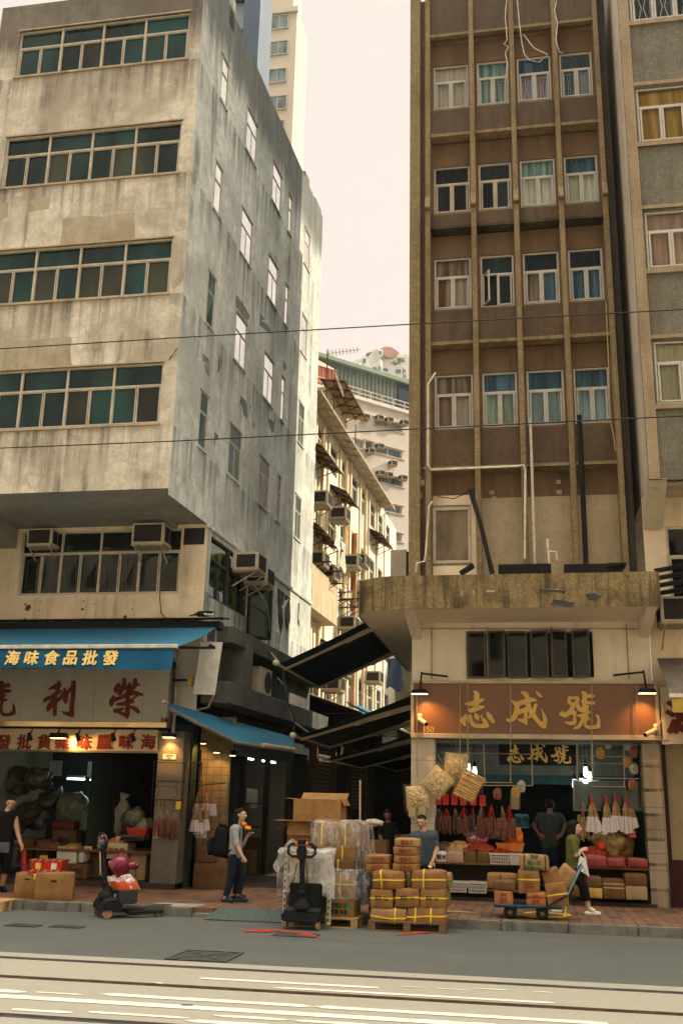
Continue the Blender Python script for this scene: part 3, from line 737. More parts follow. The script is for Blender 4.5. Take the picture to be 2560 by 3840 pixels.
pn.build('pane', GRN[2], cw)
MB().obox(SP(5.0, 5.35, -.3), AD * .62, AN * .15, (0, 0, 1.55)).build('window_dark', DARKG, lb)
MOULD = stained('black_mould', (0.07, 0.075, 0.065), (0.03, 0.032, 0.03), (0.015, 0.015, 0.015), .6, .6, 3)
# black mould patches, real ones with an outline, on the low side wall
pt = MB()
for i, cs in enumerate((((1040, 2205), (1062, 2225), (1060, 2290), (1052, 2380), (1044, 2330)), ((1066, 2225), (1092, 2245), (1088, 2330), (1078, 2375), (1068, 2330)), ((1016, 2330), (1024, 2335), (1018, 2430), (1006, 2425)), ((1118, 2260), (1125, 2262), (1122, 2350), (1114, 2340)), ((1048, 2320), (1060, 2325), (1058, 2375), (1050, 2370)))):
    sidepatch(cs, i + 40, .05, 'mould_patch', MOULD)
# the concrete ledge over the alley shops
LED = stained('dark_ledge', (0.13, 0.13, 0.11), (0.05, 0.05, 0.045), (0.015, 0.015, 0.015), 0.8, 0.7, 2.0)
ld = MB(); ld.obox(SP(2.5, 4.85, 0), AD * 8.2, AN * .55, (0, 0, .33)); ld.obox(SP(2.3, 3.62, 0), AD * 8.4, AN * .6, (0, 0, .42)); ld.obox(SP(2.45, 4.04, 0), AD * 8.25, AN * .05, (0, 0, .81)); ld.obox(SP(3.35, 4.04, 0), AD * .4, AN * .6, (0, 0, .9))
ld.build('ledge', LED, lb, bevel=.01)
# ================================================================ brown mosaic block
MOSY = mosaic('ochre_mosaic', (0.33, 0.245, 0.13), (0.25, 0.183, 0.09), (0.12, 0.085, 0.04), 0.05, (0.09, 0.055, 0.02), 0.55)
MOSB = mosaic('brown_mosaic', (0.13, 0.083, 0.044), (0.1, 0.063, 0.034), (0.074, 0.048, 0.026), 0.045, (0.045, 0.032, 0.02), 0.7, 0.5)
MOSC = mosaic('canopy_mosaic', (0.34, 0.25, 0.115), (0.24, 0.17, 0.07), (0.13, 0.09, 0.04), 0.04, (0.035, 0.028, 0.018), 0.95, 0.5, 1.6)
MOSP = mosaic('pale_mosaic', (0.44, 0.35, 0.23), (0.4, 0.315, 0.2), (0.3, 0.23, 0.14), 0.05, (0.2, 0.13, 0.06), 0.4)
LIPD = mosaic('mouldy_mosaic', (0.12, 0.09, 0.045), (0.07, 0.05, 0.03), (0.03, 0.025, 0.018), 0.05, (0.012, 0.012, 0.01), 1.0)
BROWN = stained('brown_render', (0.18, 0.115, 0.055), (0.12, 0.077, 0.045), (0.04, 0.025, 0.016), 0.7, 0.7, 1.4)
BLACKW = stained('blackened_wall', (0.05, 0.042, 0.034), (0.025, 0.022, 0.018), (0.14, 0.11, 0.08), 0.35, 0.5, 2.0)
WHITEW = stained('white_wall', (0.84, 0.73, 0.57), (0.7, 0.59, 0.44), (0.3, 0.22, 0.14), 0.3, 0.5, 1.5)
RY_ = 19.6; DR = 0.24; BACK = 28.1
def zr(z, Y=RY_ + DR): return 1.75 + (z - 1.75) * Y / RY_
rb = thing('mosaic_building', 'tall narrow brown mosaic block with ochre ribs and a rounded tiled canopy', 'building', (0, 21, 0))
RIB = [-1.865, -0.87, 0.04, 0.99, 1.9]
# solid mass behind the face; unseen roof block added to shade the alley wall
ms = MB(); ms.box(-2.26, RY_ + 0.5, 5.4, 2.1, BACK, 19.9).box(-1.7, RY_ + 1.2, 19.9, 2.0, BACK - .02, 23.2); ms.build('rear_mass', BLACKW, rb)
# window wall, set back behind the ribs
WR = ((16.90, 18.08), (14.22, 15.4), (11.9, 13.12), (9.19, 10.4))
holes = []
for i in range(4):
    a, b = RIB[i] + .075, RIB[i + 1] - .06
    for z0, z1 in WR: holes.append((a + .03, b - .03, zr(z0), zr(z1)))
holes.append((RIB[0] + .06, RIB[1] - .17, zr(6.35), zr(7.5)))
bw = MB(); holed_wall(bw, (0, RY_ + DR, 0), (1, 0, 0), -1.92, 1.96, 7.75, 20, holes[:-1], 0.12, (0, -1, 0)); bw.build('back_wall', BROWN, rb)
bw = MB(); holed_wall(bw, (0, RY_ + DR - .02, 0), (1, 0, 0), -1.92, 1.96, 5.6, 7.75, holes[-1:], 0.14, (0, -1, 0)); bw.build('low_panel', MOSP, rb)
# spandrels: one projecting tiled band per floor
SPZ = ((18.86, 20.05), (16.17, 16.86), (13.82, 14.18), (11.07, 11.86), (8.3, 9.15))
for z0, z1 in SPZ:
    sp = MB(); lip = MB()
    for i in range(4):
        a, b = RIB[i] + .055, RIB[i + 1] - .055
        sp.box(a, RY_, z0 + .07, b, RY_ + DR - .003, z1)
        lip.hexa([(a, RY_ - .05, z0), (b, RY_ - .05, z0), (b, RY_ + DR - .004, z0 - .02), (a, RY_ + DR - .004, z0 - .02), (a, RY_ - .05, z0 + .068), (b, RY_ - .05, z0 + .068), (b, RY_ + DR - .004, z0 + .068), (a, RY_ + DR - .004, z0 + .068)])
    s_ = sp.build('spandrel', MOSB, rb); lip.build('lip', MOSY if z0 != 13.82 else LIPD, s_)
for i, x in enumerate(RIB):
    MB().box(x - .055, RY_ - .1, 14.3, x + .055, RY_ + DR + .01, 20.12).box(x - .055, RY_ - .12, 5.6, x + .055, RY_ + DR + .01, 14.26).prism([(x - .056, RY_ - .1, 14.26), (x - .056, RY_ - .24, 14.26), (x - .056, RY_ - .24, 14.3), (x - .056, RY_ - .1, 14.62)], (0.112, 0, 0)).build('rib', MOSY, rb, bevel=.006)
MB().box(-2.27, RY_ - .03, 5.6, -2.04, RY_ + .6, 20.15).build('corner_pier', MOSY, rb)
MB().box(-2.04, RY_ + .06, 5.6, -1.921, RY_ + .55, 20).build('corner_strip', MOSB, rb)
MB().box(1.956, RY_ + .03, 5.6, 2.12, RY_ + .7, 20).build('party_strip', BLACKW, rb)
tl = MB(); random.seed(11)                                     # pale replaced tiles on the corner strip
for (px, py, w_, h_) in ((1568, 1750, 10, 9), (1587, 1752, 7, 7), (1567, 1785, 12, 14), (1572, 1800, 18, 20), (1567, 1845, 14, 25), (1844, 1862, 16, 15), (1834, 1840, 18, 14), (2084, 1800, 18, 14), (2084, 1838, 22, 15)):
    y = RY_ + .055 if px < 1620 else RY_ + DR - .006
    a, b = PY(px, py, y), PY(px + w_, py + h_, y); tl.box(a.x, y - .004, b.z, b.x, y, a.z)
tl.build('replaced_tile', MOSP, rb)
def cloth(name, c, var=0.25, k=26, bands=None):
    """curtain: soft vertical folds, in a second colour if given"""
    if name in MATS: return MATS[name]
    m, n, b = _new(name)
    v = pos(n, (1, 0.2, 0.05), True)
    f = ramp(n, noi(n, v, k * .5, 3, 0.5), 0.35, 0.65)
    lk(n, mix(n, f, tuple(q * (1 - var) for q in c), bands or c), b.inputs['Base Color'])
    b.inputs['Roughness'].default_value = 0.9; b.inputs['Specular IOR Level'].default_value = 0.1
    MATS[name] = m; return m
GLS = clear('window_glass', (0.86, 0.92, 0.92), 0.0)
GLT = clear('blue_glass', (0.12, 0.3, 0.38), 0.06)
CUR = dict(
    cream=cloth('curtain_cream', (0.58, 0.47, 0.34)), pink=cloth('curtain_pink', (0.5, 0.15, 0.2), 0.3, 26, (0.25, 0.36, 0.42)), teal=cloth('curtain_teal', (0.08, 0.27, 0.23), 0.5, 20, (0.33, 0.46, 0.4)),
    paper=cloth('window_paper', (0.62, 0.58, 0.42), 0.06, 10), paleblue=cloth('curtain_pale_blue', (0.33, 0.42, 0.42), 0.25), palegreen=cloth('curtain_pale_green', (0.36, 0.42, 0.33), 0.25),
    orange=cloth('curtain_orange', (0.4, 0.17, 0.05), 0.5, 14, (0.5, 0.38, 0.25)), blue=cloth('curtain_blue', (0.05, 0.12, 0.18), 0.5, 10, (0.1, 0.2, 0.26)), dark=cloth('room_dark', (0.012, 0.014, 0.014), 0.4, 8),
    amber=cloth('curtain_amber', (0.5, 0.25, 0.03), 0.25, 14, (0.62, 0.38, 0.1)), rose=cloth('curtain_rose', (0.4, 0.24, 0.16), 0.3, 16), darkgreen=cloth('room_green', (0.015, 0.04, 0.035), 0.5, 8),
    beige=cloth('curtain_beige', (0.5, 0.43, 0.26), 0.15), brown=cloth('curtain_brown', (0.24, 0.13, 0.07), 0.4, 18, (0.4, 0.3, 0.2)))
def flat_window(parent, O, u0, u1, z0, z1, frac, lcur, rcur, tcur, fmat, grille=None, open_left=0, seed=0, divs=2, fw=.04, depth=.06, tglass=None):
    """top light over casements, real glass with curtains behind; O on the wall plane, facing -Y"""
    O = Vector(O); rnd = random.Random(seed)
    zt = z0 + (z1 - z0) * (1 - frac); y = O.y + depth
    fr = MB()
    def bx(a, b, c, d, y0=0.0, y1=0.05): fr.box(a, y + y0, c, b, y + y1, d)
    bx(u0, u1, z0, z0 + fw); bx(u0, u1, z1 - fw, z1); bx(u0, u0 + fw, z0 + fw, z1 - fw); bx(u1 - fw, u1, z0 + fw, z1 - fw); bx(u0 + fw, u1 - fw, zt - fw / 2, zt + fw / 2)
    cells = [(u0 + fw, u1 - fw, zt + fw / 2, z1 - fw, 't')]; gw = (u1 - u0 - 2 * fw) / divs
    for k in range(divs):
        a, b = u0 + fw + gw * k, u0 + fw + gw * (k + 1); c, d = z0 + fw, zt - fw / 2
        if k: bx(a - .012, a + .012, c, d, 0.004, 0.05)
        if open_left and k == 0: continue
        s = .034
        bx(a + .012, a + .012 + s, c, d, -.015, .03); bx(b - .012 - s, b - .012, c, d, -.015, .03); bx(a + .012 + s, b - .012 - s, c, c + s, -.015, .03); bx(a + .012 + s, b - .012 - s, d - s, d, -.015, .03)
        cells.append((a + .012 + s, b - .012 - s, c + s, d - s, 'c'))
    if open_left:
        p = Vector((u0 + fw, y, z0 + fw)); U = Vector((math.cos(open_left), -math.sin(open_left), 0)); h_ = zt - fw / 2 - z0 - fw; d = gw - .02; V = Vector((-U.y, U.x, 0)) * .03; z = Vector((0, 0, 1))
        fr.obox(p, U * .034, V, z * h_); fr.obox(p + U * (d - .034), U * .034, V, z * h_); fr.obox(p + U * .034, U * (d - .068), V, z * .034); fr.obox(p + U * .034 + z * (h_ - .034), U * (d - .068), V, z * .034)
    w_ = fr.build('window', fmat, parent, bevel=.004)
    g = MB()
    for a, b, c, d, q in cells:
        tl_ = rnd.uniform(-.004, .004)
        g.quad((a, y + .012 + tl_, c), (b, y + .012, c), (b, y + .012, d), (a, y + .012 - tl_, d))
    if open_left: g.quad(p + U * .03 + z * .03 + V * .5, p + U * (d - .03) + z * .03 + V * .5, p + U * (d - .03) + z * (h_ - .03) + V * .5, p + U * .03 + z * (h_ - .03) + V * .5) if False else None
    g.build('pane', tglass or GLS, w_)
    yb = y + .1; um = (u0 + u1) / 2 if divs == 2 else (u0 + u1) / 2
    ph = rnd.uniform(0, 6)
    for (a, b, c, d, cu) in ((u0 - .02, um, z0 - .03, zt, lcur), (um, u1 + .02, z0 - .03, zt, rcur), (u0 - .02, u1 + .02, zt, z1 + .03, tcur)):
        if cu is None: continue
        ff = MB(); nfold = (b - a) * 16
        ff.grid(lambda s, t: (a + (b - a) * s, yb + .014 * math.sin(s * nfold * 3.3 + ph) + .008 * math.sin(s * 41 + t * 2), c + (d - c) * t), 26, 4)
        ff.build('curtain', CUR[cu], w_, smooth=True)
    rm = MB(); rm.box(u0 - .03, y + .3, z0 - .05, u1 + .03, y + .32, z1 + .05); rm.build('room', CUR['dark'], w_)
    if grille:
        gb = MB()
        for k in range(divs):
            a, b = u0 + fw + gw * k + .06, u0 + fw + gw * (k + 1) - .06; c, d = z0 + .1, zt - .08; m_ = (a + b) / 2
            for q in ((a, c, a, d), (b, c, b, d), (a + .07, c, m_ - .02, (c + d) / 2), (m_ + .02, (c + d) / 2, b - .07, c), (a + .07, d, m_ - .02, (c + d) / 2), (m_ + .02, (c + d) / 2, b - .07, d), (a, c, b, c), (a, d, b, d)):
                gb.bar((q[0], y + .06, q[1]), (q[2], y + .06, q[3]), .012, .012, (0, 1, 0))
        gb.build('grille', ALUW, w_)
    return w_
WIN = ((('cream', 'cream', 'cream', 1, 0), ('teal', 'teal', 'teal', 1, 0), ('pink', 'pink', 'blue', 1, 0), ('blue', 'paleblue', 'darkgreen', 1, 0)),
       (('dark', 'dark', 'dark', 0, 0), ('dark', 'darkgreen', 'dark', 0, 0), ('paper', 'paper', 'teal', 0, 0), ('paper', 'paper', 'blue', 0, 0)),
       (('orange', 'cream', 'brown', 0, 0), (None, 'darkgreen', 'darkgreen', 0, R(62)), ('brown', 'blue', 'darkgreen', 0, 0), ('blue', 'blue', 'dark', 0, 0)),
       (('rose', 'cream', 'brown', 0, 0), ('palegreen', 'palegreen', 'blue', 0, 0), ('paleblue', 'paleblue', 'blue', 0, 0), ('paleblue', 'paleblue', 'blue', 0, 0)))
for j, (z0, z1) in enumerate(WR):
    for i in range(4):
        a, b = RIB[i] + .105, RIB[i + 1] - .09; l, r_, t_, gr_, ol = WIN[j][i]
        flat_window(rb, (0, RY_ + DR - .03, 0), a, b, zr(z0), zr(z1), .36, l, r_, t_, ALUW if j != 1 or i > 1 else ALU, gr_, ol, i + j * 7)
# strip light burning inside one of the rooms
MB().cap((0.46, RY_ + .42, zr(12.0)), (0.46, RY_ + .42, zr(12.85)), .02, .02).build('strip_light', emit('tube_white', (0.95, 1.0, 0.9), 6), rb)
a, b, z0, z1 = holes[-1]
fr = MB(); y = RY_ + DR - .06
for q in ((a, b, z0, z0 + .06), (a, b, z1 - .06, z1), (a, a + .06, z0 + .06, z1 - .06), (b - .06, b, z0 + .06, z1 - .06)): fr.box(q[0], y, q[2], q[1], y + .08, q[3])
w_ = fr.build('window', ALU, rb, bevel=.006); MB().quad((a, y + .05, z0), (b, y + .05, z0), (b, y + .05, z1), (a, y + .05, z1)).build('pane', glass_pane('frosted_brown', (0.16, 0.115, 0.065), .25, .4, 2.0), w_)
ppm = MB(); ppm.box(-1.80, RY_ + DR - .045, 5.6, RIB[1] - .06, RY_ + DR - .022, zr(6.3)); ppm.box(-1.80, RY_ + DR - .045, zr(7.55), RIB[1] - .06, RY_ + DR - .022, zr(7.75)); ppm.box(RIB[1] - .165, RY_ + DR - .045, zr(6.3), RIB[1] - .06, RY_ + DR - .022, zr(7.55)); ppm.build('cement_surround', CONL, rb)
# ---------------------------------------------------------------- rounded tiled canopy
CZ0, CZ1, CYF, CXL, CXR = 5.15, 5.77, 18.0, -3.12, 2.3
out = [(CXR, 19.6), (CXR, CYF)]
rr = 0.85
for k in range(0, 11):
    a = R(90) * k / 10; out.append((CXL + rr - rr * math.sin(a), CYF + rr - rr * math.cos(a)))
out += [(CXL, 27.0), (-2.26, 27.0), (-2.26, 19.6)]
inn = [(CXR - .12, 19.6), (CXR - .12, CYF + .12)]
for k in range(0, 11):
    a = R(90) * k / 10; inn.append((CXL + rr - (rr - .12) * math.sin(a), CYF + rr - (rr - .12) * math.cos(a)))
inn += [(CXL + .12, 27.0), (-2.26, 27.0), (-2.26, 19.6)]
cf = MB(); n_ = len(out)
for i in range(n_ - 3):
    p, q = out[i], out[i + 1]; u, v = inn[i], inn[i + 1]
    cf.quad((*p, CZ0), (*q, CZ0), (*q, CZ1), (*p, CZ1)); cf.quad((*p, CZ1), (*q, CZ1), (*v, CZ1), (*u, CZ1)); cf.quad((*u, CZ1), (*v, CZ1), (*v, CZ0 + .2), (*u, CZ0 + .2))
cn = cf.build('canopy', MOSC, rb)
us_ = MB(); us_.prism([(min(p[0], CXR - .02) if p[0] > 0 else max(p[0] + .02, CXL + .02) if p[0] < -2.27 else p[0], p[1] + .02, CZ0 + .02) for p in out], (0, 0, .16)); us_.build('canopy_slab', WHITEW, cn)
# two chips and dark mould on the face
mm = MB()
for i, cs in enumerate((((2190, 2225), (2230, 2222), (2250, 2240), (2232, 2252), (2205, 2244)), ((2020, 2208), (2120, 2212), (2118, 2222), (2025, 2220)), ((2075, 2245), (2150, 2262), (2140, 2275), (2060, 2268)))):
    MB().prism(ragged([PY(*q, CYF - .001) for q in cs], i + 3, .03), (0, -.004, 0)).build('mould_patch', MATS['black_mould'], cn)
mm = MB()
for (px, py, w_, h_) in ((1725, 2214, 12, 20), (1772, 2213, 5, 14), (1822, 2214, 32, 6), (2025, 2209, 70, 5), (2420, 2150, 5, 50), (2428, 2145, 4, 34), (2440, 2146, 5, 26), (2452, 2146, 4, 30), (2405, 2150, 3, 70)):
    p, q = PY(px, py, CYF - .004), PY(px + w_, py + h_, CYF - .004); mm.box(p.x, CYF - .004, q.z, q.x, CYF - .0005, p.z)
mm.build('lime_streak', CONT, cn)
# first floor wall behind the sign, its corbels, and the row of open casements
lw = MB(); holed_wall(lw, (0, RY_, 0), (1, 0, 0), -2.2, 2.26, 3.0, 5.2, [(-1.15, 1.22, 4.12, 4.99)], 0.2, (0, -1, 0)); lw.build('first_floor_wall', WHITEW, rb)
sw = MB(); sw.box(-2.2, RY_ + .01, 2.9, -2.05, BACK, 5.6); sw.box(2.1, RY_ + .01, 0.1, 2.26, BACK, 5.6); sw.box(-2.2, RY_ + 4.5, 0.1, 2.26, RY_ + 4.6, 3.2); sw.build('side_wall', WHITEW, rb)
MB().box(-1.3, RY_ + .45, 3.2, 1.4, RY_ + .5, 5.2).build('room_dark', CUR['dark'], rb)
co = MB()
for x0, x1 in ((-2.2, -2.02), (2.06, 2.25)): co.prism([(x0, CYF + .15, CZ0 + .015), (x0, RY_ - .002, CZ0 + .015), (x0, RY_ - .002, 4.85)], (x1 - x0, 0, 0))
co.build('corbel', WHITEW, rb, bevel=.01)
cs_ = MB(); pn = MB()
for i, (u, wd, rz) in enumerate(((-1.14, .36, 0), (-.74, .34, R(17)), (-.37, .37, 0), (.06, .34, R(16)), (.44, .32, R(-22)), (.83, .33, R(19)))):
    z0, h_ = 4.1, .9; U = Vector((math.cos(rz), -math.sin(rz), 0)); V = Vector((math.sin(rz), math.cos(rz), 0)) * .03; Z = Vector((0, 0, 1))
    p = Vector((u, RY_ - .05 if rz >= 0 else RY_ - .17, z0))
    if rz: p = p + Vector((0, -.02, 0))
    s = .035
    cs_.obox(p, U * s, V, Z * h_); cs_.obox(p + U * (wd - s), U * s, V, Z * h_); cs_.obox(p + U * s, U * (wd - 2 * s), V, Z * s); cs_.obox(p + U * s + Z * (h_ - s), U * (wd - 2 * s), V, Z * s)
    q = p + V * .4; pn.quad(q + U * .02 + Z * .02, q + U * (wd - .02) + Z * .02, q + U * (wd - .02) + Z * (h_ - .02), q + U * .02 + Z * (h_ - .02))
c_ = cs_.build('casement', plain('casement_steel', (0.1, 0.088, 0.07), .5, .2, obj=False), rb); pn.build('pane', DARKG, c_)
# conduits on that wall
pp = MB()
for px in (1617, 1823, 2063, 2343):
    a = PY(px, 2290, RY_ - .03); b = PY(px + 4, 2545, RY_ - .03); pp.tube([(a.x, RY_ - .03, 5.1), (a.x, RY_ - .03, b.z)], .012, 6)
pp.tube([(-2.0, RY_ - .05, 5.06), (2.1, RY_ - .05, 5.02)], .01, 6)
pp.build('conduit', plain('conduit_grey', (0.36, 0.3, 0.22), .6, obj=False), rb)

# ================================================================ neighbour on the right
NY = 18.5
GREYM = mosaic('grey_mosaic', (0.24, 0.22, 0.16), (0.17, 0.16, 0.115), (0.09, 0.085, 0.06), 0.045, (0.09, 0.075, 0.05), 0.6)
TANM = mosaic('tan_mosaic', (0.42, 0.32, 0.2), (0.36, 0.27, 0.16), (0.2, 0.15, 0.09), 0.04, (0.15, 0.1, 0.05), 0.5)
CREAMW = stained('cream_wall', (0.62, 0.53, 0.4), (0.44, 0.36, 0.25), (0.16, 0.12, 0.08), 0.6, 0.6, 1.2)
nb = thing('tan_building', 'pale tiled apartment block with curtained windows cut off by the right edge of the photo', 'building', (5, 20, 0))
def zn(z): return 1.75 + (z - 1.75) * NY / RY_
NX0, NX1 = 2.29, 30.0
NW = [(17.75 + .02, 18.95), (14.8, 16.1), (11.93, 13.2), (9.1, 10.38)]
cols = [(2.54, 3.92), (4.4, 5.8), (6.4, 7.8)]
nw = MB(); holed_wall(nw, (0, NY, 0), (1, 0, 0), NX0, NX1, 7.6, 21, [(c[0], c[1], a, b) for c in cols for a, b in NW], .14, (0, -1, 0)); nw.build('front_wall', GREYM, nb)
pi = MB(); pi.box(NX0 - .002, NY - .07, 7.6, 2.49, NY - .002, 21); pi.box(3.98, NY - .07, 7.6, 4.3, NY - .002, 21)
for a, b in NW: pi.box(2.49, NY - .06, a - .12, 3.98, NY - .003, a - .02); pi.box(2.49, NY - .05, b + .04, 3.98, NY - .003, b + .12)
pi.build('tile_trim', TANM, nb)
MB().quad((NX0 - .01, NY - .07, 7.62), (NX0 - .01, 28, 7.62), (NX0 - .01, 28, 21), (NX0 - .01, NY - .07, 21)).build('side_wall', CREAMW, nb)
MB().box(NX0, NY + .3, 7.6, NX1, 28, 7.65).box(NX0 + .01, NY + .4, 7.7, NX1, 28, 20.9).build('soffit', CREAMW, nb)
NC = (('dark', 'darkgreen', 'darkgreen'), ('amber', 'amber', 'amber'), ('rose', 'rose', 'rose'), ('beige', 'beige', 'beige'))
for j, (a, b) in enumerate(NW):
    for i, c in enumerate(cols[:2]):
        flat_window(nb, (0, NY - .03, 0), c[0], c[1], a, b, .34, NC[j][0], NC[j][1], NC[j][2], ALUW, j == 0, 0, 40 + i + j * 3, 3)
cbm = MB(); cbm.prism([(NX0 - .008, NY - .02, 7.62), (NX0 - .008, RY_, 7.62), (NX0 - .008, RY_, 6.95)], (.34, 0, 0)); cbm.build('corbel', CREAMW, nb, bevel=.01)
lw = MB(); holed_wall(lw, (0, RY_ + .05, 0), (1, 0, 0), 2.27, NX1, 2.95, 7.62, [(2.68, 5.2, 5.55, 7.02)], .15, (0, -1, 0)); lw.build('first_floor_wall', CONL, nb)
strip_window(nb, (0, RY_ + .05, 0), (1, 0, 0), (0, -1, 0), 2.68, 5.2, 5.55, 7.02, .06, 3, .4, ALU, [DARKG], .05, 3)
# street level: shutter pillar, doorway
MB().box(2.42, RY_ + .2, PZT, 2.86, RY_ + .35, 2.95).build('shutter_panel', plain('cream_panel', (0.34, 0.265, 0.15), .6, 0, .15, 2, False), nb)
MB().box(2.27, RY_ + .36, PZT, NX1, RY_ + .4, 3.0).build('door_dark', plain('dark_timber', (0.02, 0.013, 0.01), .6, obj=False), nb)
MB().box(2.36, RY_ + .1, PZT, 2.42, RY_ + .35, 2.95).box(2.86, RY_ + .12, PZT, 2.92, RY_ + .35, 2.95).box(2.42, RY_ + .17, PZT, 2.86, RY_ + .2, .92).build('door_frame', plain('maroon_paint', (0.05, 0.015, 0.012), .5, obj=False), nb)
# ================================================================ buildings beyond the alley
# ---- old cream tenement along the left of the alley
TENW = stained('tenement_cream', (0.8, 0.74, 0.6), (0.66, 0.58, 0.43), (0.2, 0.13, 0.07), 0.55, 0.5, 1.0)
TENB = stained('tenement_parapet', (0.6, 0.5, 0.33), (0.42, 0.33, 0.2), (0.14, 0.1, 0.06), 0.8, 0.6, 1.6)
CORR = plain('corrugated_rusty', (0.27, 0.19, 0.11), .75, .1, .5, 5, False)
CORRL = plain('corrugated_pale', (0.55, 0.48, 0.37), .7, .05, .3, 4, False)
ORANGE = plain('orange_paint', (0.45, 0.26, 0.13), .8, 0, .4, 3, False)
tn = thing('tenement', 'sunlit cream tenement with rusty window canopies lining the left of the alley', 'building', (-7, 36, 0))
TO = -0.5; S0, S1 = 10.74, 27.5; TZ = 13.95
TP = A0 + AN * TO
colsT = [11.1 + 1.72 * k for k in range(9)]
rowsT = ((12.55, 13.55), (9.95, 11.2), (7.55, 8.9), (4.9, 6.2))
hl = [(c, c + 1.05, a, b) for c in colsT for a, b in rowsT]
wl_ = MB(); holed_wall(wl_, TP, AD, S0, S1, 3.0, TZ, hl, .14, AN); wl_.build('alley_wall', TENW, tn)
ew = MB(); e0, e1 = TP + AD * S1, TP + AD * S1 - AN * 8; ew.quad((e0.x, e0.y, 0), (e1.x, e1.y, 0), (e1.x, e1.y, TZ), (e0.x, e0.y, TZ)); f0, f1 = TP + AD * S0, TP + AD * S0 - AN * 8
ew.quad((f0.x, f0.y, TZ), (e0.x, e0.y, TZ), (e1.x, e1.y, TZ), (f1.x, f1.y, TZ)); ew.build('roof', TENW, tn)
for i, c in enumerate(colsT):
    for j, (a, b) in enumerate(rowsT):
        strip_window(tn, TP, AD, AN, c, c + 1.05, a, b, .07, 1, .35, ALUW if (i + j) % 3 else ALU, SKYG + [DARKG], .04, i * 5 + j)
pl_ = MB()                                                     # pilasters between the bays
for k, c in enumerate(colsT[1:]): pl_.obox(TP + AD * (c - .42) + Vector((0, 0, 3)), AD * .18, AN * .07, (0, 0, TZ - 3.1))
pl_.build('pilaster', TENW, tn)
pi_ = MB()
for s_ in (13.05, 16.45, 19.95): pi_.tube([TP + AD * s_ + AN * .12 + Vector((0, 0, 3.4)), TP + AD * s_ + AN * .12 + Vector((0, 0, TZ - .4))], .06, 8)
pi_.build('drain_pipe', plain('drain_ochre', (0.6, 0.48, 0.28), .7, obj=False), tn)
pi_ = MB(); pi_.tube([TP + AD * 18.2 + AN * .12 + Vector((0, 0, 4)), TP + AD * 18.2 + AN * .12 + Vector((0, 0, 11.3))], .09, 8); pi_.obox(TP + AD * 17.2 + AN * .012 + Vector((0, 0, 9.2)), AD * 1.3, AN * .01, (0, 0, 2.2)); pi_.build('orange_pipe', ORANGE, tn)
MB().obox(TP + AD * S0 + Vector((0, 0, 7.15)), AD * 3.25, AN * .5, (0, 0, 1.28)).build('balcony_wall', TENB, tn)
def canopy(parent, s0, s1, z, dep, drop, mat=CORR, tp=TP, name='window_canopy', out0=0.0):
    """corrugated sheet on brackets"""
    cm = MB(); n = int((s1 - s0) / .045)
    cm.grid(lambda u, v: tp + AD * (s0 + (s1 - s0) * u) + AN * (out0 + dep * v) + Vector((0, 0, z - drop * v + .018 * math.sin(u * n * 1.57))), n, 3)
    c = cm.build(name, mat, parent, solid=.008)
    bb = MB(); k = s0 + .08
    while k < s1:
        p = tp + AD * k + AN * out0; bb.bar(p + Vector((0, 0, z - .05)), p + AN * dep + Vector((0, 0, z - drop - .05)), .035, .035); bb.bar(p + AN * dep * .9 + Vector((0, 0, z - drop * .9 - .05)), p + Vector((0, 0, z - .55)), .025, .025); k += .75
    for v in (.05, .5, .97):
        p = tp + AN * (out0 + dep * v) + Vector((0, 0, z - drop * v - .035)); bb.bar(p + AD * s0, p + AD * s1, .035, .035)
    bb.build('bracket', mat if name == 'eave' else RUST, c)
    return c
canopy(tn, S0, 23.8, TZ, .62, .12, CORRL, name='eave')
for s0, s1, z, d in ((S0, 13.6, 12.35, .7), (14.4, 16.6, 12.05, .62), (21.0, 23.4, 12.3, .6), (S0, 14.0, 9.9, .66), (20.6, 23.0, 9.0, .6), (13.9, 16.2, 6.75, .6), (16.8, 18.8, 4.6, .6)):
    canopy(tn, s0, s1, z, d, .3)
# rooftop shed and the aerials above the eave
MB().obox(TP + AD * 14.2 - AN * 1.6 + Vector((0, 0, TZ)), AD * 3.2, AN * 1.5, (0, 0, 1.5)).build('roof_shed', plain('shed_board', (0.5, 0.4, 0.26), .8, 0, .3, 2, False), tn)
canopy(tn, 14.0, 17.8, TZ + 1.75, .9, .15, CORR, TP, 'shed_roof', -.3)
def aerial(name_s, s_, o_, z, h_, lab, tilt=0.0):
    b = TP + AD * s_ + AN * o_ + Vector((0, 0, z))
    t = thing('tv_aerial', lab, 'aerial', b, 'aerials on the tenement roof')
    MB().tube([b, b + Vector((0, 0, h_))], .022, 6).build('mast', RUST, t)
    yb = MB(); c = b + Vector((0, 0, h_ - .15)); dx = Vector((math.cos(tilt), math.sin(tilt) * .4, math.sin(tilt)))
    yb.tube([c - dx * .1, c + dx * 1.1], .014, 5); pr = Vector((0, 1, 0))
    for k in range(9): q = c + dx * (.05 + .12 * k); yb.tube([q - pr * (.26 - .012 * k), q + pr * (.26 - .012 * k)], .009, 4); yb.tube([q - Vector((0, 0, .12)), q + Vector((0, 0, .12))], .009, 4)
    yb.build('boom', ALU, t)
aerial('a', 13.4, .1, TZ, 2.5, 'tall thin television aerial on the tenement roof nearest the grey corner block', .1)
aerial('a', 14.1, .2, TZ, 2.1, 'television aerial with its boom tipped over, in front of the rooftop shed', -1.2)
aerial('a', 18.9, -.1, TZ, 1.9, 'television aerial farthest along the tenement roof', 1.3)

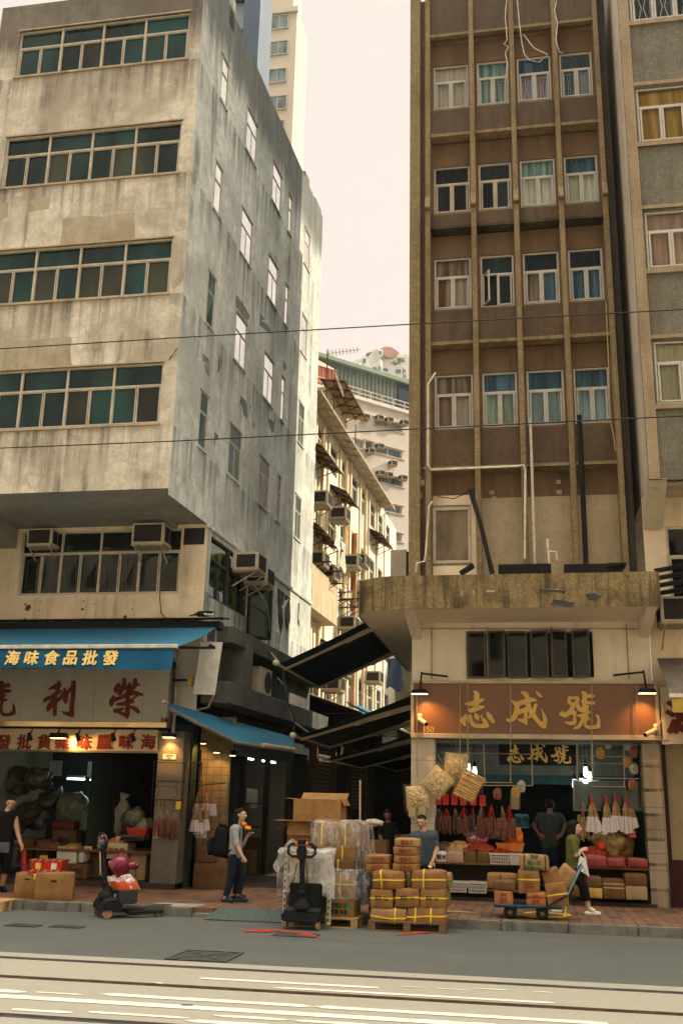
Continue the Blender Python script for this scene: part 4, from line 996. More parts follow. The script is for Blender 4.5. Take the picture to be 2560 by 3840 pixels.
# ---- air conditioner: a prototype with parts, copied wherever one hangs
ACB = plain('ac_cream', (0.52, 0.45, 0.32), .5, 0, .2, 4)
ACD = plain('ac_grille', (0.03, 0.03, 0.028), .7)
def make_ac():
    t = thing('air_conditioner', 'window air conditioner', 'air conditioner', (0, 0, 0))
    MB().box(-.33, -.32, 0.02, .33, .3, .44).build('casing', ACB, t, bevel=.015, seg=2)
    g = MB(); g.box(-.28, -.327, .06, .28, -.322, .4); g.box(.332, -.25, .08, .337, -.02, .38); g.box(.332, .02, .08, .337, .22, .38); g.box(-.337, -.25, .08, -.332, .2, .38)
    gg = g.build('grille', ACD, t)
    sl_ = MB()
    for k in range(7): sl_.box(-.27, -.333, .09 + .042 * k, .27, -.328, .098 + .042 * k)
    for k in range(6): sl_.box(.338, -.24, .11 + .05 * k, .342, .21, .118 + .05 * k)
    sl_.build('louvre', plain('ac_louvre', (.05, .045, .04), .6), gg)
    b = MB(); b.bar((-.27, .3, -.02), (-.27, -.3, -.02), .03, .03); b.bar((.27, .3, -.02), (.27, -.3, -.02), .03, .03); b.bar((-.27, -.26, -.03), (-.27, .3, -.35), .025, .025); b.bar((.27, -.26, -.03), (.27, .3, -.35), .025, .025); b.box(-.34, -.3, -.006, .34, .28, .018)
    b.build('bracket', CONT, t)
    return t
AC = make_ac()
RZA = math.atan2(AN.y, AN.x) + R(90)               # its front turned to face the alley
def ac(loc, rz, lab, sc=1.0, grp='window air conditioners'):
    return put(AC, USED, loc, rz, lab, grp, scale=(sc, sc, sc))
p = PY(268 * .574, 1900 + 262 * .574, GY - .2); ac((p.x, GY - .04, 6.82), 0, 'smaller cream air conditioner above the left end of the window over the blue awning', .85)
p = PY(975 * .574, 1900 + 235 * .574, GY - .3); ac((p.x, GY - .08, 6.76), 0, 'larger cream air conditioner above the right end of the window over the blue awning', 1.05)
ac(SP(4.0, 6.62, .33), RZA, 'air conditioner nearer the street on the side wall above the green windows', .95)
ac(SP(4.75, 6.48, .33), RZA, 'air conditioner behind another one above the open dark casement', .9)
ACT = (('below the uppermost rusty canopy, at the left of the tenement', 12.0, 10.5), ('half under the second rusty canopy of the tenement', 14.6, 10.75), ('beneath the second rusty canopy, right of the other two', 16.6, 9.6), ('left of two under the middle rusty canopy beside the cream parapet', 11.8, 8.55), ('right of two under the middle rusty canopy beside the cream parapet', 13.2, 8.45), ('alone on the pale wall above the folding laundry rails', 16.3, 7.4), ('left of the orange patch of wall, upper', 17.9, 9.95), ('next to the orange drain pipe, lower', 19.3, 9.3), ('right of the orange drain pipe at the middle height', 20.6, 7.5), ('white, low, directly beneath the stained cream parapet', 13.0, 5.75), ('low, just over the raised dark awning', 15.2, 5.7), ('small, at the far end of the tenement under the last canopy', 22.6, 8.0))
for d, s_, z in ACT: ac(TP + AD * s_ + AN * .35 + Vector((0, 0, z)), RZA, 'window air conditioner ' + d, 1.0)
# ---- folding laundry rails and washing
def rail(s_, z, lab, L=.9):
    b = TP + AD * s_ + Vector((0, 0, z)); m = MB()
    for k in (0, 1.3): m.bar(b + AD * k, b + AD * k + AN * L, .035, .035); m.bar(b + AD * k + Vector((0, 0, -.4)), b + AD * k + AN * L * .8, .022, .022); m.bar(b + AD * k + Vector((0, 0, -.42)), b + AD * k + Vector((0, 0, .02)), .03, .03)
    for k in (.25, .6, .9): m.bar(b + AN * L * k + Vector((0, 0, .03)), b + AD * 1.3 + AN * L * k + Vector((0, 0, .03)), .016, .016)
    tag(m.build('laundry_rail', RUST), lab, 'laundry rail', 'rusty laundry rails on the tenement')
rail(11.4, 8.62, 'rusty laundry rail folded out just above the cream parapet, nearest'); rail(13.0, 8.3, 'rusty laundry rail beyond the cream parapet end'); rail(14.6, 8.1, 'rusty laundry rail between two drain pipes of the tenement'); rail(16.4, 8.5, 'rusty laundry rail at the middle of the tenement wall'); rail(18.8, 9.2, 'rusty laundry rail right of the orange pipe')
def washing(p, d, wd, h_, mat, lab, name='laundry'):
    m = MB(); m.grid(lambda u, v: Vector(p) + Vector(d) * (wd * u) + Vector((0.03 * math.sin(v * 5 + u * 3), .05 * math.sin(u * 9 + v * 2), -h_ * v * (1 - .08 * math.sin(u * 7)))), 10, 10)
    return tag(m.build(name, mat, smooth=True, solid=.012), lab, 'laundry', 'washing hung over the alley')
washing(TP + AD * 12.6 + AN * .7 + Vector((0, 0, 10.1)), AD, .7, .7, plain('white_cloth', (.6, .57, .5), .9), 'white cloth hanging from a rail under the upper canopies')
washing(TP + AD * 13.8 + AN * .6 + Vector((0, 0, 9.9)), AD, .8, .9, plain('pale_green_cloth', (.45, .5, .4), .9), 'pale green sheet hanging beside the white cloth')

# ---- cladding office block at the end, its green metal rooftop
OFW = stained('office_white', (0.6, 0.55, 0.47), (0.5, 0.45, 0.38), (0.3, 0.25, 0.19), 0.3, 0.4, .5)
ofb = thing('office_block', 'pale tiled office block with ribbon windows closing the view behind the tenement', 'building', (-14, 98, 0))
OP = Vector((-.214 * 90, 90, 0)); OU = Vector((1, 1, 0)).normalized(); ON = Vector((1, -1, 0)).normalized()
OZ = 1.75 + .432 * 90
def OQ(px, py, out=0.0):
    d = ray(px, py); P_ = OP + ON * out; t = (P_ - CAM0).dot(ON) / d.dot(ON); q = CAM0 + d * t; return (q - OP).dot(OU), q.z
rowsO = []
oh = []
for (x0, y0, x1, y1) in ((1405, 1564, 1508, 1609), (1404, 1664, 1507, 1709), (1417, 1774, 1508, 1811), (1440, 1884, 1506, 1920), (1370, 1650, 1398, 1680), (1330, 1645, 1365, 1690)):
    u0, z1 = OQ(x0, y0); u1, _ = OQ(x1, y0 + .25 * (x1 - x0)); z0 = z1 - .9
    oh.append((u0, u1, z0, z1))
for z in (OQ(1450, 1990)[1], OQ(1450, 2090)[1], OQ(1450, 2190)[1]): oh.append((oh[0][0], oh[0][1], z - .9, z))
ow_ = MB(); holed_wall(ow_, OP, OU, -30, 34, -1, OZ, oh, .3, ON); ow_.build('front_wall', OFW, ofb)
ob = MB(); q0, q1 = OP - OU * 30, OP + OU * 34
ob.quad((q0.x, q0.y, OZ - .3), (q1.x, q1.y, OZ - .3), tuple(q1 - ON * 25 + Vector((0, 0, OZ - .3))), tuple(q0 - ON * 25 + Vector((0, 0, OZ - .3)))); ob.build('roof', OFW, ofb)
BLG = [glass_pane('office_glass', (0.05, 0.085, 0.1), .05, .4), glass_pane('office_blind', (0.25, 0.25, 0.22), .3, .2)]
for i, h_ in enumerate(oh): strip_window(ofb, OP, OU, ON, *h_, .15, max(1, int((h_[1] - h_[0]) / 1.6)), 0, ALU, BLG, .1, i, divs=1)
fr = MB()
for h_ in oh:
    fr.obox(OP + OU * (h_[0] - .3) + Vector((0, 0, h_[3])), OU * (h_[1] - h_[0] + .6), ON * .12, (0, 0, .08)); fr.obox(OP + OU * (h_[0] - .3) + Vector((0, 0, h_[2] - .08)), OU * (h_[1] - h_[0] + .6), ON * .12, (0, 0, .08))
fr.build('sill', plain('pinkish_trim', (.55, .42, .34), .8, 0, .15, 1, False), ofb)
MB().obox(OP - OU * 30 + Vector((0, 0, OZ)), OU * 64, ON * .35, (0, 0, .35)).build('coping', plain('coping_pale', (.7, .62, .55), .8, 0, .1, 1, False), ofb)
rl = MB()
for z in (.85, 1.3): rl.tube([OP - OU * 30 + Vector((0, 0, OZ + z)), OP + OU * 34 + Vector((0, 0, OZ + z))], .05, 5)
for k in range(44): rl.tube([OP + OU * (-30 + 1.45 * k) + Vector((0, 0, OZ + .3)), OP + OU * (-30 + 1.45 * k) + Vector((0, 0, OZ + 1.3))], .04, 5)
rl.build('railing', plain('railing_pale', (.6, .52, .45), .6, obj=False), ofb)
def corrug(mb, P, U, u0, u1, z0, z1, pitch, amp, N):
    n = int((u1 - u0) / pitch * 4)
    mb.grid(lambda a, b: P + U * (u0 + (u1 - u0) * a) + N * (amp * (1 if int(a * n + .001) % 4 in (1, 2) else -1)) + Vector((0, 0, z0 + (z1 - z0) * b)), n, 1)
GP = OP - ON * 2.5
u_split = OQ(1490, 1470, -2.5)[0]; ztop = OQ(1350, 1391, -2.5)[1]
gm_ = MB(); corrug(gm_, GP, OU, -30, u_split, OZ, ztop, .5, .07, ON); gm_.build('green_cladding', plain('green_metal', (0.15, 0.185, 0.16), .6, .1, .15, .7, False), ofb)
lv = MB()
for k in range(34): lv.obox(GP + OU * u_split + Vector((0, 0, OZ + (ztop - OZ) * k / 34)), OU * 16, ON * .18, (0, 0, .07))
lv.obox(GP + OU * u_split - ON * .2 + Vector((0, 0, OZ)), OU * 16, ON * .1, (0, 0, ztop - OZ)); lv.build('louvre', plain('louvre_blue', (0.06, 0.09, 0.12), .6, obj=False), ofb)
MB().obox(GP - OU * 30 + Vector((0, 0, ztop)) - ON * 1, OU * 64, ON * 1.5, (0, 0, .42)).build('green_eave', plain('eave_green', (0.22, 0.3, 0.225), .6, 0, .1, 1, False), ofb)
RP = OP - ON * .9; ur = OQ(1259, 1390, -.9)[0]; zt_ = OQ(1240, 1385, -.9)[1]
rm_ = MB(); corrug(rm_, RP, OU, -20, ur, OZ, zt_, .4, .05, ON); rm_.build('red_hut', plain('red_metal', (0.42, 0.14, 0.09), .7, 0, .15, .7, False), ofb)
MB().prism([RP + OU * -20 + Vector((0, 0, zt_)), RP + OU * (ur + .15) + Vector((0, 0, zt_)), RP + OU * (ur - 1.2) - ON * 1.4 + Vector((0, 0, zt_ + 1.3)), RP + OU * -20 - ON * 1.4 + Vector((0, 0, zt_ + 1.3))], ON * .1).build('hut_roof', plain('hut_roof_pink', (.5, .34, .26), .7, 0, .1, 1, False), ofb)
for (px, py, lab) in ((1412, 1566, 'leftmost on the top ribbon window'), (1448, 1574, 'middle one on the top ribbon window'), (1505, 1584, 'right end of the top ribbon window'), (1413, 1672, 'left end of the second ribbon window'), (1416, 1772, 'left end of the third ribbon window'), (1446, 1779, 'middle of the third ribbon window'), (1500, 1790, 'right end of the third ribbon window'), (1360, 1562, 'on plain wall left of the top windows'), (1462, 1736, 'on a frame under the second ribbon window'), (1378, 1690, 'on the wall under the small left window')):
    u, z = OQ(px, py); ac(OP + OU * u + ON * .4 + Vector((0, 0, z - .45)), math.atan2(ON.y, ON.x) + R(90), 'small air conditioner on the far office block, ' + lab, 1.15, 'air conditioners on the far office block')

# ---- stepped white apartment block on the hill, fading in haze
HY = 280.0
hb = thing('hillside_apartments', 'pale stepped apartment block on the hill with sloping buttresses and a pink roof', 'building', (-60, HY, 0))
HW = plain('hill_white', (0.8, 0.78, 0.7), .85, 0, .1, .05, False); HG = glass_pane('hill_glass', (0.1, 0.15, 0.18), .1, .3)
def hp(px, py, Y=HY): return PY(px, py, Y)
def slab(mb, pts, Y, dep): mb.prism([hp(*q, Y) for q in pts], (0, dep, 0))
hm = MB()
c7 = lambda x, y: (1100 + x * .3189, 1250 + y * .3189)
slab(hm, [c7(*q) for q in ((850, 235), (1370, 225), (1370, 700), (850, 700))], HY + 6, 30)
slab(hm, [c7(*q) for q in ((640, 350), (800, 290), (850, 230), (960, 185), (1040, 190), (1030, 700), (640, 700))], HY + 2, 25)
slab(hm, [c7(*q) for q in ((1220, 250), (1370, 260), (1370, 700), (1200, 700))], HY - 2, 10)
for q in (((985, 360), (1030, 300), (1030, 480), (985, 480)), ((1290, 340), (1365, 400), (1365, 540), (1290, 540)), ((860, 235), (990, 185), (920, 235), (860, 285)), ((770, 300), (800, 300), (760, 400), (745, 400)), ((1180, 400), (1280, 380), (1280, 540), (1150, 540)), ((1300, 220), (1365, 280), (1365, 330), (1300, 300)), ((870, 390), (990, 330), (990, 440), (870, 440))): slab(hm, [c7(*p) for p in q], HY - 7, 8)
hm.build('wall', HW, hb)
hg = MB()
for q, Y in ((((965, 205), (1040, 210), (1040, 248), (965, 240)), 1.8), (((855, 240), (925, 215), (900, 250), (855, 280)), -7.3), (((920, 265), (1050, 270), (1050, 325), (920, 315)), 1.6), (((815, 300), (850, 290), (850, 340), (815, 350)), 1.7), (((1215, 285), (1350, 290), (1330, 335), (1215, 330)), -2.3), (((1045, 410), (1110, 415), (1110, 450), (1045, 440)), -2.5), (((1200, 425), (1260, 425), (1260, 468), (1200, 460)), -7.4), (((1293, 420), (1315, 425), (1315, 460), (1293, 455)), -7.4), (((935, 395), (972, 400), (972, 440), (935, 435)), -7.4), (((800, 385), (850, 390), (845, 420), (800, 410)), 1.5), (((1000, 380), (1020, 385), (1018, 430), (1000, 430)), -7.4), (((1300, 480), (1320, 485), (1318, 520), (1300, 515)), -7.4)):
    hg.prism([hp(*c7(*p), HY + Y) for p in q], (0, .15, 0))
hg.build('window', HG, hb)
rfm = MB(); slab(rfm, [c7(*q) for q in ((1045, 195), (1215, 203), (1235, 225), (1150, 275), (1080, 275), (1048, 230))], HY + 4, 3); slab(rfm, [c7(*q) for q in ((1020, 180), (1060, 158), (1140, 158), (1215, 203), (1045, 195))], HY + 5, 18); rfm.build('roof', plain('roof_pink', (.45, .25, .2), .8, 0, .1, .1, False), hb)
hl_ = MB(); hl_.grid(lambda u, v: (-330 + 560 * u, 240 + 300 * v, -2 + (62 + 8 * math.sin(u * 9)) * v), 24, 10)
struct(hl_, 'hillside', plain('hill_green', (0.05, 0.08, 0.04), .9, 0, .4, .05, False))
def shrub(px, py, Y, r_, lab):
    p = hp(px, py, Y); t = thing('shrub', lab, 'plant', p); rnd = random.Random(px); m = MB()
    for k in range(160):
        q = p + Vector((rnd.gauss(0, r_ * .5), rnd.gauss(0, r_ * .3), abs(rnd.gauss(0, r_ * .4)))); a = Vector((rnd.uniform(-1, 1), rnd.uniform(-1, 1), rnd.uniform(-1, 1))) * r_ * .2; b = Vector((rnd.uniform(-1, 1), rnd.uniform(-1, 1), rnd.uniform(-1, 1))) * r_ * .2
        m.quad(q, q + a, q + a + b, q + b)
    m.build('crown', plain('shrub_green', (.1, .17, .04), .8), t); MB().tube([p - Vector((0, 0, .5)), p + Vector((0, 0, r_ * .4))], .12, 6).build('trunk', RUST, t)
shrub(*c7(1205, 365), HY - 8, 1.4, 'green shrub on a terrace of the hillside apartments')
# ---- beige tower and glass tower behind the corner block
tw = thing('beige_tower', 'tall plain beige residential tower with one column of small windows, rising behind the corner block', 'building', (-21, 80, 0))
TWM = stained('tower_beige', (0.68, 0.6, 0.46), (0.58, 0.5, 0.37), (0.35, 0.29, 0.2), .35, .4, .3)
xa, xb = PY(985, 300, 80).x, PY(1104, 300, 80).x; xc = PX(1150, 300, 0.001 + PY(1104, 300, 80).x).y if False else 0
zt = PY(1106, 30, 80).z; yb_ = PX(1152, 170, xb).y; MB().box(xa - 6, 80, 0, xb, yb_, zt).box(xa - 6, 80.6, zt, xb - .6, yb_ - .6, zt + 12).build('tower_wall', TWM, tw)
wn = MB(); pn_ = MB(); ex = MB()
for i, (px, py) in enumerate(((1047, 83), (1044, 180), (1038, 284), (1040, 386), (1030, 480), (1028, 575))):
    c = PY(px, py, 79.9); wn.box(c.x - .95, 79.82, c.z - .8, c.x + .95, 80, c.z - .72); wn.box(c.x - .95, 79.82, c.z + .72, c.x + .95, 80, c.z + .8); wn.box(c.x - .95, 79.82, c.z - .72, c.x - .87, 80, c.z + .72); wn.box(c.x + .87, 79.82, c.z - .72, c.x + .95, 80, c.z + .72); wn.box(c.x - .04, 79.82, c.z - .72, c.x + .04, 80, c.z + .72)
    pn_.quad((c.x - .87, 79.9, c.z - .72), (c.x + .87, 79.9, c.z - .72), (c.x + .87, 79.9, c.z + .72), (c.x - .87, 79.9, c.z + .72))
    ex.box(c.x - 2.1, 79.7, c.z + .25, c.x - 1.75, 80, c.z + .6)
w_ = wn.build('window', ALUW, tw); pn_.build('pane', glass_pane('tower_glass', (.16, .2, .2), .15, .5, .7), w_); ex.build('vent', IRON, tw)
z_ = PY(1060, 45, 80).z; MB().box(xa - 6.1, 79.7, z_ - .3, xb + .15, 80, z_ + .3).build('string_course', TWM, tw)
gt = thing('glass_tower', 'dark blue framed glass office tower just above the roof of the corner block', 'building', (-12, 40, 0))
GBL = plain('blue_frame', (0.05, 0.085, 0.13), .4, .3, .2, .5, False)
x1 = PY(978, 100, 44).x; x0 = x1 - 9
MB().box(x0, 44.2, 0, x1 - .1, 46, 62).build('glass_wall', glass_pane('tower_pane', (.3, .36, .38), .06, .3, .3), gt)
fm = MB(); fm.box(x1 - .9, 43.7, 0, x1, 46.1, 62.5)
for k in range(8): fm.box(x1 - 2.0 - 1.05 * k, 44.0, 0, x1 - 1.88 - 1.05 * k, 44.19, 62)
for k in range(30): fm.box(x0, 43.95, 2.1 * k, x1 - .9, 44.19, 2.1 * k + .18)
fm.build('mullion', GBL, gt)

# ---- unseen building row added across the street to block and bounce light; panes mirror it
op = thing('opposite_block', 'plain grey building row across the street, out of view, added to shape the light and fill the reflections', 'building', (0, -14, 0))
m = MB(); hl = [(-70 + 3.2 * i, -69 + 3.2 * i, 1.2 + 3 * j, 3 + 3 * j) for i in range(43) for j in range(5)]; holed_wall(m, (0, -13.8, 0), (1, 0, 0), -72, 72, 0, 16, hl, .2, (0, 1, 0)); m.build('front_wall', plain('opposite_wall', (.74, .67, .54), .9, 0, .3, .3, False), op)
MB().box(-72, -26, 0, 72, -14.0, 15.9).build('inner_mass', DARKG, op)
# ================================================================ generic goods
CARD = plain('cardboard', (0.26, 0.135, 0.048), .85, 0, .22, 5)
CARD2 = plain('cardboard_reddish', (0.25, 0.12, 0.048), .85, 0, .3, 4); CARD3 = plain('cardboard_tan', (0.32, 0.185, 0.078), .8, 0, .25, 7)
CARDD = plain('cardboard_dark', (0.14, 0.075, 0.03), .85, 0, .25, 5)
CARDP = plain('cardboard_pale', (0.34, 0.23, 0.12), .85, 0, .2, 5)
CARDW = plain('white_carton', (0.6, 0.56, 0.48), .8, 0, .12, 5)
STRY = plain('strap_yellow', (0.75, 0.5, 0.02), .45)
STRD = plain('strap_dark', (0.03, 0.04, 0.035), .45)
STRG = plain('strap_green', (0.03, 0.25, 0.12), .45)
TAPE = plain('packing_tape', (0.42, 0.3, 0.16), .25)
INKR = plain('ink_red', (0.26, 0.05, 0.03), .9); INKG = plain('ink_green', (0.03, 0.13, 0.05), .9); INKB = plain('ink_black', (0.03, 0.03, 0.028), .9)
def soft(dim, amp, seed, n=7, rnd=.02, org=(0, 0, 0)):
    """dented box as lattice shell; returns MB and the displacement used"""
    w_, d_, h_ = dim; idx = {}; mb = MB()
    def disp(p):
        x, y, z = p
        q = Vector((x / w_ * 2, y / d_ * 2, (z - h_ / 2) / h_ * 2))
        nv = noise.noise_vector(Vector((x, y, z)) * 3.2 + Vector((seed * 7.7, seed * 3.1, 0)))
        e = (1 - q.x ** 4) * .5 + .5
        b = Vector((q.x * (1 - q.y ** 2) * (1 - q.z ** 2), q.y * (1 - q.x ** 2) * (1 - q.z ** 2), q.z * (1 - q.x ** 2) * (1 - q.y ** 2) * .6)) * amp * .9
        sk = Vector((math.sin(seed * 1.3) * amp * .6 * (q.z * .5 + .5), 0, math.sin(seed * 2.1) * amp * .5 * q.x))
        c = Vector(p) + nv * amp + b + sk
        # rounded corners
        m = sum(1 for t in q if abs(t) > .97)
        if m >= 2: c -= Vector((q.x if abs(q.x) > .97 else 0, q.y if abs(q.y) > .97 else 0, q.z if abs(q.z) > .97 else 0)) * rnd * .5
        if z <= 1e-6: c.z = max(c.z, 0.0) * .3
        return c
    def V(i, j, k):
        if (i, j, k) not in idx:
            idx[i, j, k] = len(mb.v); mb.v.append(disp((-w_ / 2 + w_ * i / n, -d_ / 2 + d_ * j / n, h_ * k / n)))
        return idx[i, j, k]
    for a in range(n):
        for b in range(n):
            mb.f += [(V(a, b, 0), V(a, b + 1, 0), V(a + 1, b + 1, 0), V(a + 1, b, 0)), (V(a, b, n), V(a + 1, b, n), V(a + 1, b + 1, n), V(a, b + 1, n)),
                     (V(a, 0, b), V(a + 1, 0, b), V(a + 1, 0, b + 1), V(a, 0, b + 1)), (V(a, n, b), V(a, n, b + 1), V(a + 1, n, b + 1), V(a + 1, n, b)),
                     (V(0, a, b), V(0, a, b + 1), V(0, a + 1, b + 1), V(0, a + 1, b)), (V(n, a, b), V(n, a + 1, b), V(n, a + 1, b + 1), V(n, a, b + 1))]
    return mb, disp
def carton(label, loc, dim, rz=0.0, mat=None, straps='', smat=None, text=None, ink=None, tsize=.07, amp=.008, seed=0, group=None, tilt=0.0, tape=True, name='carton', open_top=False, yaw_y=0.0):
    """straps: h = level band, v = upright bands (vv two)"""
    t = thing(name, label, 'carton' if name == 'carton' else 'box', (0, 0, 0), group)
    mat = mat or CARD; mat = (CARD, CARD2, CARD3)[seed % 3] if mat == CARD else mat; smat = smat or STRY
    w_, d_, h_ = dim
    mb, dp = soft(dim, amp, seed)
    mb.build('body', mat, t, smooth=True)
    def ringpts(axis, pos_):
        pts = []
        if axis == 'h': base = [(-w_ / 2, -d_ / 2), (w_ / 2, -d_ / 2), (w_ / 2, d_ / 2), (-w_ / 2, d_ / 2)]
        else: base = [(-d_ / 2, 0), (d_ / 2, 0), (d_ / 2, h_), (-d_ / 2, h_)]
        for i in range(4):
            p, q = base[i], base[(i + 1) % 4]
            for k in range(7):
                u = p[0] + (q[0] - p[0]) * k / 7; v = p[1] + (q[1] - p[1]) * k / 7
                pts.append((u, v, pos_) if axis == 'h' else (pos_, u, v))
        return pts
    def band(axis, pos_, wd=.022):
        s = MB(); P = ringpts(axis, pos_); c = Vector((0, 0, h_ / 2)); A = Vector((0, 0, wd / 2)) if axis == 'h' else Vector((wd / 2, 0, 0))
        O = []
        for p in P:
            q = dp(p); r_ = Vector(p) - c
            if axis == 'h': r_.z = 0
            else: r_.x = 0
            nrm = Vector((math.copysign(1, r_.x) if axis == 'h' and abs(abs(p[0]) - w_ / 2) < 1e-6 else 0, math.copysign(1, r_.y) if abs(abs(p[1]) - d_ / 2) < 1e-6 else 0, (1 if p[2] > h_ - 1e-6 else -1 if p[2] < 1e-6 else 0) if axis != 'h' else 0))
            O.append(q + nrm * .0055)
        n = len(O)
        s.add([q - A for q in O] + [q + A for q in O], [(i, (i + 1) % n, n + (i + 1) % n, n + i) for i in range(n)])
        s.build('strap', smat, t)
    for ch in straps.split():
        if ch[0] == 'h': band('h', h_ * float(ch[1:] or .5))
        else: band('v', w_ * (float(ch[1:] or .5) - .5))
    if tape:
        s = MB(); n = 8
        L = [dp((-w_ / 2 + w_ * i / n, 0, h_)) + Vector((0, 0, .003)) for i in range(n + 1)]
        s.add([q + Vector((0, -.025, 0)) for q in L] + [q + Vector((0, .025, 0)) for q in L], [(i, i + 1, n + 2 + i, n + 1 + i) for i in range(n)])
        s.build('tape', TAPE, t)
    if text:
        lines = text.split('/')
        for i, ln in enumerate(lines):
            tm = text_mb(ln, tsize, .0012, .0015 * tsize / .07, .9)
            z0 = h_ * .5 + (len(lines) / 2 - .5 - i) * tsize * 1.25
            tm.v = [dp((v.x, -d_ / 2, v.z + z0)) + Vector((0, v.y * .5 - .0045, 0)) for v in tm.v]
            tm.build('lettering', ink or INKR, t)
    t.location = loc; t.rotation_euler = (0, tilt, rz)
    return t
LIT = {}
def spot(parent_name, loc, target, energy, col, size=R(80), blend=.6, rad=.03):
    l = bpy.data.lights.new(parent_name, 'SPOT'); l.energy = energy; l.color = col; l.spot_size = size; l.spot_blend = blend; l.shadow_soft_size = rad
    o = bpy.data.objects.new(parent_name, l); COL.objects.link(o); o.location = loc
    o.rotation_euler = (Vector(target) - Vector(loc)).to_track_quat('-Z', 'Y').to_euler(); return o
def point(nm, loc, energy, col, rad=.05):
    l = bpy.data.lights.new(nm, 'POINT'); l.energy = energy; l.color = col; l.shadow_soft_size = rad
    o = bpy.data.objects.new(nm, l); COL.objects.link(o); o.location = loc; return o
WARM = (1.0, 0.5, 0.14); COOL = (0.85, 1.0, 0.93)
EW, EC = emit('lamp_warm', (1.0, 0.62, 0.25), 9), emit('lamp_cool', (0.88, 1.0, 0.94), 2.2)
BLK = plain('black_metal', (.011, .011, .011), .55, 0, .3, 5, False)
def lettering(parent, txt, px, py, Y, size, mat, bold=.01, extr=.01, sx=1.0, rough=.0, name='lettering', rz=0.0):
    p = PY(px, py, Y); m = text_mb(txt, size, extr, bold, sx, rough)
    place(m, T(p.x, p.y, p.z) @ RY(rz)); return m.build(name, mat, parent)

# ================================================================ left shop
ls = thing('shop_interior', 'dim dried seafood shop interior behind the left pillar, teal walls and fluorescent tubes', 'shop', (-9, 22, PZT))
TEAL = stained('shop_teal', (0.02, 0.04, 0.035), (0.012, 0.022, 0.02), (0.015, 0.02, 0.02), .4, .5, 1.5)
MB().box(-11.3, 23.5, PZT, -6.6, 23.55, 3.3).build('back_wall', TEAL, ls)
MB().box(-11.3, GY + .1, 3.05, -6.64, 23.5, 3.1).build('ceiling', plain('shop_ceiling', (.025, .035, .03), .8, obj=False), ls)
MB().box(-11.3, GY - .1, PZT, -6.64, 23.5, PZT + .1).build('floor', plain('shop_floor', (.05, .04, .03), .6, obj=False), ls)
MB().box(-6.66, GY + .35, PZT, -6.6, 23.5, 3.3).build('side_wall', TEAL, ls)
bd = MB()
for (px, py, w_, h_) in ((330, 2855, 75, 60), (95, 2850, 130, 60), (520, 2900, 90, 60)):
    p = PY(px, py, 23.4); q = PY(px + w_, py + h_, 23.4); bd.box(p.x, 23.42, q.z, q.x, 23.49, p.z)
bd.build('notice_board', plain('pale_board', (.35, .4, .36), .7, obj=False), ls)
for (px, py, L, lab) in ((286, 2920, 62, 'leftmost'), (368, 2924, 54, 'middle'), (452, 2928, 68, 'rightmost')):
    a, b = PY(px - L / 2, py, 22.4), PY(px + L / 2, py + 2, 22.4)
    t = thing('tube_light', lab + ' of three lit fluorescent tubes in a row inside the left shop', 'lamp', (a + b) / 2, 'fluorescent tubes in the left shop')
    MB().cap(a, b, .017, .017, 8).build('tube', emit('tube_cool', (.9, 1, .95), 9), t); MB().box(a.x, 22.38, a.z + .03, b.x, 22.44, a.z + .07).build('fitting', ALUW, t)
    if lab == 'middle': point('tube_glow', ((a.x + b.x) / 2, 22.3, a.z - .12), 3.5, COOL, .25).parent = None
# pillar with thin rack and bundles
SSTEEL = plain('brushed_steel', (0.16, 0.14, 0.11), .5, .2, .2, 2.5, False)
pl = thing('shop_pillar', 'steel clad square pillar at the corner of the left shop, warm lit at the top', 'pillar', (-6.9, GY, PZT))
mb = MB(); z = PZT
for h_ in (1.25, .62, .5, .45, .1): mb.box(-7.16, GY - .06, z, -6.64, GY + .4, z + h_ - .006); z += h_
mb.build('cladding', SSTEEL, pl, bevel=.004)
rk = thing('hook_rack', 'thin black wire rack with hooks on the front of the steel pillar', 'rack', (-6.9, GY - .12, 1.6))
mb = MB()
for x in (-7.2, -6.58): mb.tube([(x, GY - .12, 1.4), (x, GY - .12, 2.48)], .009, 5)
for z in (2.45, 2.1, 1.75): mb.tube([(-7.22, GY - .12, z), (-6.56, GY - .12, z)], .009, 5)
for x in (-7.1, -7.0, -6.93, -6.75): mb.tube([(x, GY - .12, 1.75), (x, GY - .15, 1.68), (x + .02, GY - .17, 1.62)], .006, 4)
for x in (-7.08, -6.7): mb.tube([(x, GY - .12, 2.1), (x - .02, GY - .16, 2.0), (x + .03, GY - .16, 1.9), (x - .01, GY - .16, 1.78)], .006, 4)
mb.build('frame', BLK, rk)
def note(px, py, w_, h_, Y, mat, lab, name='paper_note', txt=None, ink=None, cat='note', group=None):
    p, q = PY(px, py, Y), PY(px + w_, py + h_, Y)
    t = thing(name, lab, cat, (p.x, Y, q.z), group)
    MB().box(p.x, Y - .004, q.z, q.x, Y, p.z).build('sheet', mat, t)
    if txt:
        ls_ = txt.split('/'); s = min((p.z - q.z) / len(ls_) * .95, (q.x - p.x) / max(len(l) for l in ls_) * 1.25 * (1.0 if ord(ls_[0][0]) > 255 else 1.5))
        for i, l in enumerate(ls_):
            m = text_mb(l, s * .8, .0006, .004 * s); place(m, T((p.x + q.x) / 2, Y - .0055, (p.z + q.z) / 2 + ((len(ls_) - 1) / 2 - i) * s)); m.build('lettering', ink or INKB, t)
    return t
YEL = plain('yellow_card', (.7, .45, .05), .7); PAP = plain('white_paper', (.6, .55, .45), .8); PINKP = plain('pinkish_paper', (.55, .38, .28), .8)
note(661, 3005, 17, 30, GY - .13, YEL, 'yellow notice hanging on the wire rack of the steel pillar')
note(612, 2828, 47, 20, GY - .065, PAP, 'pale notice with print near the top of the steel pillar', txt='營業時間/海味')
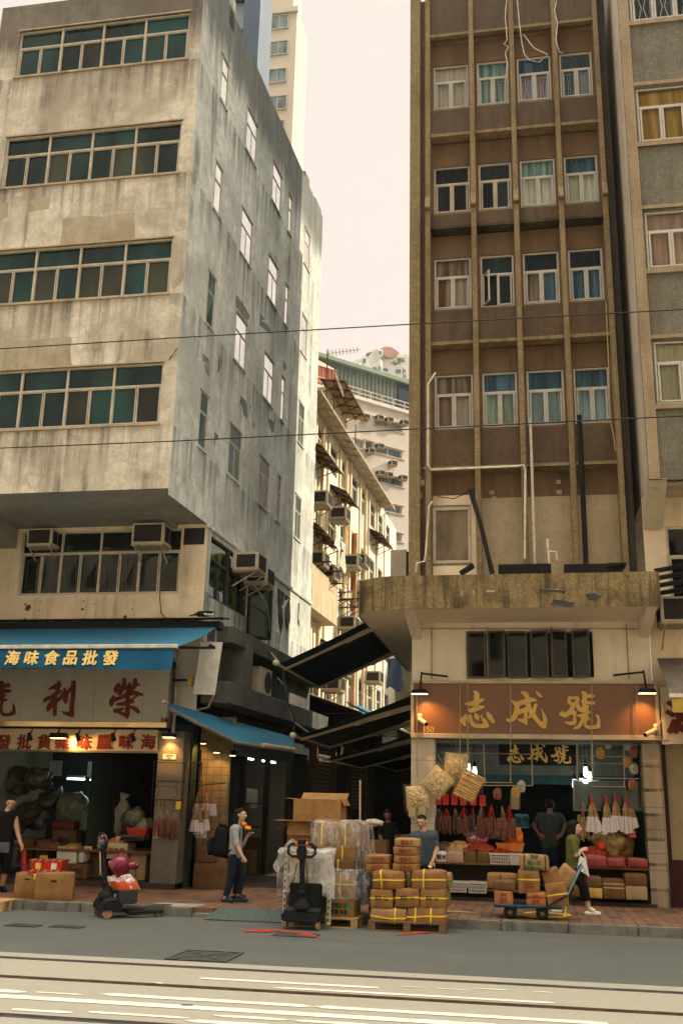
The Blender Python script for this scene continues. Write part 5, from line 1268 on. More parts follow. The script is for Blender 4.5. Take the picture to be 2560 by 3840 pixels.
note(577, 3105, 28, 18, GY - .065, PINKP, 'upper of two small papers stuck low on the left edge of the steel pillar'); note(577, 3124, 28, 20, GY - .065, PINKP, 'lower of two small papers stuck low on the left edge of the steel pillar')
SAUS = plain('sausage_brown', (.16, .045, .025), .4, 0, .4, 9); SAUSD = plain('sausage_dark', (.07, .03, .02), .45, 0, .4, 9)
STRR = plain('string_red', (.55, .04, .02), .7); STRO = plain('string_straw', (.35, .26, .14), .7)
def bundle(label, top, L, n, spread, mat, smat, seed=0, sl=.2, group=None):
    """sausages tied on strings below one hook"""
    rnd = random.Random(seed); t = thing('sausage_bundle', label, 'sausages', top, group)
    st, sg = MB(), MB(); top = Vector(top)
    for k in range(int(n * 1.5)):
        a = rnd.uniform(0, 6.28); r_ = 1.25 * spread * math.sqrt(rnd.random()); e = top + Vector((r_ * math.cos(a), r_ * .6 * math.sin(a), -L * rnd.uniform(.45, .8)))
        if k % 3 == 0: st.tube([top, top + (e - top) * .5 + Vector((0, 0, .02)), e], .0022, 3)
        q = e; f = e + Vector((rnd.uniform(-.012, .012), rnd.uniform(-.012, .012), -sl * rnd.uniform(.8, 1.1))); sg.cap(q, f, .015, .014, 6)
    st.build('string', smat, t); sg.build('sausage', mat, t, smooth=True); return t
for k, (px, py) in enumerate(((603, 3040), (630, 3035), (655, 3045))):
    bundle(('left', 'middle', 'right')[k] + ' bundle of brown dried sausages on the wire rack of the steel pillar', PY(px, py, GY - .2), .38, 22, .1, SAUS, STRO, k, .2, 'sausage bundles on the pillar rack')
# goods inside
def sack(label, c, r_, mat, seed, tie=None, name='sack', cat='sack', rot=0.0, group=None):
    t = thing(name, label, cat, c, group); rnd = random.Random(seed); m = MB(); m.ball(c, r_, 34, 22)
    C = Vector(c); rr_ = Matrix.Rotation(rot, 3, 'Y')
    m.v = [C + rr_ @ ((v - C) * (1 + .34 * noise.noise((v - C) * 1.9 / max(r_) + Vector((seed * 3.3, 0, 0))) + .13 * noise.noise((v - C) * 14 + Vector((seed, 4, 0))))) for v in m.v]
    m.build('bag', mat, t, smooth=True)
    if tie:
        e = C + rr_ @ Vector((0, 0, r_[2])); d = rr_ @ Vector((0, 0, 1)); n_ = MB(); n_.lathe(e - d * .04, [(r_[0] * .3, 0), (r_[0] * .16, .06), (r_[0] * .2, .1), (r_[0] * .42, .2)], n=14, ax=d)
        n_.v = [v + noise.noise_vector(v * 11) * .03 for v in n_.v]; n_.build('neck', mat, t, smooth=True)
    return t
POLY = plain('woven_sack', (.5, .47, .4), .7, 0, .15, 8, bmp=.5); SACKG = plain('green_sack', (.13, .155, .115), .4, 0, .35, 9, bmp=.6); SACKD = plain('dim_bag', (.045, .042, .028), .35, 0, .5, 9, bmp=.6)
p = PY(430, 3075, 21.2); sack('white woven sack slumped upright on boxes in the left shop', (p.x, 21.2, p.z), (.27, .25, .42), POLY, 2, True, rot=R(18))
p = PY(275, 3030, 21.6); sack('large grey green plastic sack leaning in the left shop, left of the white sack', (p.x, 21.6, p.z), (.34, .3, .36), SACKG, 4, True, rot=R(-50))
p = PY(320, 3085, 21.4); sack('lower green plastic sack between the white sack and the stacked boxes', (p.x, 21.4, p.z), (.3, .28, .28), SACKG, 5)
for k, (px, py, r_, lab) in enumerate(((125, 3060, .38, 'dim plastic bag piled behind the man in the tank top'), (60, 2930, .36, 'dim bag highest at the left edge of the left shop'), (195, 3000, .3, 'dim bag hanging over the dark boxes of the left shop'), (500, 3065, .24, 'clear plastic bag on boxes right of the white sack'), (545, 3100, .2, 'small clear bag beside the steel pillar on the red tray'), (40, 3100, .3, 'dim bag low behind the man at the left edge'), (150, 2920, .28, 'dim bag below the pale notice boards'))):
    p = PY(px, py, 21.7 if k < 3 else 20.6); sack(lab, (p.x, p.y, p.z), (r_, r_ * .8, r_ * .85), (SACKD, SACKG)[k in (3, 4)], 10 + k, name='plastic_bag', cat='bag')
def cbox(px0, py0, px1, py1, Y, dep, lab, **k):
    a, b = PY(px0, py1, Y), PY(px1, py0, Y); w_, h_ = b.x - a.x, b.z - a.z
    return carton(lab, ((a.x + b.x) / 2, Y + dep / 2, a.z), (w_, dep, h_), seed=int(px0 + py0), **k)
cbox(192, 3078, 280, 3112, 20.9, .4, 'dark red box with a white label on the stacked boxes in the left shop', mat=plain('dark_red_box', (.13, .03, .02), .7), tape=False)
cbox(190, 3114, 290, 3190, 20.9, .5, 'dark carton under the dark red box in the left shop', mat=CARDD, text='海味', ink=INKB, tsize=.16)
cbox(208, 3190, 290, 3236, 19.7, .42, 'white polystyrene box with a yellow heap of dried goods, in front of the left shop', mat=CARDW, tape=False)
cbox(292, 3190, 318, 3234, 19.7, .42, 'end of a second white box right of the polystyrene box', mat=CARDW, tape=False)
cbox(218, 3238, 330, 3292, 19.72, .5, 'dark carton under the white polystyrene box', mat=CARDD, text='小心輕放', ink=INKB, tsize=.1); cbox(95, 3240, 215, 3290, 19.8, .5, 'dark carton low behind the stacked red crates', mat=CARDD)
cbox(398, 3160, 480, 3220, 19.75, .45, 'pale carton lettered in red standing behind the red hydrant', mat=plain('cream_carton', (.55, .45, .28), .8, 0, .15, 5), text='銀魚幹', tsize=.13, tape=False)
cbox(480, 3195, 550, 3300, 19.8, .5, 'tall tan carton beside the steel pillar, under the scales', mat=CARDP); cbox(335, 3200, 398, 3290, 20.0, .4, 'dark carton behind the black pallet truck handle', mat=CARDD)
cbox(450, 3085, 530, 3130, 21.0, .5, 'dark carton under the white woven sack', mat=CARDD); cbox(60, 3140, 130, 3235, 20.6, .5, 'dark carton right behind the man in the tank top', mat=CARDD); cbox(130, 3150, 190, 3232, 20.4, .5, 'dark carton left of the yellow heap', mat=CARDD)
def heap(label, c, r_, mat, seed, cat='dried goods', name='goods_heap', n=110, sz=.03):
    t = thing(name, label, cat, c); rnd = random.Random(seed); m = MB(); C = Vector(c)
    m.grid(lambda u, v: C + Vector(((u - .5) * 2 * r_[0], (v - .5) * 2 * r_[1], r_[2] * max(0, (1 - (2 * u - 1) ** 2) * (1 - (2 * v - 1) ** 2)) ** .6)), 12, 8)
    for k in range(n):
        u, v = rnd.random(), rnd.random(); p = C + Vector(((u - .5) * 1.9 * r_[0], (v - .5) * 1.9 * r_[1], r_[2] * max(0, (1 - (2 * u - 1) ** 2) * (1 - (2 * v - 1) ** 2)) ** .6)); a = Vector((rnd.uniform(-1, 1), rnd.uniform(-1, 1), rnd.uniform(-.6, .6))) * sz
        m.cap(p - a, p + a, sz * .3, sz * .22, 5)
    m.build('pieces', mat, t, smooth=True); return t
p = PY(265, 3190, 19.9); heap('yellow heap of dried scallops on the white polystyrene box', (p.x, 19.92, p.z), (.2, .18, .1), plain('scallop_yellow', (.55, .36, .1), .6), 1)
p = PY(195, 3185, 20.2); heap('brown heap of dried fish left of the yellow heap', (p.x, 20.2, p.z), (.3, .2, .14), plain('dried_brown', (.2, .11, .04), .7), 2)
p = PY(285, 3172, 20.3); sack('open jute bag of dried goods behind the yellow heap', (p.x, 20.3, p.z - .1), (.28, .18, .16), plain('jute', (.3, .22, .12), .9, bmp=.4), 31)
p = PY(445, 3158, 19.9); heap('orange heap of dried shrimp behind the 230 price card', (p.x, 19.95, p.z), (.2, .15, .1), plain('shrimp_orange', (.5, .16, .03), .6), 3)
CARD_INK = plain('price_red', (.5, .04, .02), .8); PCARD = plain('price_card', (.65, .5, .28), .8)
note(219, 3173, 24, 16, 19.72, PCARD, 'price card reading 280 on the white polystyrene box', 'price_card', '280', CARD_INK, 'price card', 'price cards'); note(317, 3173, 28, 20, 19.72, PCARD, 'price card reading 1080 right of the yellow heap', 'price_card', '1080', CARD_INK, 'price card', 'price cards'); note(437, 3137, 28, 20, 19.78, PCARD, 'price card reading 230 in front of orange dried shrimp', 'price_card', '230', CARD_INK, 'price card', 'price cards'); note(151, 3207, 28, 17, 19.6, YEL, 'yellow price card above the stacked red crates', 'price_card', None, CARD_INK, 'price card', 'price cards')
def tray(label, c, w_, d_, h_, mat, name='plastic_tray', cat='tray', rz=0):
    t = thing(name, label, cat, c); m = MB(); C = Vector(c); e = .03
    lo = [(-w_ / 2 + e, -d_ / 2 + e), (w_ / 2 - e, -d_ / 2 + e), (w_ / 2 - e, d_ / 2 - e), (-w_ / 2 + e, d_ / 2 - e)]; hi = [(-w_ / 2, -d_ / 2), (w_ / 2, -d_ / 2), (w_ / 2, d_ / 2), (-w_ / 2, d_ / 2)]
    m.add([C + Vector((*q, 0)) for q in lo] + [C + Vector((*q, h_)) for q in hi], [(3, 2, 1, 0)] + [(i, (i + 1) % 4, 4 + (i + 1) % 4, 4 + i) for i in range(4)])
    m.build('shell', mat, t, solid=.008); r_ = MB()
    for i in range(4): a, b = hi[i], hi[(i + 1) % 4]; r_.bar(C + Vector((*a, h_)), C + Vector((*b, h_)), .02, .014)
    r_.build('rim', mat, t); return t
REDP = plain('red_plastic', (.5, .035, .015), .35, 0, .2, 4, coat=.2)
p = PY(522, 3130, 20.0); tray('red plastic tray on the weighing scales beside the steel pillar', (p.x, 20.0, p.z), .42, .3, .12, REDP)
t = thing('weighing_scales', 'dark electronic weighing scales under the red plastic tray', 'scales', (p.x - .02, 19.95, p.z - .12)); MB().box(p.x - .27, 19.72, p.z - .1, p.x + .2, 20.1, p.z - .01).build('plate', SSTEEL, t, bevel=.01); MB().prism([(p.x - .27, 19.66, p.z - .11), (p.x + .2, 19.66, p.z - .11), (p.x + .17, 19.715, p.z - .03), (p.x - .24, 19.715, p.z - .03)], (0, .004, 0)).build('display', BLK, t)
tb = thing('display_table', 'low dark display table along the front of the left shop', 'table', (-9, 20, PZT)); MB().box(-10.9, 19.66, .74, -7.2, 20.9, .78).build('table_top', CARDD, tb)
for x in (-10.8, -8.9, -7.3): MB().box(x, 19.8, PZT + .1, x + .06, 19.86, .74).build('leg', BLK, tb)

# ---- sign boards
SIGNC = plain('sign_acrylic', (.4, .37, .3), .5, 0, .1, .8, False); MAROON = plain('maroon_letter', (.13, .02, .012), .5)
sg = thing('shop_sign', 'large cream panel sign with three maroon characters over the left shop', 'sign', (-9, 19.2, 3.2))
mb = MB(); x = -11.4
for k in range(9): mb.box(-6.93 - .513 * (k + 1) + .005, 19.16, 3.2, -6.93 - .513 * k, 19.45, 4.25)
mb.build('panel', SIGNC, sg)
for ch, og, sc in (('rong', (400, 2530), .1786), ('li', (150, 2540), .1786), ('hao2', (0, 2540), .119)): brush(BR[ch], og, sc, 19.145).build('lettering', MAROON, sg)
lettering(sg, '146', 623, 2700, 19.15, .14, MAROON, .004, .004)
MIRR = plain('brass_mirror', (.55, .4, .2), .16, .9, .25, 2, False)
MB().box(-11.4, 19.18, 3.1, -6.93, 19.45, 3.195).build('trim', MIRR, sg); MB().box(-6.928, 19.16, 3.1, -6.89, 19.45, 4.25).build('trim', SSTEEL, sg)
s2 = thing('fascia_sign', 'strip sign of eight red characters, warm lit at the middle, over the left shop', 'sign', (-9, 19.4, 2.66))
MB().box(-11.4, 19.42, 2.66, -7.18, 19.5, 3.07).build('panel', plain('sign_cream_lit', (.5, .4, .24), .45, 0, .12, .8, False), s2); MB().box(-11.4, 19.41, 2.62, -7.16, 19.5, 2.658).build('trim', SSTEEL, s2)
REDL = plain('red_letter', (.2, .028, .014), .5)
for ch, px in (('發', 15), ('批', 92), ('貨', 168), ('雜', 235), ('味', 316), ('臘', 393), ('味', 474), ('海', 556)): lettering(s2, ch, px, 2782, 19.41, .3, REDL, .009, .006, 1.05, .008)
def floodlight(px, py, Y, lab, lit, on_target=None, e=60, sc=1.0, group=None, mats=None):
    p = PY(px, py, Y); t = thing('floodlight', lab, 'lamp', p, group); MB().box(p.x - .14 * sc, Y - .05, p.z, p.x + .14 * sc, Y + .1, p.z + .09 * sc).build('housing', BLK, t, bevel=.012); MB().bar((p.x, Y, p.z + .09 * sc), (p.x, Y + .12, p.z + .22 * sc), .025, .025).build('arm', BLK, t)
    MB().box(p.x - .12 * sc, Y - .04, p.z - .006, p.x + .12 * sc, Y + .09, p.z).build('lens', EW if lit else plain('lens_off', (.3, .3, .28), .2), t)
    if lit:
        l = spot('lamp_glow', (p.x, Y, p.z - .012), on_target, e, WARM, R(110), .8); l.parent = t; l.location -= t.location
    return t
q = PY(315, 2782, 19.42); floodlight(217, 2768, 19.1, 'rectangular floodlight shining on the lower strip sign', True, (q.x + .2, 19.45, q.z), 85, 1.15)
floodlight(632, 2765, 19.3, 'small warm floodlight over the steel pillar', True, (-6.9, 19.45, 2.2), 40, .9)
for k, (px, py, lab) in enumerate(((292, 2762, 'second'), (425, 2762, 'third'), (498, 2762, 'fourth'), (112, 2760, 'first'))):
    p = PY(px, py, 19.12); t = thing('spotlight', lab + ' unlit black spotlight from the left under the cream sign', 'lamp', p, 'unlit spotlights under the cream sign'); MB().lathe(p, [(.035, -.07), (.045, .02), (.05, .09)], n=12, ax=(.25, .3, -1)).build('barrel', BLK, t); MB().bar(p, p + Vector((0, .1, .14)), .02, .02).build('arm', BLK, t)
# ---- big blue awning
BLUE = stained('awning_blue', (0.025, 0.15, 0.24), (0.014, 0.1, 0.17), (0.1, 0.1, 0.075), .7, .6, .8); BLUEV = plain('valance_blue', (0.005, 0.07, 0.135), .75, 0, .25, 2, False)
aw = thing('shop_awning', 'wide blue fabric awning with yellow characters on its valance, over the left shop', 'awning', (-9, 18, 4))
XR_ = -6.01
mb = MB(); mb.grid(lambda u, v: (-12.5 + (XR_ + 12.5) * u, 19.4 - 2.47 * v, 5.16 - .83 * v - .05 * math.sin(math.pi * v) + .008 * math.sin(u * 40) * v), 40, 10); mb.build('canvas', BLUE, aw, smooth=True, solid=.006)
MB().box(-12.5, 16.86, 4.30, XR_ + .01, 16.95, 4.37).build('front_bar', plain('bar_cream', (.6, .53, .42), .5, obj=False), aw, bevel=.01)
mb = MB(); mb.grid(lambda u, v: (-12.5 + (XR_ - .03 + 12.5) * u, 16.9 - .12 * v + .03 * math.sin(u * 36 + v) * v * (.8 if u > .9 else .25), 4.31 - (.38 + .02 * math.sin(u * 8)) * v), 60, 8); va = mb.build('valance', BLUEV, aw, smooth=True, solid=.005)
GOLD = plain('letter_yellow', (.75, .52, .16), .6)
for ch, px in zip('海味食品批發', (47, 119, 193, 265, 338, 414)):
    p = PY(px, 2466, 16.8); m = text_mb(ch, .28, .002, .008, 1.0, .012); m.v = [Vector((v.x + p.x, v.y * .3 + 16.9 - .12 * (4.31 - (v.z + p.z)) / .38 - .03, v.z + p.z)) for v in m.v]; m.build('lettering', GOLD, va)
mb = MB()
for x in (-6.25, -8.6, -10.9): mb.bar((x, 19.4, 4.75), (x + .5, 18.2, 4.5), .05, .05); mb.bar((x + .5, 18.2, 4.5), (x, 16.95, 4.32), .045, .045)
mb.build('arm', BLK, aw)
MB().prism([(-12.5, 19.0, 5.19), (-5.86, 19.0, 5.19), (-5.86, 19.5, 5.26), (-12.5, 19.5, 5.26)], (0, 0, .035)).box(-12.5, 19.1, 5.02, -5.95, 19.4, 5.17).build('housing', BLK, aw, bevel=.006)
# dark beam and boards between awning and cream sign, at the corner
MB_ = MB().box(-12, 19.2, 4.26, -6.9, 19.5, 4.36); tag(MB_.build('sign_beam', BLK), 'dark beam under the blue awning along the top of the cream sign', 'beam')
tag(MB().box(-6.9, 19.44, 3.35, -6.45, 19.5, 4.82).build('wall_board', plain('panel_white', (.55, .52, .46), .6, 0, .12, 1, False), bevel=.006), 'plain white wall panel beside the right end of the cream sign', 'panel')
tag(MB().obox((-6.36, 18.95, 3.72), (.4, .12, 0), (0, .03, 0), (.1, .0, 1.02)).build('white_board', plain('board_white', (.6, .57, .5), .6, 0, .25, 3, False), bevel=.004), 'white streaked board standing at the corner above the alley awning', 'panel')
t = thing('work_lamp', 'yellow capped lamp on an iron bracket beside the white wall panel', 'lamp', (-6.75, 19.2, 3.6)); MB().bar((-7.1, 19.3, 4.02), (-6.55, 19.2, 4.02), .04, .04).build('bracket', BLK, t); p = PY(714, 2555, 19.15); MB().lathe(p - Vector((0, 0, .1)), [(.05, 0), (.065, .03), (.065, .2), (.03, .23)], n=12).build('lamp_head', plain('lamp_yellow', (.6, .36, .06), .5), t)
pp = MB(); pp.tube([(-6.83, 19.3, 3.0), (-6.83, 19.3, 4.9)], .035, 8); pp.tube([(-6.05, 19.2, 5.05), (-6.05, 19.25, 3.7), (-6.15, 19.3, 3.5), (-6.4, 19.35, 3.45)], .022, 6); tag(pp.build('pole_pipe', plain('pipe_grey', (.32, .3, .25), .5, .2, obj=False)), 'grey pipes running down the corner beside the white board', 'pipe')

# ---- alley side: tiled display, lamps, shop fronts
TILE = mosaic('shop_tile', (.24, .2, .125), (.2, .165, .1), (.1, .09, .06), .15, (.12, .09, .05), .5, .3)
dw = thing('tiled_wall', 'cream tiled display wall lit by two warm lamps at the alley corner', 'wall', (-6.3, 20.5, PZT)); MB().box(-6.58, 20.4, PZT, -5.98, 20.5, 2.75).build('tiles', TILE, dw); MB().box(-6.6, 20.36, 2.75, -5.9, 20.5, 3.4).build('top_board', plain('ochre_board', (.22, .16, .085), .7, obj=False), dw)
MB().box(-6.72, 20.2, PZT, -6.6, 20.34, 3.3).build('post', plain('post_ochre', (.36, .26, .13), .6, obj=False), dw)
for k, (px, py) in enumerate(((812, 2822), (872, 2833))):
    p = PY(px, py, 20.2); t = thing('disc_lamp', ('left' if k == 0 else 'right') + ' of two small warm lamps over the tiled display wall', 'lamp', p, 'warm lamps over the tiled wall'); MB().lathe(p, [(.1, 0), (.1, .015), (.03, .03)], n=16).build('shade', BLK, t); MB().lathe(p, [(.06, -.006), (.06, -.002)], n=14).build('bulb', EW, t)
    l = spot('lamp_glow', p - Vector((0, 0, .02)), p + Vector((0.02, .16, -1)), 9, WARM, R(120), .7); l.parent = t; l.location -= t.location
p = PY(762, 2788, 19.9); t = thing('disc_lamp', 'small warm lamp at the top of the ochre post right of the steel pillar', 'lamp', p); MB().lathe(p, [(.07, 0), (.07, .02), (.02, .05)], n=14).build('shade', BLK, t); MB().lathe(p, [(.05, -.006), (.05, -.002)], n=14).build('bulb', EW, t); l = spot('lamp_glow', p - Vector((0, 0, .02)), (-6.66, 20.2, 2.4), 20, WARM, R(110), .7); l.parent = t; l.location -= t.location
hr = thing('hanging_rail', 'thin steel rail frame holding bagged fish at the alley corner', 'rack', (-6.5, 19.9, 1.7)); mb = MB()
for (a, b) in (((745, 2945), (845, 2937)), ((700, 2930), (755, 2930)), ((756, 2860), (756, 3030)), ((700, 3010), (760, 3010)), ((707, 2860), (760, 2862))): mb.tube([PY(*a, 19.95), PY(*b, 19.95)], .01, 5)
mb.build('frame', BLK, hr)
FISHB = plain('fish_brown', (.28, .17, .06), .35, 0, .5, 12); FPAP = plain('bag_paper', (.55, .5, .5), .6, 0, .12, 5)
def fishbag(label, top, L, w_, seed, group=None):
    """dried fish bags: red string, brown upper bag, white paper wrapped end"""
    t = thing('dried_fish_bag', label, 'dried fish', top, group); rnd = random.Random(seed); top = Vector(top)
    s, f, pa = MB(), MB(), MB()
    for k in range(4):
        x = (k - 1.5) * w_ / 4 + rnd.uniform(-.01, .01); y = rnd.uniform(-.03, .03); a = top + Vector((x * .3, y * .3, -L * .25)); b = top + Vector((x, y, -L * .62)); c = top + Vector((x * 1.5, y, -L * rnd.uniform(.95, 1.02)))
        s.tube([top, a], .006, 4); f.tube([a, a + (b - a) * .25, a + (b - a) * .7, b], [.012, .028, .026, .022], 7); pa.tube([b - (c - b) * .1, b + (c - b) * .3, c], [.026, .036, .04], 8)
    s.build('string', STRR, t); f.build('fish', FISHB, t, smooth=True); pa.build('paper_wrap', FPAP, t, smooth=True); return t
for k, (px, py) in enumerate(((733, 3010), (752, 3020), (772, 3008), (760, 3035))): fishbag('bagged dried fish in the lower cluster at the alley corner, ' + ('leftmost', 'second from the left', 'rightmost', 'front centre')[k], PY(px, py, 19.75 + .06 * k), .55, .13, k, 'bagged fish at the alley corner')
for k, (px, py) in enumerate(((750, 2945), (775, 2948), (800, 2950))): fishbag('bagged dried fish in the upper cluster under the steel rail, ' + ('left', 'middle', 'right')[k], PY(px, py, 20.05), .56, .13, k + 7, 'bagged fish at the alley corner')
cbox(735, 3180, 810, 3232, 20.0, .3, 'dim carton low under the bagged fish at the alley corner', mat=CARDD); cbox(790, 3160, 850, 3240, 20.1, .25, 'dim box wrapped in brown plastic below the tiled wall', mat=plain('amber_wrap', (.2, .12, .04), .25)); cbox(720, 3240, 850, 3330, 19.95, .35, 'lowest dim carton at the alley corner', mat=CARDD)
# dark shop fronts along the alley: frame posts, back panels, dim goods
af = thing('alley_shopfront', 'dark open shop fronts under the concrete ledge along the left of the alley', 'shop', SP(6, PZT))
mb = MB()
for s_ in (3.4, 5.2, 7.0, 8.9, 10.6): mb.obox(SP(s_, PZT, -.05), AD * .14, AN * .12, (0, 0, 3.45))
mb.obox(SP(3.4, 3.0, -.02), AD * 7.3, AN * .1, (0, 0, .55)); mb.build('frame', plain('front_dark', (.03, .03, .026), .6, obj=False), af)
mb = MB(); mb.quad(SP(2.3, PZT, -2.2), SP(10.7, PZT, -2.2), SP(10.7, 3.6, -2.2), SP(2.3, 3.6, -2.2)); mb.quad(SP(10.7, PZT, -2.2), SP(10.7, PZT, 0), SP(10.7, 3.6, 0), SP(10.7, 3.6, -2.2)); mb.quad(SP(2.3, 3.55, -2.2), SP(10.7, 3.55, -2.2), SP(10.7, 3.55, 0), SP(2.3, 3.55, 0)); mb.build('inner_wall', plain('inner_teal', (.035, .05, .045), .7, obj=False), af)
for k in range(2):
    a, b = SP(6.4 + 1.9 * k, 2.75, -.5), SP(7.5 + 1.9 * k, 2.75, -.5); t = thing('tube_light', ('nearer' if k == 0 else 'farther') + ' lit tube in the dark alley shop behind the cartons', 'lamp', (a + b) / 2); MB().cap(a, b, .018, .018, 8).build('tube', emit('tube_cool', (.9, 1, .95), 9), t); MB().bar(a + Vector((0, 0, .05)), b + Vector((0, 0, .05)), .06, .04).build('fitting', ALUW, t)
for k, (s_, o_, z, w_, h_, m) in enumerate(((5.6, -.6, 1.75, .5, .4, CARDP), (6.2, -.7, 1.2, .6, .5, CARDD), (7.4, -.6, 1.6, .5, .45, CARDW), (5.7, -.4, PZT, .7, .7, CARDD), (6.6, -.3, .13, .6, .55, CARDD), (7.7, -.4, .13, .7, .8, CARDD), (4.4, -.5, .13, .7, .6, CARDD))):
    carton(('pale carton high on a shelf in the dark alley shop', 'dim carton at chest height in the dark alley shop', 'white carton on a shelf in the dark alley shop', 'dim carton on the floor behind the backpack woman', 'dim carton on the floor in the middle of the alley shop', 'dim tall carton deep in the alley shop', 'dim carton on the floor nearest the tiled wall')[k], SP(s_, z, o_), (w_, .45, h_), RZA, m, seed=k, tape=False, text='海產' if k == 0 else None)
sh = MB()
for z in (1.18, 1.73): sh.obox(SP(5.3, z - .03, -1.0), AD * 3, AN * .7, (0, 0, .025))
sh.build('shelf', BLK, af)
# blue awning along the alley side
tp = [(628, 2634, 0.0), (760, 2672, .25), (900, 2709, .45), (1000, 2737, .55), (1103, 2765, .6)]; bt = [(634, 2650, .12), (752, 2712, .5), (885, 2778, .85), (990, 2797, .95), (1100, 2812, 1.0)]
A_ = [SP(*PS(x, y, o)[:2], o) for x, y, o in tp]; B_ = [SP(*PS(x, y, o)[:2], o) for x, y, o in bt]
ba = thing('side_awning', 'narrow sagging blue awning along the left wall of the alley', 'awning', A_[2])
mb = MB(); mb.add(A_ + B_, [(i, i + 1, 6 + i, 5 + i) for i in range(4)]); mb.build('canvas', BLUE, ba, solid=.008)
MB().tube([b - Vector((0, 0, .03)) for b in B_[:4]], .035, 8).build('front_bar', plain('bar_grey', (.2, .18, .15), .5, obj=False), ba); MB().tube([B_[3] + AD * -.15, B_[4]], .055, 10).build('roller', plain('roller_cream', (.5, .42, .3), .5, obj=False), ba); MB().cap(A_[0] - AD * .2, A_[0], .035, .03).build('end_cap', ALUW, ba)
mb = MB(); v0 = [b - Vector((0, 0, .06)) for b in B_[2:]]; mb.add(v0 + [v - Vector((0, 0, .22)) for v in v0], [(0, 1, 4, 3), (1, 2, 5, 4)]); mb.build('valance', plain('valance_dark', (.02, .03, .035), .8, obj=False), ba)
# dark retractable awnings from the right hand building over the alley
NAVY = plain('awning_navy', (.006, .02, .026), .85, 0, .4, 1.5, False)
def dark_awning(label, y0, y1, zw, zo, xo, grp, col=(.45, .34, .2), xw=-2.26):
    t = thing('dark_awning', label, 'awning', ((xw + xo) / 2, y0, zo), grp)
    mb = MB(); mb.grid(lambda u, v: (xw + (xo - xw) * u, y0 + (y1 - y0) * v, zw + (zo - zw) * u - .05 * math.sin(math.pi * u)), 10, 6); mb.build('canvas', NAVY, t, smooth=True, solid=.01)
    MB().tube([(xo, y0 - .08, zo), (xo, y1 + .05, zo)], .035, 8).build('front_bar', plain('bar_tan', (.5, .4, .26), .5, obj=False), t); MB().cap((xo, y0 - .2, zo), (xo, y0 - .1, zo), .06, .06).build('end_cap', ALU, t)
    for y in (y0 + .55, y1 - .1):
        m_ = MB(); e0, e1 = Vector((xw, y, zw - .16)), Vector((xo, y, zo - .02)); md = e0 + (e1 - e0) * .5; m_.bar(e0, md, .05, .1); m_.bar(md, e1, .045, .08); m_.bar(md - (e1 - e0).normalized() * .06, md + (e1 - e0).normalized() * .06, .07, .12); m_.build('arm', plain('arm_tan', (.42, .33, .21), .45, .1, .25, 2, False), t)
    return t
dark_awning('large dark awning raised steeply across the alley, just under the rounded canopy', 19.65, 23.7, 5.7, 4.39, -4.87, 'dark awnings over the alley')
dark_awning('second dark awning across the alley, at the level of the brown sign', 20.0, 23.6, 3.82, 3.02, -4.56, 'dark awnings over the alley')
dark_awning('third dark awning deeper in the alley, below and behind the second one', 23.9, 29.0, 3.5, 2.75, -4.7, 'dark awnings over the alley')
dark_awning('farthest dark awning, low at the back of the alley', 29.4, 36, 3.6, 2.9, -4.6, 'dark awnings over the alley')
t = thing('condenser', 'cream outdoor condenser with a round fan grille between the two concrete ledges', 'air conditioner', SP(5.2, 4.05, .3), rz=RZA); MB().box(-.42, -.17, 0, .42, .17, .62).build('casing', ACB, t, bevel=.02); MB().lathe((.12, -.175, .31), [(.24, 0), (.24, .012)], n=24, ax=(0, -1, 0)).build('fan', ACD, t)
cb_ = MB(); cb_.tube([SP(5.6, 4.5, .62), SP(6.0, 4.35, .7), SP(6.1, 4.0, .72), SP(6.7, 3.6, .72), SP(8.2, 3.45, .7), SP(9.5, 3.2, .7)], .016, 5); tag(cb_.build('white_cable', plain('cable_white', (.6, .57, .5), .5, obj=False)), 'white cable looping down from the condenser along the ledge', 'cable')
cb_ = MB(); cb_.tube([PX(1062, 2500, -4.9), PX(1066, 2560, -4.95), PX(1080, 2640, -4.95), PX(1105, 2690, -4.95), PX(1103, 2740, -5)], .02, 6); tag(cb_.build('blue_hose', plain('hose_blue', (.05, .12, .2), .5, obj=False)), 'blue hose hanging from the raised dark awning', 'hose')
cb_ = MB(); cb_.tube([SP(4.3, 6.45, .35), SP(4.9, 6.1, .5), SP(5.4, 5.8, .42), SP(6.0, 5.2, .25), (-4.95, 19.9, 4.5)], .018, 5); tag(cb_.build('drain_hose', plain('hose_grey', (.35, .33, .28), .5, obj=False)), 'grey drain hose slanting down from the side wall air conditioner', 'hose')
cc = MB(); cc.tube([PY(607, 2160, GY - .06), PY(600, 2240, GY - .06), PY(605, 2300, GY - .08), PY(625, 2322, GY - .1), PY(675, 2328, GY - .1)], .012, 5); tag(cc.build('brown_cable', plain('cable_brown', (.14, .06, .03), .6, obj=False)), 'thin brown cable curving down the wall from the larger air conditioner', 'cable')
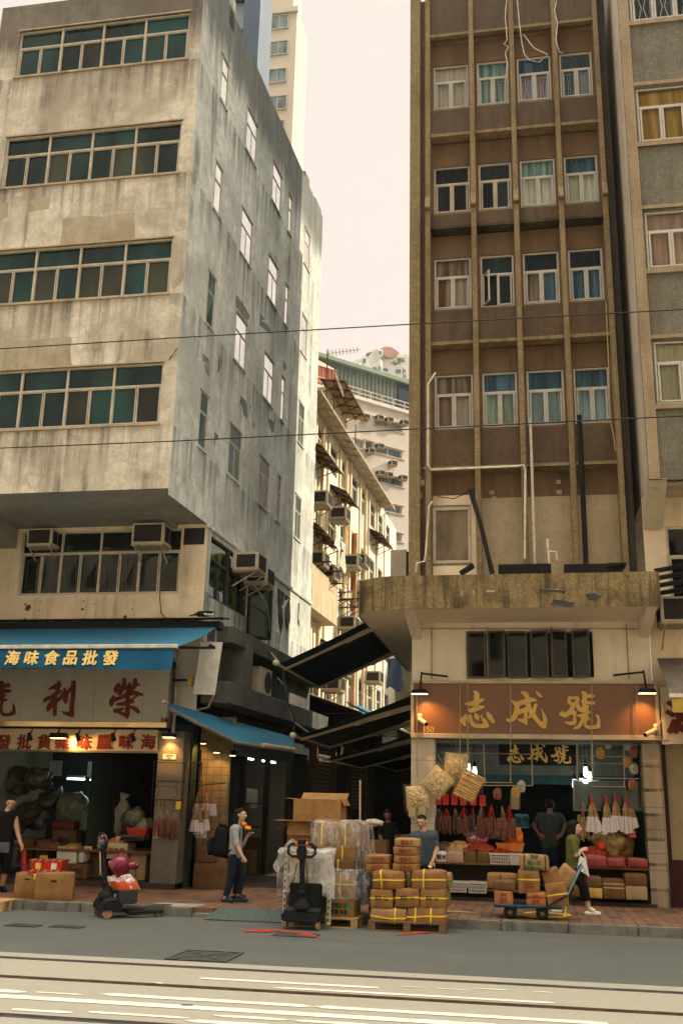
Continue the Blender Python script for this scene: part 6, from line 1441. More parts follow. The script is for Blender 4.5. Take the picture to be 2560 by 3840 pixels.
# ================================================================ right shop
BRSIGN = None
def m_granite():
    m, n, b = _new('brown_granite'); v = pos(n); f = noi(n, v, 130, 2, .8)
    lk(n, mix(n, ramp(n, f, .35, .7), (.1, .038, .013), (.24, .095, .034)), b.inputs['Base Color']); b.inputs['Roughness'].default_value = .35; return m
sg = thing('shop_sign', 'long brown granite sign with three gold characters over the right shop', 'sign', (0, 19.4, 3.0))
MB().box(-2.14, 19.44, 3.06, 2.26, 19.58, 3.98).build('panel', m_granite(), sg)
fm = MB(); fm.box(-2.2, 19.4, 2.97, 2.33, 19.58, 3.058).box(-2.2, 19.4, 3.982, 2.33, 19.58, 4.03).box(-2.2, 19.41, 3.058, -2.142, 19.58, 3.982).box(2.262, 19.41, 3.058, 2.33, 19.58, 3.982); fm.build('frame', plain('sign_frame', (.42, .34, .22), .4, .3, .2, 2, False), sg, bevel=.006)
GOLDM = plain('gold_letter', (.55, .34, .07), .4, .25, .15, 3, False)
GS = (('zhi', (1710, 2580), .1786), ('cheng', (1890, 2580), .1897), ('hao', (2080, 2580), .2009))
for ch, og, sc in GS: brush(BR[ch], og, sc, 19.42, .019).build('lettering', GOLDM, sg)
lettering(sg, '150', 1607, 2735, 19.435, .15, plain('number_tan', (.4, .26, .12), .5), .003, .004)
def signlamp(px, py, lab, tgt, e, lit):
    p = PY(px, py, 19.15); t = thing('sign_lamp', lab, 'lamp', p, 'lamps at the ends of the gold lettered sign'); MB().prism([(p.x - .17, 19.02, p.z), (p.x + .17, 19.02, p.z), (p.x + .12, 19.06, p.z + .08), (p.x - .12, 19.06, p.z + .08)], (0, .22, 0)).build('housing', BLK, t, bevel=.01); MB().bar((p.x, 19.2, p.z + .06), (p.x, 19.5, p.z + .45), .03, .03).bar((p.x, 19.45, p.z + .42), (p.x + (.5 if px < 2000 else -.55), 19.45, p.z + .36), .035, .035).build('arm', BLK, t)
    MB().box(p.x - .15, 19.04, p.z - .008, p.x + .15, 19.22, p.z - .001).build('lens', emit('lamp_soft', (1, .7, .35), 2.5), t)
    l = spot('lamp_glow', (p.x, 19.13, p.z - .02), tgt, e, WARM, R(100), .9); l.parent = t; l.location -= t.location
signlamp(1573, 2602, 'lamp on a black arm at the left end of the gold lettered sign', (-1.75, 19.46, 3.05), 42, True); signlamp(2424, 2600, 'lit lamp on a black arm at the right end of the gold lettered sign', (1.95, 19.46, 3.0), 38, True)
for nm, (px, py), d, lab in (('a', (1590, 2705), -1, 'cream security camera at the left end of the gold lettered sign, above the number 150'), ('b', (2440, 2745), 1, 'cream security camera below the right end of the gold lettered sign')):
    p = PY(px, py, 19.2); t = thing('security_camera', lab, 'camera', p, 'security cameras on the gold lettered sign'); CAMW = plain('camera_cream', (.6, .5, .36), .4); a = p + Vector((d * .1, .1, .05)); b = p + Vector((-d * .12 if d > 0 else .05, -.14, -.06))
    MB().tube([a, b], .042, 10).build('body', CAMW, t); MB().tube([b, b + (b - a) * .04], .034, 10).build('lens', BLK, t); MB().ball(a + Vector((0, .05, .06)), .05, 10, 8).build('mount', CAMW, t)
cb_ = MB(); cb_.tube([PY(2450, 2735, 19.3), PY(2475, 2710, 19.3), PY(2488, 2660, 19.35), PY(2475, 2610, 19.4), PY(2462, 2590, 19.4)], .012, 5); tag(cb_.build('camera_cable', plain('cable_tan', (.4, .3, .18), .5, obj=False)), 'tan cable looping up from the right security camera', 'cable')
# pillars
RPL = mosaic('mirror_stone', (.3, .25, .18), (.2, .165, .12), (.06, .05, .04), .42, (.42, .3, .17), .8, .25)
for x0, x1, lab in ((-2.2, -1.77, 'pale panelled pillar at the left of the right shop, behind hanging bags'), (2.0, 2.33, 'polished stone pillar at the right end of the right shop')):
    t = thing('shop_pillar', lab, 'pillar', ((x0 + x1) / 2, 19.6, PZT)); m = MB(); z = PZT
    for h_ in (.62, .28, .4, .38, .3, .46, .4): m.box(x0, RY_ - .08, z, x1, RY_ + .3, z + h_ - .005); z += h_
    m.build('cladding', RPL if x0 > 0 else CREAMW, t, bevel=.004)
# room
rs = thing('shop_interior', 'interior of the right shop with white ceiling band, teal strip and dark doorway', 'shop', (0, 22, PZT))
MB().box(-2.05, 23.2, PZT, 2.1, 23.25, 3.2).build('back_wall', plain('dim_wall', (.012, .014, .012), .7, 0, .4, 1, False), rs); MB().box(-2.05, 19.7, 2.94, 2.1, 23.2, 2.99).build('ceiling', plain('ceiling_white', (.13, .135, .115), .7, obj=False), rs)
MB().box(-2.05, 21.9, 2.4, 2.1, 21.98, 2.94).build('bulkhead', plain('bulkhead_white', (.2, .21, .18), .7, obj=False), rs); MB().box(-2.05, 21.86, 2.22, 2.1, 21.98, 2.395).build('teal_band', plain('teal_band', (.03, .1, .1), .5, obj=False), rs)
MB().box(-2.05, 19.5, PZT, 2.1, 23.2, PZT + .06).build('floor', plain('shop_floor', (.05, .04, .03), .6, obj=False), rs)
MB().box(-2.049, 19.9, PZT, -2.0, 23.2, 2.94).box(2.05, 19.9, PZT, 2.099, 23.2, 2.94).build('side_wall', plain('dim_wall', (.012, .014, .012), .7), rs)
hs = thing('hanging_sign', 'black hanging board with three gold characters inside the right shop', 'sign', (0, 20.6, 2.4)); a, b = PY(1870, 2867, 20.6), PY(2157, 2782, 20.6); MB().box(a.x, 20.6, a.z, b.x, 20.65, b.z).build('board', plain('lacquer_black', (.008, .008, .008), .7, obj=False), hs, bevel=.006)
for (ch, og, sc), o2 in zip(GS, ((1892, 2786), (1972, 2784), (2055, 2786))): brush(BR[ch], o2, sc * .5, 20.592, .006).build('lettering', GOLDM, hs)
# rods and rails
RODM = plain('rod_brass', (.3, .24, .15), .35, .5, .2, 4, False)
for k, (px, y0, y1) in enumerate(((1724, 2560, 3000), (1753, 2560, 2880), (1913, 2560, 2935), (2217, 2560, 2870), (2386, 2560, 2780), (1562, 2605, 2920))):
    a, b = PY(px, y0, 19.33), PY(px, y1, 19.33)
    tag(MB().tube([a, b], .009, 6).build('hanging_rod', RODM), 'thin steel rod hanging in front of the gold lettered sign, ' + ('left of the first character', 'through its first character', 'through the second character', 'through the third character', 'rightmost by the lit lamp', 'leftmost by the security camera')[k], 'rod', 'thin rods in front of the sign')
def frame_rails(name, lab, segs, Y, r_=.011):
    m = MB()
    for a, b in segs: m.tube([PY(*a, Y), PY(*b, Y)], r_, 6)
    return tag(m.build(name, RODM), lab, 'rack')
c6 = lambda x, y: (1500 + x * .676, 2700 + y * .676)
frame_rails('display_rail', 'rectangular steel rail frame hung with red tagged sausages in the right shop', [(c6(95, 178), c6(725, 190)), (c6(95, 258), c6(330, 262)), (c6(240, 345), c6(620, 348)), (c6(168, 125), c6(1310, 135)), (c6(180, 362), c6(730, 364)), (c6(725, 115), c6(733, 365)), (c6(462, 130), c6(468, 362)), (c6(95, 100), c6(95, 335)), (c6(185, 130), c6(190, 430))], 19.72)
frame_rails('display_rail', 'steel rail frame hung with white wrapped fish at the right of the right shop', [(c6(970, 200), c6(1310, 205)), (c6(980, 240), c6(1310, 243)), (c6(990, 322), c6(1320, 326)), (c6(1060, 370), c6(1250, 372)), (c6(978, 130), c6(980, 330)), (c6(1065, 130), c6(1066, 330)), (c6(1240, 130), c6(1242, 372))], 19.74)
gv = thing('glass_cabinet', 'small mirrored glass cabinet with a steel frame behind the white wrapped fish', 'cabinet', (1.5, 20.1, 1.4)); m = MB()
for (a, b) in (((960, 335), (1100, 337)), ((960, 335), (962, 500)), ((962, 500), (1110, 500)), ((1200, 495), (1345, 500)), ((1330, 150), (1340, 500)), ((1270, 340), (1272, 440))): m.bar(PY(*c6(*a), 20.15), PY(*c6(*b), 20.15), .03, .03)
m.build('frame', SSTEEL, gv); a, b = PY(*c6(962, 498), 20.18), PY(*c6(1335, 340), 20.18); MB().quad((a.x, 20.18, a.z), (b.x, 20.18, a.z), (b.x, 20.18, b.z), (a.x, 20.18, b.z)).build('mirror', plain('mirror_dark', (.06, .07, .07), .12, .9, .1, 2, False), gv)
# bulbs
def bulb(px, py, Y, lab, e, r_=.047):
    p = PY(px, py, Y); t = thing('hanging_bulb', lab, 'lamp', p, 'bare white bulbs in the right shop'); MB().lathe(p - Vector((0, 0, .09)), [(.01, 0), (r_ * .8, .03), (r_, .09), (r_ * .75, .16), (.03, .2)], n=16).build('bulb', EC, t, smooth=True); MB().lathe(p + Vector((0, 0, .1)), [(.035, 0), (.03, .08), (.01, .1)], n=10).build('socket', BLK, t); MB().tube([p + Vector((0, 0, .2)), (p.x, p.y, 2.94)], .006, 4).build('cord', BLK, t)
    if e: l = point('bulb_glow', p - Vector((0, 0, .14)), e, COOL, .08); l.parent = t; l.location -= t.location
bulb(*c6(376, 272), 20.2, 'left one of the bulb pair behind the hanging puffed food bags', 0); bulb(*c6(412, 290), 20.1, 'right one of the bulb pair behind the hanging puffed food bags', 6)
bulb(*c6(1027, 290), 20.1, 'upper one of the bulb pair right of the black hanging board', 6); bulb(*c6(1048, 318), 20.2, 'lower one of the bulb pair right of the black hanging board', 0)
bulb(*c6(966, 358), 20.9, 'small bulb lowest at the left of the right hand pair', 0, .05); bulb(*c6(1005, 352), 20.9, 'small bulb beside the lowest one, nearer the white wrapped fish', 3, .055)
# hanging sausages with red tags
TAGR = emit_free = plain('tag_red', (.62, .04, .02), .6)
for k, (x, y, kind) in enumerate(((210, 440, 0), (252, 440, 0), (300, 440, 0), (350, 442, 1), (405, 442, 0), (456, 446, 2))):
    p = PY(*c6(x, y), 19.7); t = thing('red_tag', 'red paper tag on the sausage rail, ' + ('first', 'second', 'third', 'fourth', 'fifth', 'sixth')[k] + ' from the left', 'tag', p, 'red tags on the sausage rail'); MB().box(p.x - .055, 19.69, p.z - .1, p.x + .055, 19.695, p.z + .09).build('card', TAGR, t); m = text_mb('臘/腸'.replace('/', '\n'), .07, .0005, .0); place(m, T(p.x, 19.687, p.z)); m.build('lettering', INKR, t); MB().tube([(p.x, 19.7, p.z + .09), (p.x, 19.7, p.z + .3)], .004, 4).build('hook', RODM, t)
SA = ((215, 490, .3, 16, SAUSD, STRO), (255, 490, .32, 20, SAUS, STRR), (303, 490, .32, 16, SAUSD, STRO), (353, 480, .36, 20, SAUS, STRR), (405, 480, .3, 12, SAUSD, STRR), (450, 470, .5, 30, SAUS, STRO), (505, 470, .5, 26, SAUS, STRR), (562, 475, .5, 24, SAUS, STRO), (605, 470, .55, 22, SAUS, STRR))
for k, (x, y, L, n, ma, sm) in enumerate(SA): bundle('bundle of dark dried sausages on the right shop rail, ' + ('leftmost', 'second from left', 'third from left', 'fourth, on bright red strings', 'fifth, sparse and small', 'sixth, wide and full', 'seventh, on bright red strings', 'eighth', 'rightmost, next to the dark doorway')[k], PY(*c6(x, y), 19.72), L, n, .09, ma, sm, 30 + k, .2, 'sausage bundles on the right shop rail')
for k, (x, y) in enumerate(((1060, 410), (1075, 470), (1138, 415), (1190, 405), (1247, 410), (1280, 455))): fishbag('white wrapped dried fish at the right of the right shop, ' + ('first from left', 'second from left, lower', 'third from left', 'fourth from left', 'fifth from left', 'rightmost')[k], PY(*c6(x, y), 19.7 + .03 * k), .68 if k not in (1, 5) else .46, .16, 60 + k, 'white wrapped fish on the right rail')
m = bundle('bundle of golden dried fish strips left of the white wrapped fish', PY(*c6(1012, 450), 19.75), .5, 18, .08, FISHB, STRO, 90, .3)
# puffed food bags
PUFF = plain('puffed_food', (.62, .46, .22), .5, 0, .45, 16, bmp=.5); STICK = plain('fried_stick', (.55, .33, .1), .6, 0, .25, 9); BAGF = film('bag_film', (.85, .7, .45), .1, .15, 5)
def puffbag(label, c, w_, h_, seed, stick=False, rot=0.0, flip=False):
    t = thing('snack_bag', label, 'bag', c, 'bags of puffed food hung by the right shop'); rnd = random.Random(seed); m, f = MB(), MB(); C = Vector(c); rr_ = Matrix.Rotation(rot, 3, 'Y')
    if stick:
        for k in range(11):
            z = -h_ / 2 + h_ * (k + .5) / 11; a = rr_ @ Vector((-w_ * .4, rnd.uniform(-.04, .04), z + rnd.uniform(-.01, .01))); b = rr_ @ Vector((w_ * .4, rnd.uniform(-.04, .04), z + .02)); m.cap(C + a, C + b, .024, .022, 8)
    else:
        for sg_ in (-1, 1):
            def pil(u, v):
                b = max(0, math.sin(math.pi * u) * math.sin(math.pi * v)) ** .5; nz = noise.noise(Vector((u * 9 + seed, v * 9, sg_)))
                return C + rr_ @ Vector(((u - .5) * w_ * .9, sg_ * b * (.085 + .06 * abs(nz)), (v - .5) * h_ * .9))
            m.grid(pil, 26, 26)
    m.build('food', STICK if stick else PUFF, t, smooth=True)
    f.grid(lambda u, v: C + rr_ @ Vector(((u - .5) * w_ * 1.08, -.11 * math.sin(math.pi * u) ** .5 * math.sin(math.pi * v) ** .5 + .012 * math.sin(u * 23 + v * 17), (v - .5) * h_ * 1.1)), 12, 12); f.build('wrapper', BAGF, t, smooth=True)
    MB().tube([C + rr_ @ Vector((0, 0, h_ * .5)), C + Vector((0, 0, h_ * .5 + .25))], .005, 4).build('cord', STRO, t); return t
p = PY(*c6(207, 345), 19.3); puffbag('diamond hung clear bag of pale puffed chunks, leftmost of the upper bags', p, .5, .5, 1, rot=R(42))
p = PY(*c6(308, 255), 19.6); puffbag('clear bag of pale puffed chunks highest up beside the bulbs', p, .48, .52, 2, rot=R(5))
p = PY(*c6(380, 370), 19.25); puffbag('clear bag of golden fried sticks hung at a slant', p, .44, .5, 3, True, rot=R(28))
p = PY(*c6(95, 430), 19.35); puffbag('lower left clear bag of puffed food hanging over the man with short hair', p, .46, .46, 4, rot=R(-4))
PAN = plain('panda_card', (.45, .36, .2), .7)
for k, px in enumerate((66, 120)):
    p = PY(*c6(px, 510), 19.3); tag(MB().box(p.x - .07, 19.28, p.z - .1, p.x + .07, 19.33, p.z + .09).build('snack_packet', PAN, bevel=.02, seg=2), ('left' if k == 0 else 'right') + ' of two small tan packets with green tops below the lower left bag', 'packet', 'small tan packets')
WP = (plain('packet_pale', (.45, .42, .33), .3, 0, .4, 14), plain('packet_rust', (.3, .09, .04), .35, 0, .4, 14), STICK)
for k, (x, y, w_) in enumerate(((1262, 170, 'first'), (1290, 205, 'second'), (1258, 262, 'third'), (1296, 300, 'fourth'), (1288, 390, 'fifth'), (640, 430, 'sixth'), (672, 400, 'seventh'), (540, 440, 'eighth'), (1110, 215, 'ninth'), (1150, 160, 'tenth'))):
    p = PY(*c6(x, y), 19.9); m, _ = soft((.13, .05, .2), .014, k, 5, .03); m.v = [v + p for v in m.v]; tag(m.build('goods_packet', WP[k % 3], smooth=True), 'glossy packet hung inside the right shop, ' + w_ + ' of ten ' + ('near the upper right rails' if k < 5 or k > 7 else 'left of the doorway'), 'packet', 'glossy packets in the right shop')
# stall tables with goods
st_ = thing('stall_bench', 'dark two tier stall bench along the left half of the right shop', 'bench', (-.8, 19.9, PZT)); a, b = PY(1630, 3235, 19.55), PY(1985, 3240, 19.55)
MB().box(-1.75, 19.5, .74, b.x + .1, 20.5, .79).build('top', CARDD, st_); MB().box(-1.75, 19.75, PZT, b.x + .1, 19.8, .74).build('front_board', plain('bench_dark', (.02, .016, .013), .7, obj=False), st_)
for x in (-1.7, -.8, b.x): MB().box(x, 19.55, PZT, x + .05, 19.6, .74).build('leg', BLK, st_)
MB().box(-1.75, 19.5, .3, b.x + .1, 19.74, .33).build('shelf', CARDD, st_)
st_ = thing('stall_bench', 'dark two tier stall bench along the right half of the right shop', 'bench', (1.4, 19.9, PZT)); MB().box(.75, 19.5, .74, 1.99, 20.5, .79).build('top', CARDD, st_); MB().box(.75, 19.78, PZT, 1.99, 19.83, .74).build('front_board', plain('bench_dark', (.02, .016, .013), .7), st_)
for x in (.76, 1.93): MB().box(x, 19.55, PZT, x + .05, 19.6, .74).build('leg', BLK, st_)
WBASK = plain('white_basket', (.55, .5, .42), .5)
def basket(px0, py0, px1, py1, Y, dep, lab, mat=WBASK, grp='white plastic baskets at the right shop', fill=None):
    a, b = PY(px0, py1, Y), PY(px1, py0, Y); w_, h_ = b.x - a.x, b.z - a.z; t = thing('plastic_basket', lab, 'basket', ((a.x + b.x) / 2, Y, a.z), grp); m = MB(); e = .02
    m.box(a.x + e, Y + e, a.z, b.x - e, Y + dep - e, a.z + .012)
    for k in range(11):
        x = a.x + e + (w_ - 2 * e) * k / 10
        for yy, s in ((Y, 1), (Y + dep, -1)): m.bar((x, yy + s * e, a.z), (x, yy, b.z), .014, .008)
    for k in range(6):
        y = Y + dep * k / 5
        for xx, s in ((a.x, 1), (b.x, -1)): m.bar((xx + s * e, y, a.z), (xx, y, b.z), .014, .008)
    for f in (0.02, .35, .68): z = a.z + h_ * f; ee = e * (1 - f); m.box(a.x + ee, Y + ee - .004, z, b.x - ee, Y + ee + .004, z + .014); m.box(a.x + ee, Y + dep - ee - .004, z, b.x - ee, Y + dep - ee + .004, z + .014); m.box(a.x + ee - .004, Y + ee, z, a.x + ee + .004, Y + dep - ee, z + .014); m.box(b.x - ee - .004, Y + ee, z, b.x - ee + .004, Y + dep - ee, z + .014)
    m.build('lattice', mat, t); r_ = MB()
    for p, q in (((a.x, Y), (b.x, Y)), ((b.x, Y), (b.x, Y + dep)), ((b.x, Y + dep), (a.x, Y + dep)), ((a.x, Y + dep), (a.x, Y))): r_.bar((*p, b.z), (*q, b.z), .026, .03)
    r_.build('rim', mat, t)
    if fill: MB().box(a.x + .03, Y + .03, a.z + .014, b.x - .03, Y + dep - .03, b.z - .03).build('contents', fill, t)
    return t
CHIL = plain('dried_red', (.26, .03, .015), .6, 0, .5, 14); DIMF = plain('dim_goods', (.14, .08, .05), .6, 0, .5, 14)
basket(*c6(497, 745), *c6(604, 800), 19.46, .36, 'white basket of red goods on the left bench, left of the cartons on the trolley', fill=CHIL); basket(*c6(606, 745), *c6(668, 803), 19.44, .36, 'white basket on the left bench partly behind the trolley cartons', fill=CHIL)
basket(*c6(272, 903), *c6(368, 955), 19.4, .3, 'white basket on the floor, left of two under the left bench', fill=DIMF); basket(*c6(376, 905), *c6(478, 960), 19.4, .3, 'white basket on the floor, right of two under the left bench', fill=DIMF)
cbox(*c6(198, 728), *c6(258, 790), 19.5, .35, 'white printed carton at the left end of the left bench', mat=CARDW, text='蝦米', ink=INKB, tsize=.1, tape=False); cbox(*c6(260, 728), *c6(350, 792), 19.48, .35, 'carton draped in pinkish film on the left bench', mat=plain('pink_wrap', (.4, .24, .16), .4), tape=False); cbox(*c6(355, 728), *c6(422, 792), 19.5, .35, 'left of two square brown cartons on the left bench', mat=CARDD, tape=False); cbox(*c6(425, 728), *c6(497, 792), 19.5, .35, 'right of two square brown cartons on the left bench', mat=CARDD, tape=False)
p = PY(*c6(250, 690), 19.9); heap('heap of dark dried mushrooms on the left bench', (p.x, 19.8, p.z - .15), (.3, .25, .2), plain('mushroom', (.09, .06, .035), .7), 5, n=160); p = PY(*c6(330, 700), 19.9); heap('heap of golden dried fish maw on the left bench', (p.x, 19.75, p.z - .08), (.25, .2, .16), plain('maw_gold', (.4, .26, .08), .5), 6, n=140, sz=.04); p = PY(*c6(440, 700), 19.9); heap('heap of red dried chillies on the left bench', (p.x, 19.75, p.z - .06), (.3, .2, .12), CHIL, 7, n=150); p = PY(*c6(560, 735), 19.6); heap('heap of dark red wolfberries in the white basket of the left bench', (p.x, 19.64, p.z - .02), (.18, .15, .08), CHIL, 8)
ORF = plain('orange_goods', (.6, .15, .02), .5, 0, .3, 12)
p = PY(*c6(632, 665), 19.9); sack('pointed orange bag of dried shrimp standing in a tray on the left bench', (p.x, 19.9, p.z), (.17, .14, .24), ORF, 71, name='shrimp_bag', cat='bag'); p = PY(*c6(610, 728), 19.75); tray('orange tray of dried shrimp on the left bench', (p.x, 19.8, p.z), .5, .36, .13, plain('orange_tray', (.6, .2, .04), .5))
p = PY(*c6(425, 675), 20.1); sack('bright pink bag on the left bench behind the chillies', (p.x, 20.1, p.z), (.22, .18, .12), plain('pink_bag', (.5, .1, .1), .4), 72, name='plastic_bag', cat='bag'); p = PY(*c6(430, 620), 20.3); tag(MB().box(p.x - .28, 20.2, p.z - .1, p.x + .22, 20.5, p.z + .08).build('glass_box', plain('pale_glass_box', (.2, .15, .12), .2), bevel=.02), 'low dim display box behind the pink bag', 'box')
TEALB = plain('teal_box', (.04, .16, .17), .7, 0, .25, 4)
cbox(*c6(634, 522), *c6(712, 600), 20.5, .3, 'teal printed box stack at the left of the doorway in the right shop', mat=TEALB, text='鮑魚', ink=plain('ink_dark_teal', (.01, .04, .045), .8), tsize=.2, tape=False); cbox(*c6(470, 580), *c6(600, 660), 20.7, .3, 'dim blue grey printed carton behind the chilli heap', mat=plain('blue_grey_box', (.08, .11, .12), .7), text='海味', ink=plain('ink_pale', (.25, .27, .25), .8), tsize=.25, tape=False); cbox(*c6(612, 385), *c6(660, 495), 20.8, .3, 'dim tan poster sheet at the left of the doorway', mat=CARDP, tape=False)
REDC = plain('red_cloth', (.24, .035, .03), .45, 0, .35, 7)
for k, (x0, x1, y0, y1) in enumerate(((1030, 1145, 755, 818), (1150, 1250, 765, 818), (1262, 1368, 770, 818))): cbox(*c6(x0, y0), *c6(x1, y1), 19.46, .4, 'red film covered box on the right bench, ' + ('left', 'middle', 'right')[k] + ' of three', mat=REDC, tape=False, group='red covered boxes on the right bench', amp=.016)
p = PY(*c6(1070, 730), 19.9); heap('heap of dark red dates behind the red boxes on the right bench', (p.x, 19.85, p.z - .05), (.22, .2, .14), CHIL, 9, n=150); p = PY(*c6(1180, 690), 20.1); sack('large amber bag of dried goods on the right bench', (p.x, 20.1, p.z), (.36, .26, .34), plain('amber_bag', (.28, .16, .04), .3, 0, .5, 8, bmp=.5), 73, name='goods_bag', cat='bag'); p = PY(*c6(1115, 610), 20.2); sack('small pale green bag on top of the amber bag', (p.x, 20.15, p.z), (.14, .12, .09), plain('bag_pale_green', (.25, .3, .22), .3, bmp=.5), 74, name='goods_bag', cat='bag')
note(*c6(1098, 678), 22, 24, 19.7, TAGR, 'bright red price tag standing on the right bench', 'price_tag', None, None, 'price tag'); note(*c6(1262, 612), 30, 28, 19.85, plain('neon_red', (.5, .05, .03), .5), 'red printed notice right of the amber bag', 'paper_note', '特價/優惠', plain('ink_pink', (.75, .3, .2), .8))
jb = MB()
for r_ in range(6):
    for c in range(4): p = PY(*c6(1200 + c * 15, 625 + r_ * 20), 19.9); t = tag(MB().lathe(p, [(.022, 0), (.024, .005), (.024, .055), (.018, .07), (.02, .085)], n=8).build('jar', plain('jar_dark', (.03, .022, .018), .25)), None, 'jar', 'small dark jars stacked on the right bench'); t['label'] = 'small dark jar, row %s column %s of the jar stack on the right bench' % (('one', 'two', 'three', 'four', 'five', 'six')[r_], ('one', 'two', 'three', 'four')[c])
for k, (x0, x1, y0, y1, m_) in enumerate(((1035, 1118, 870, 928, CARDD), (1045, 1120, 930, 988, plain('yellow_carton', (.45, .3, .07), .7)), (1125, 1242, 885, 990, CARDD), (1247, 1365, 855, 920, CARDD), (1250, 1370, 922, 996, CARDP), (945, 990, 920, 980, CARDD))): cbox(*c6(x0, y0), *c6(x1, y1), 19.35, .4, 'carton under the right bench, ' + ('brown, on top of the yellow one', 'yellow with white labels', 'tied with pale string, middle', 'plain, upper right', 'wrapped in pale film, lower right', 'dark, behind the legs of the walking woman')[k], mat=m_, group='cartons under the right bench', straps='h.55 h.75' if k == 2 else '', smat=TAPE)
# fittings: neighbour's sign, number plates, plaques
ns = thing('neighbour_sign', 'cream sign with a red character cut off by the right photo edge', 'sign', (3, 19.3, 3)); a, b = PY(2478, 2795, 19.4), PY(2560, 2575, 19.4); MB().box(2.36, 19.4, 2.95, 6, 19.55, 3.92).build('panel', plain('sign_cream2', (.55, .45, .28), .5, 0, .12, .8, False), ns); MB().box(2.36, 19.38, 2.91, 6, 19.55, 2.947).build('trim', ALUW, ns); lettering(ns, '源', 2560, 2690, 19.395, .62, MAROON, .02, .012)
np_ = note(2479, 2772, 28, 20, 19.39, PAP, 'white street number plate reading 152 at the right edge', 'number_plate', '德輔道西/152', CARD_INK, 'number plate')
na = thing('neighbour_awning', 'dull grey and yellow awning hanging at the right edge over the neighbour shop', 'awning', (3, 18.5, 4)); p0, p1 = PY(2462, 2470, 19.4), PY(2508, 2605, 18.2)
mb = MB(); mb.grid(lambda u, v: (p0.x + (p1.x - p0.x) * v + 4 * u, 19.4 - 1.2 * v, p0.z + (p1.z - p0.z) * v), 6, 6); mb.build('canvas', stained('awning_dull', (.17, .14, .1), (.1, .085, .06), (.04, .035, .03), .7, .7, 2), na, solid=.01); MB().box(p1.x - .01, 18.14, p1.z - .05, p1.x + 4, 18.22, p1.z + .02).build('front_bar', plain('bar_cream', (.6, .53, .42), .5), na); MB().box(p1.x + .03, 18.16, p1.z - .3, p1.x + 4, 18.18, p1.z - .052).build('valance', plain('valance_yellow', (.5, .33, .06), .7, 0, .2, 2, False), na)
ac((2.75, 19.15, 5.0), 0, 'dark air conditioner on a bracket at the right edge beside the tiled canopy', 1.1)
sv = MB()
for k in range(4): sv.bar((2.36, 19.0 - .1 * k, 6.0 - .16 * k), (3.3, 18.7 - .1 * k, 6.1 - .16 * k), .3, .02)
tag(sv.build('slat_shade', BLK), 'dark slatted shade beyond the right end of the tiled canopy', 'shade')
# things on top of the tiled canopy
ph = thing('roof_cabinet', 'cream metal cabinet standing on the canopy roof beside the mosaic block', 'cabinet', (-2.9, 21.5, CZ1)); a, b = PY(1463, 2150, 21.6), PY(1532, 2060, 21.6); MB().box(a.x, 21.6, CZ1, -2.55, 22.6, b.z).build('casing', CREAMW, ph, bevel=.01); MB().box(-2.549, 21.62, CZ1, -2.3, 22.6, b.z - .05).build('side_panel', BLK, ph)
bp = MB(); a = PY(2170, 1558, 19.3); bp.tube([(a.x, 19.3, 5.8), (a.x, 19.3, a.z)], .05, 8); tag(bp.build('black_pipe', BLK), 'thick black pipe rising from the canopy up the third bay of the mosaic block', 'pipe')
wp = MB(); a = PY(1987, 1570, 19.35); wp.tube([(a.x, 19.35, 5.8), (a.x, 19.35, a.z)], .028, 8); tag(wp.build('white_pipe', plain('pipe_pale', (.5, .44, .34), .5, obj=False)), 'thin pale vent pipe between the second and third ribs, left of the black pipe', 'pipe')
cw_ = [(1560, 2140), (1575, 2110), (1605, 2105), (1612, 1880), (1604, 1770), (1604, 1440), (1632, 1398)]
wc = MB(); wc.tube([PY(1632, 1398, 19.42), PY(1604, 1440, 19.42), PY(1604, 1745, 19.42), PY(1615, 1762, 19.42), PY(1940, 1748, 19.42), PY(1962, 1745, 19.42), PY(1968, 1765, 19.42), PY(1966, 2095, 19.42)], .024, 6); tag(wc.build('white_conduit', plain('pipe_white', (.62, .55, .43), .5, obj=False)), 'long white conduit bent across the mosaic block between its first and third ribs', 'pipe')
wc = MB(); wc.tube([PY(1620, 1880, 19.4), PY(1607, 1900, 19.4), PY(1595, 2080, 19.4), PY(1590, 2105, 19.4), PY(1562, 2112, 19.4), PY(1558, 2145, 19.4)], .02, 6); tag(wc.build('white_conduit', MATS['pipe_white']), 'short white conduit left of the brown low window of the mosaic block', 'pipe')
wc = MB(); wc.tube([PY(2050, 2020, 19.2), PY(2056, 2095, 19.2), PY(2060, 2145, 19.2)], .022, 6); wc.tube([PY(2056, 2068, 19.2), PY(2082, 2070, 19.2), PY(2088, 2100, 19.2)], .02, 6); tag(wc.build('vent_pipe', MATS['pipe_white']), 'short forked white pipe standing on the canopy', 'pipe')
bm_ = MB(); bm_.tube([PY(1765, 1835, 19.2), PY(1775, 1880, 19.2), PY(1800, 1960, 19.1), PY(1830, 2090, 19.1), PY(1845, 2150, 19.1)], [.06, .05, .045, .045, .05], 7); bm_.tube([PY(1765, 1835, 19.2), PY(1745, 1850, 19.3), PY(1700, 1870, 19.4), PY(1640, 1862, 19.5)], .01, 5); tag(bm_.build('old_bracket', plain('bracket_black', (.02, .018, .016), .6, obj=False)), 'crooked black iron bracket leaning from the canopy towards the brown low window', 'bracket')
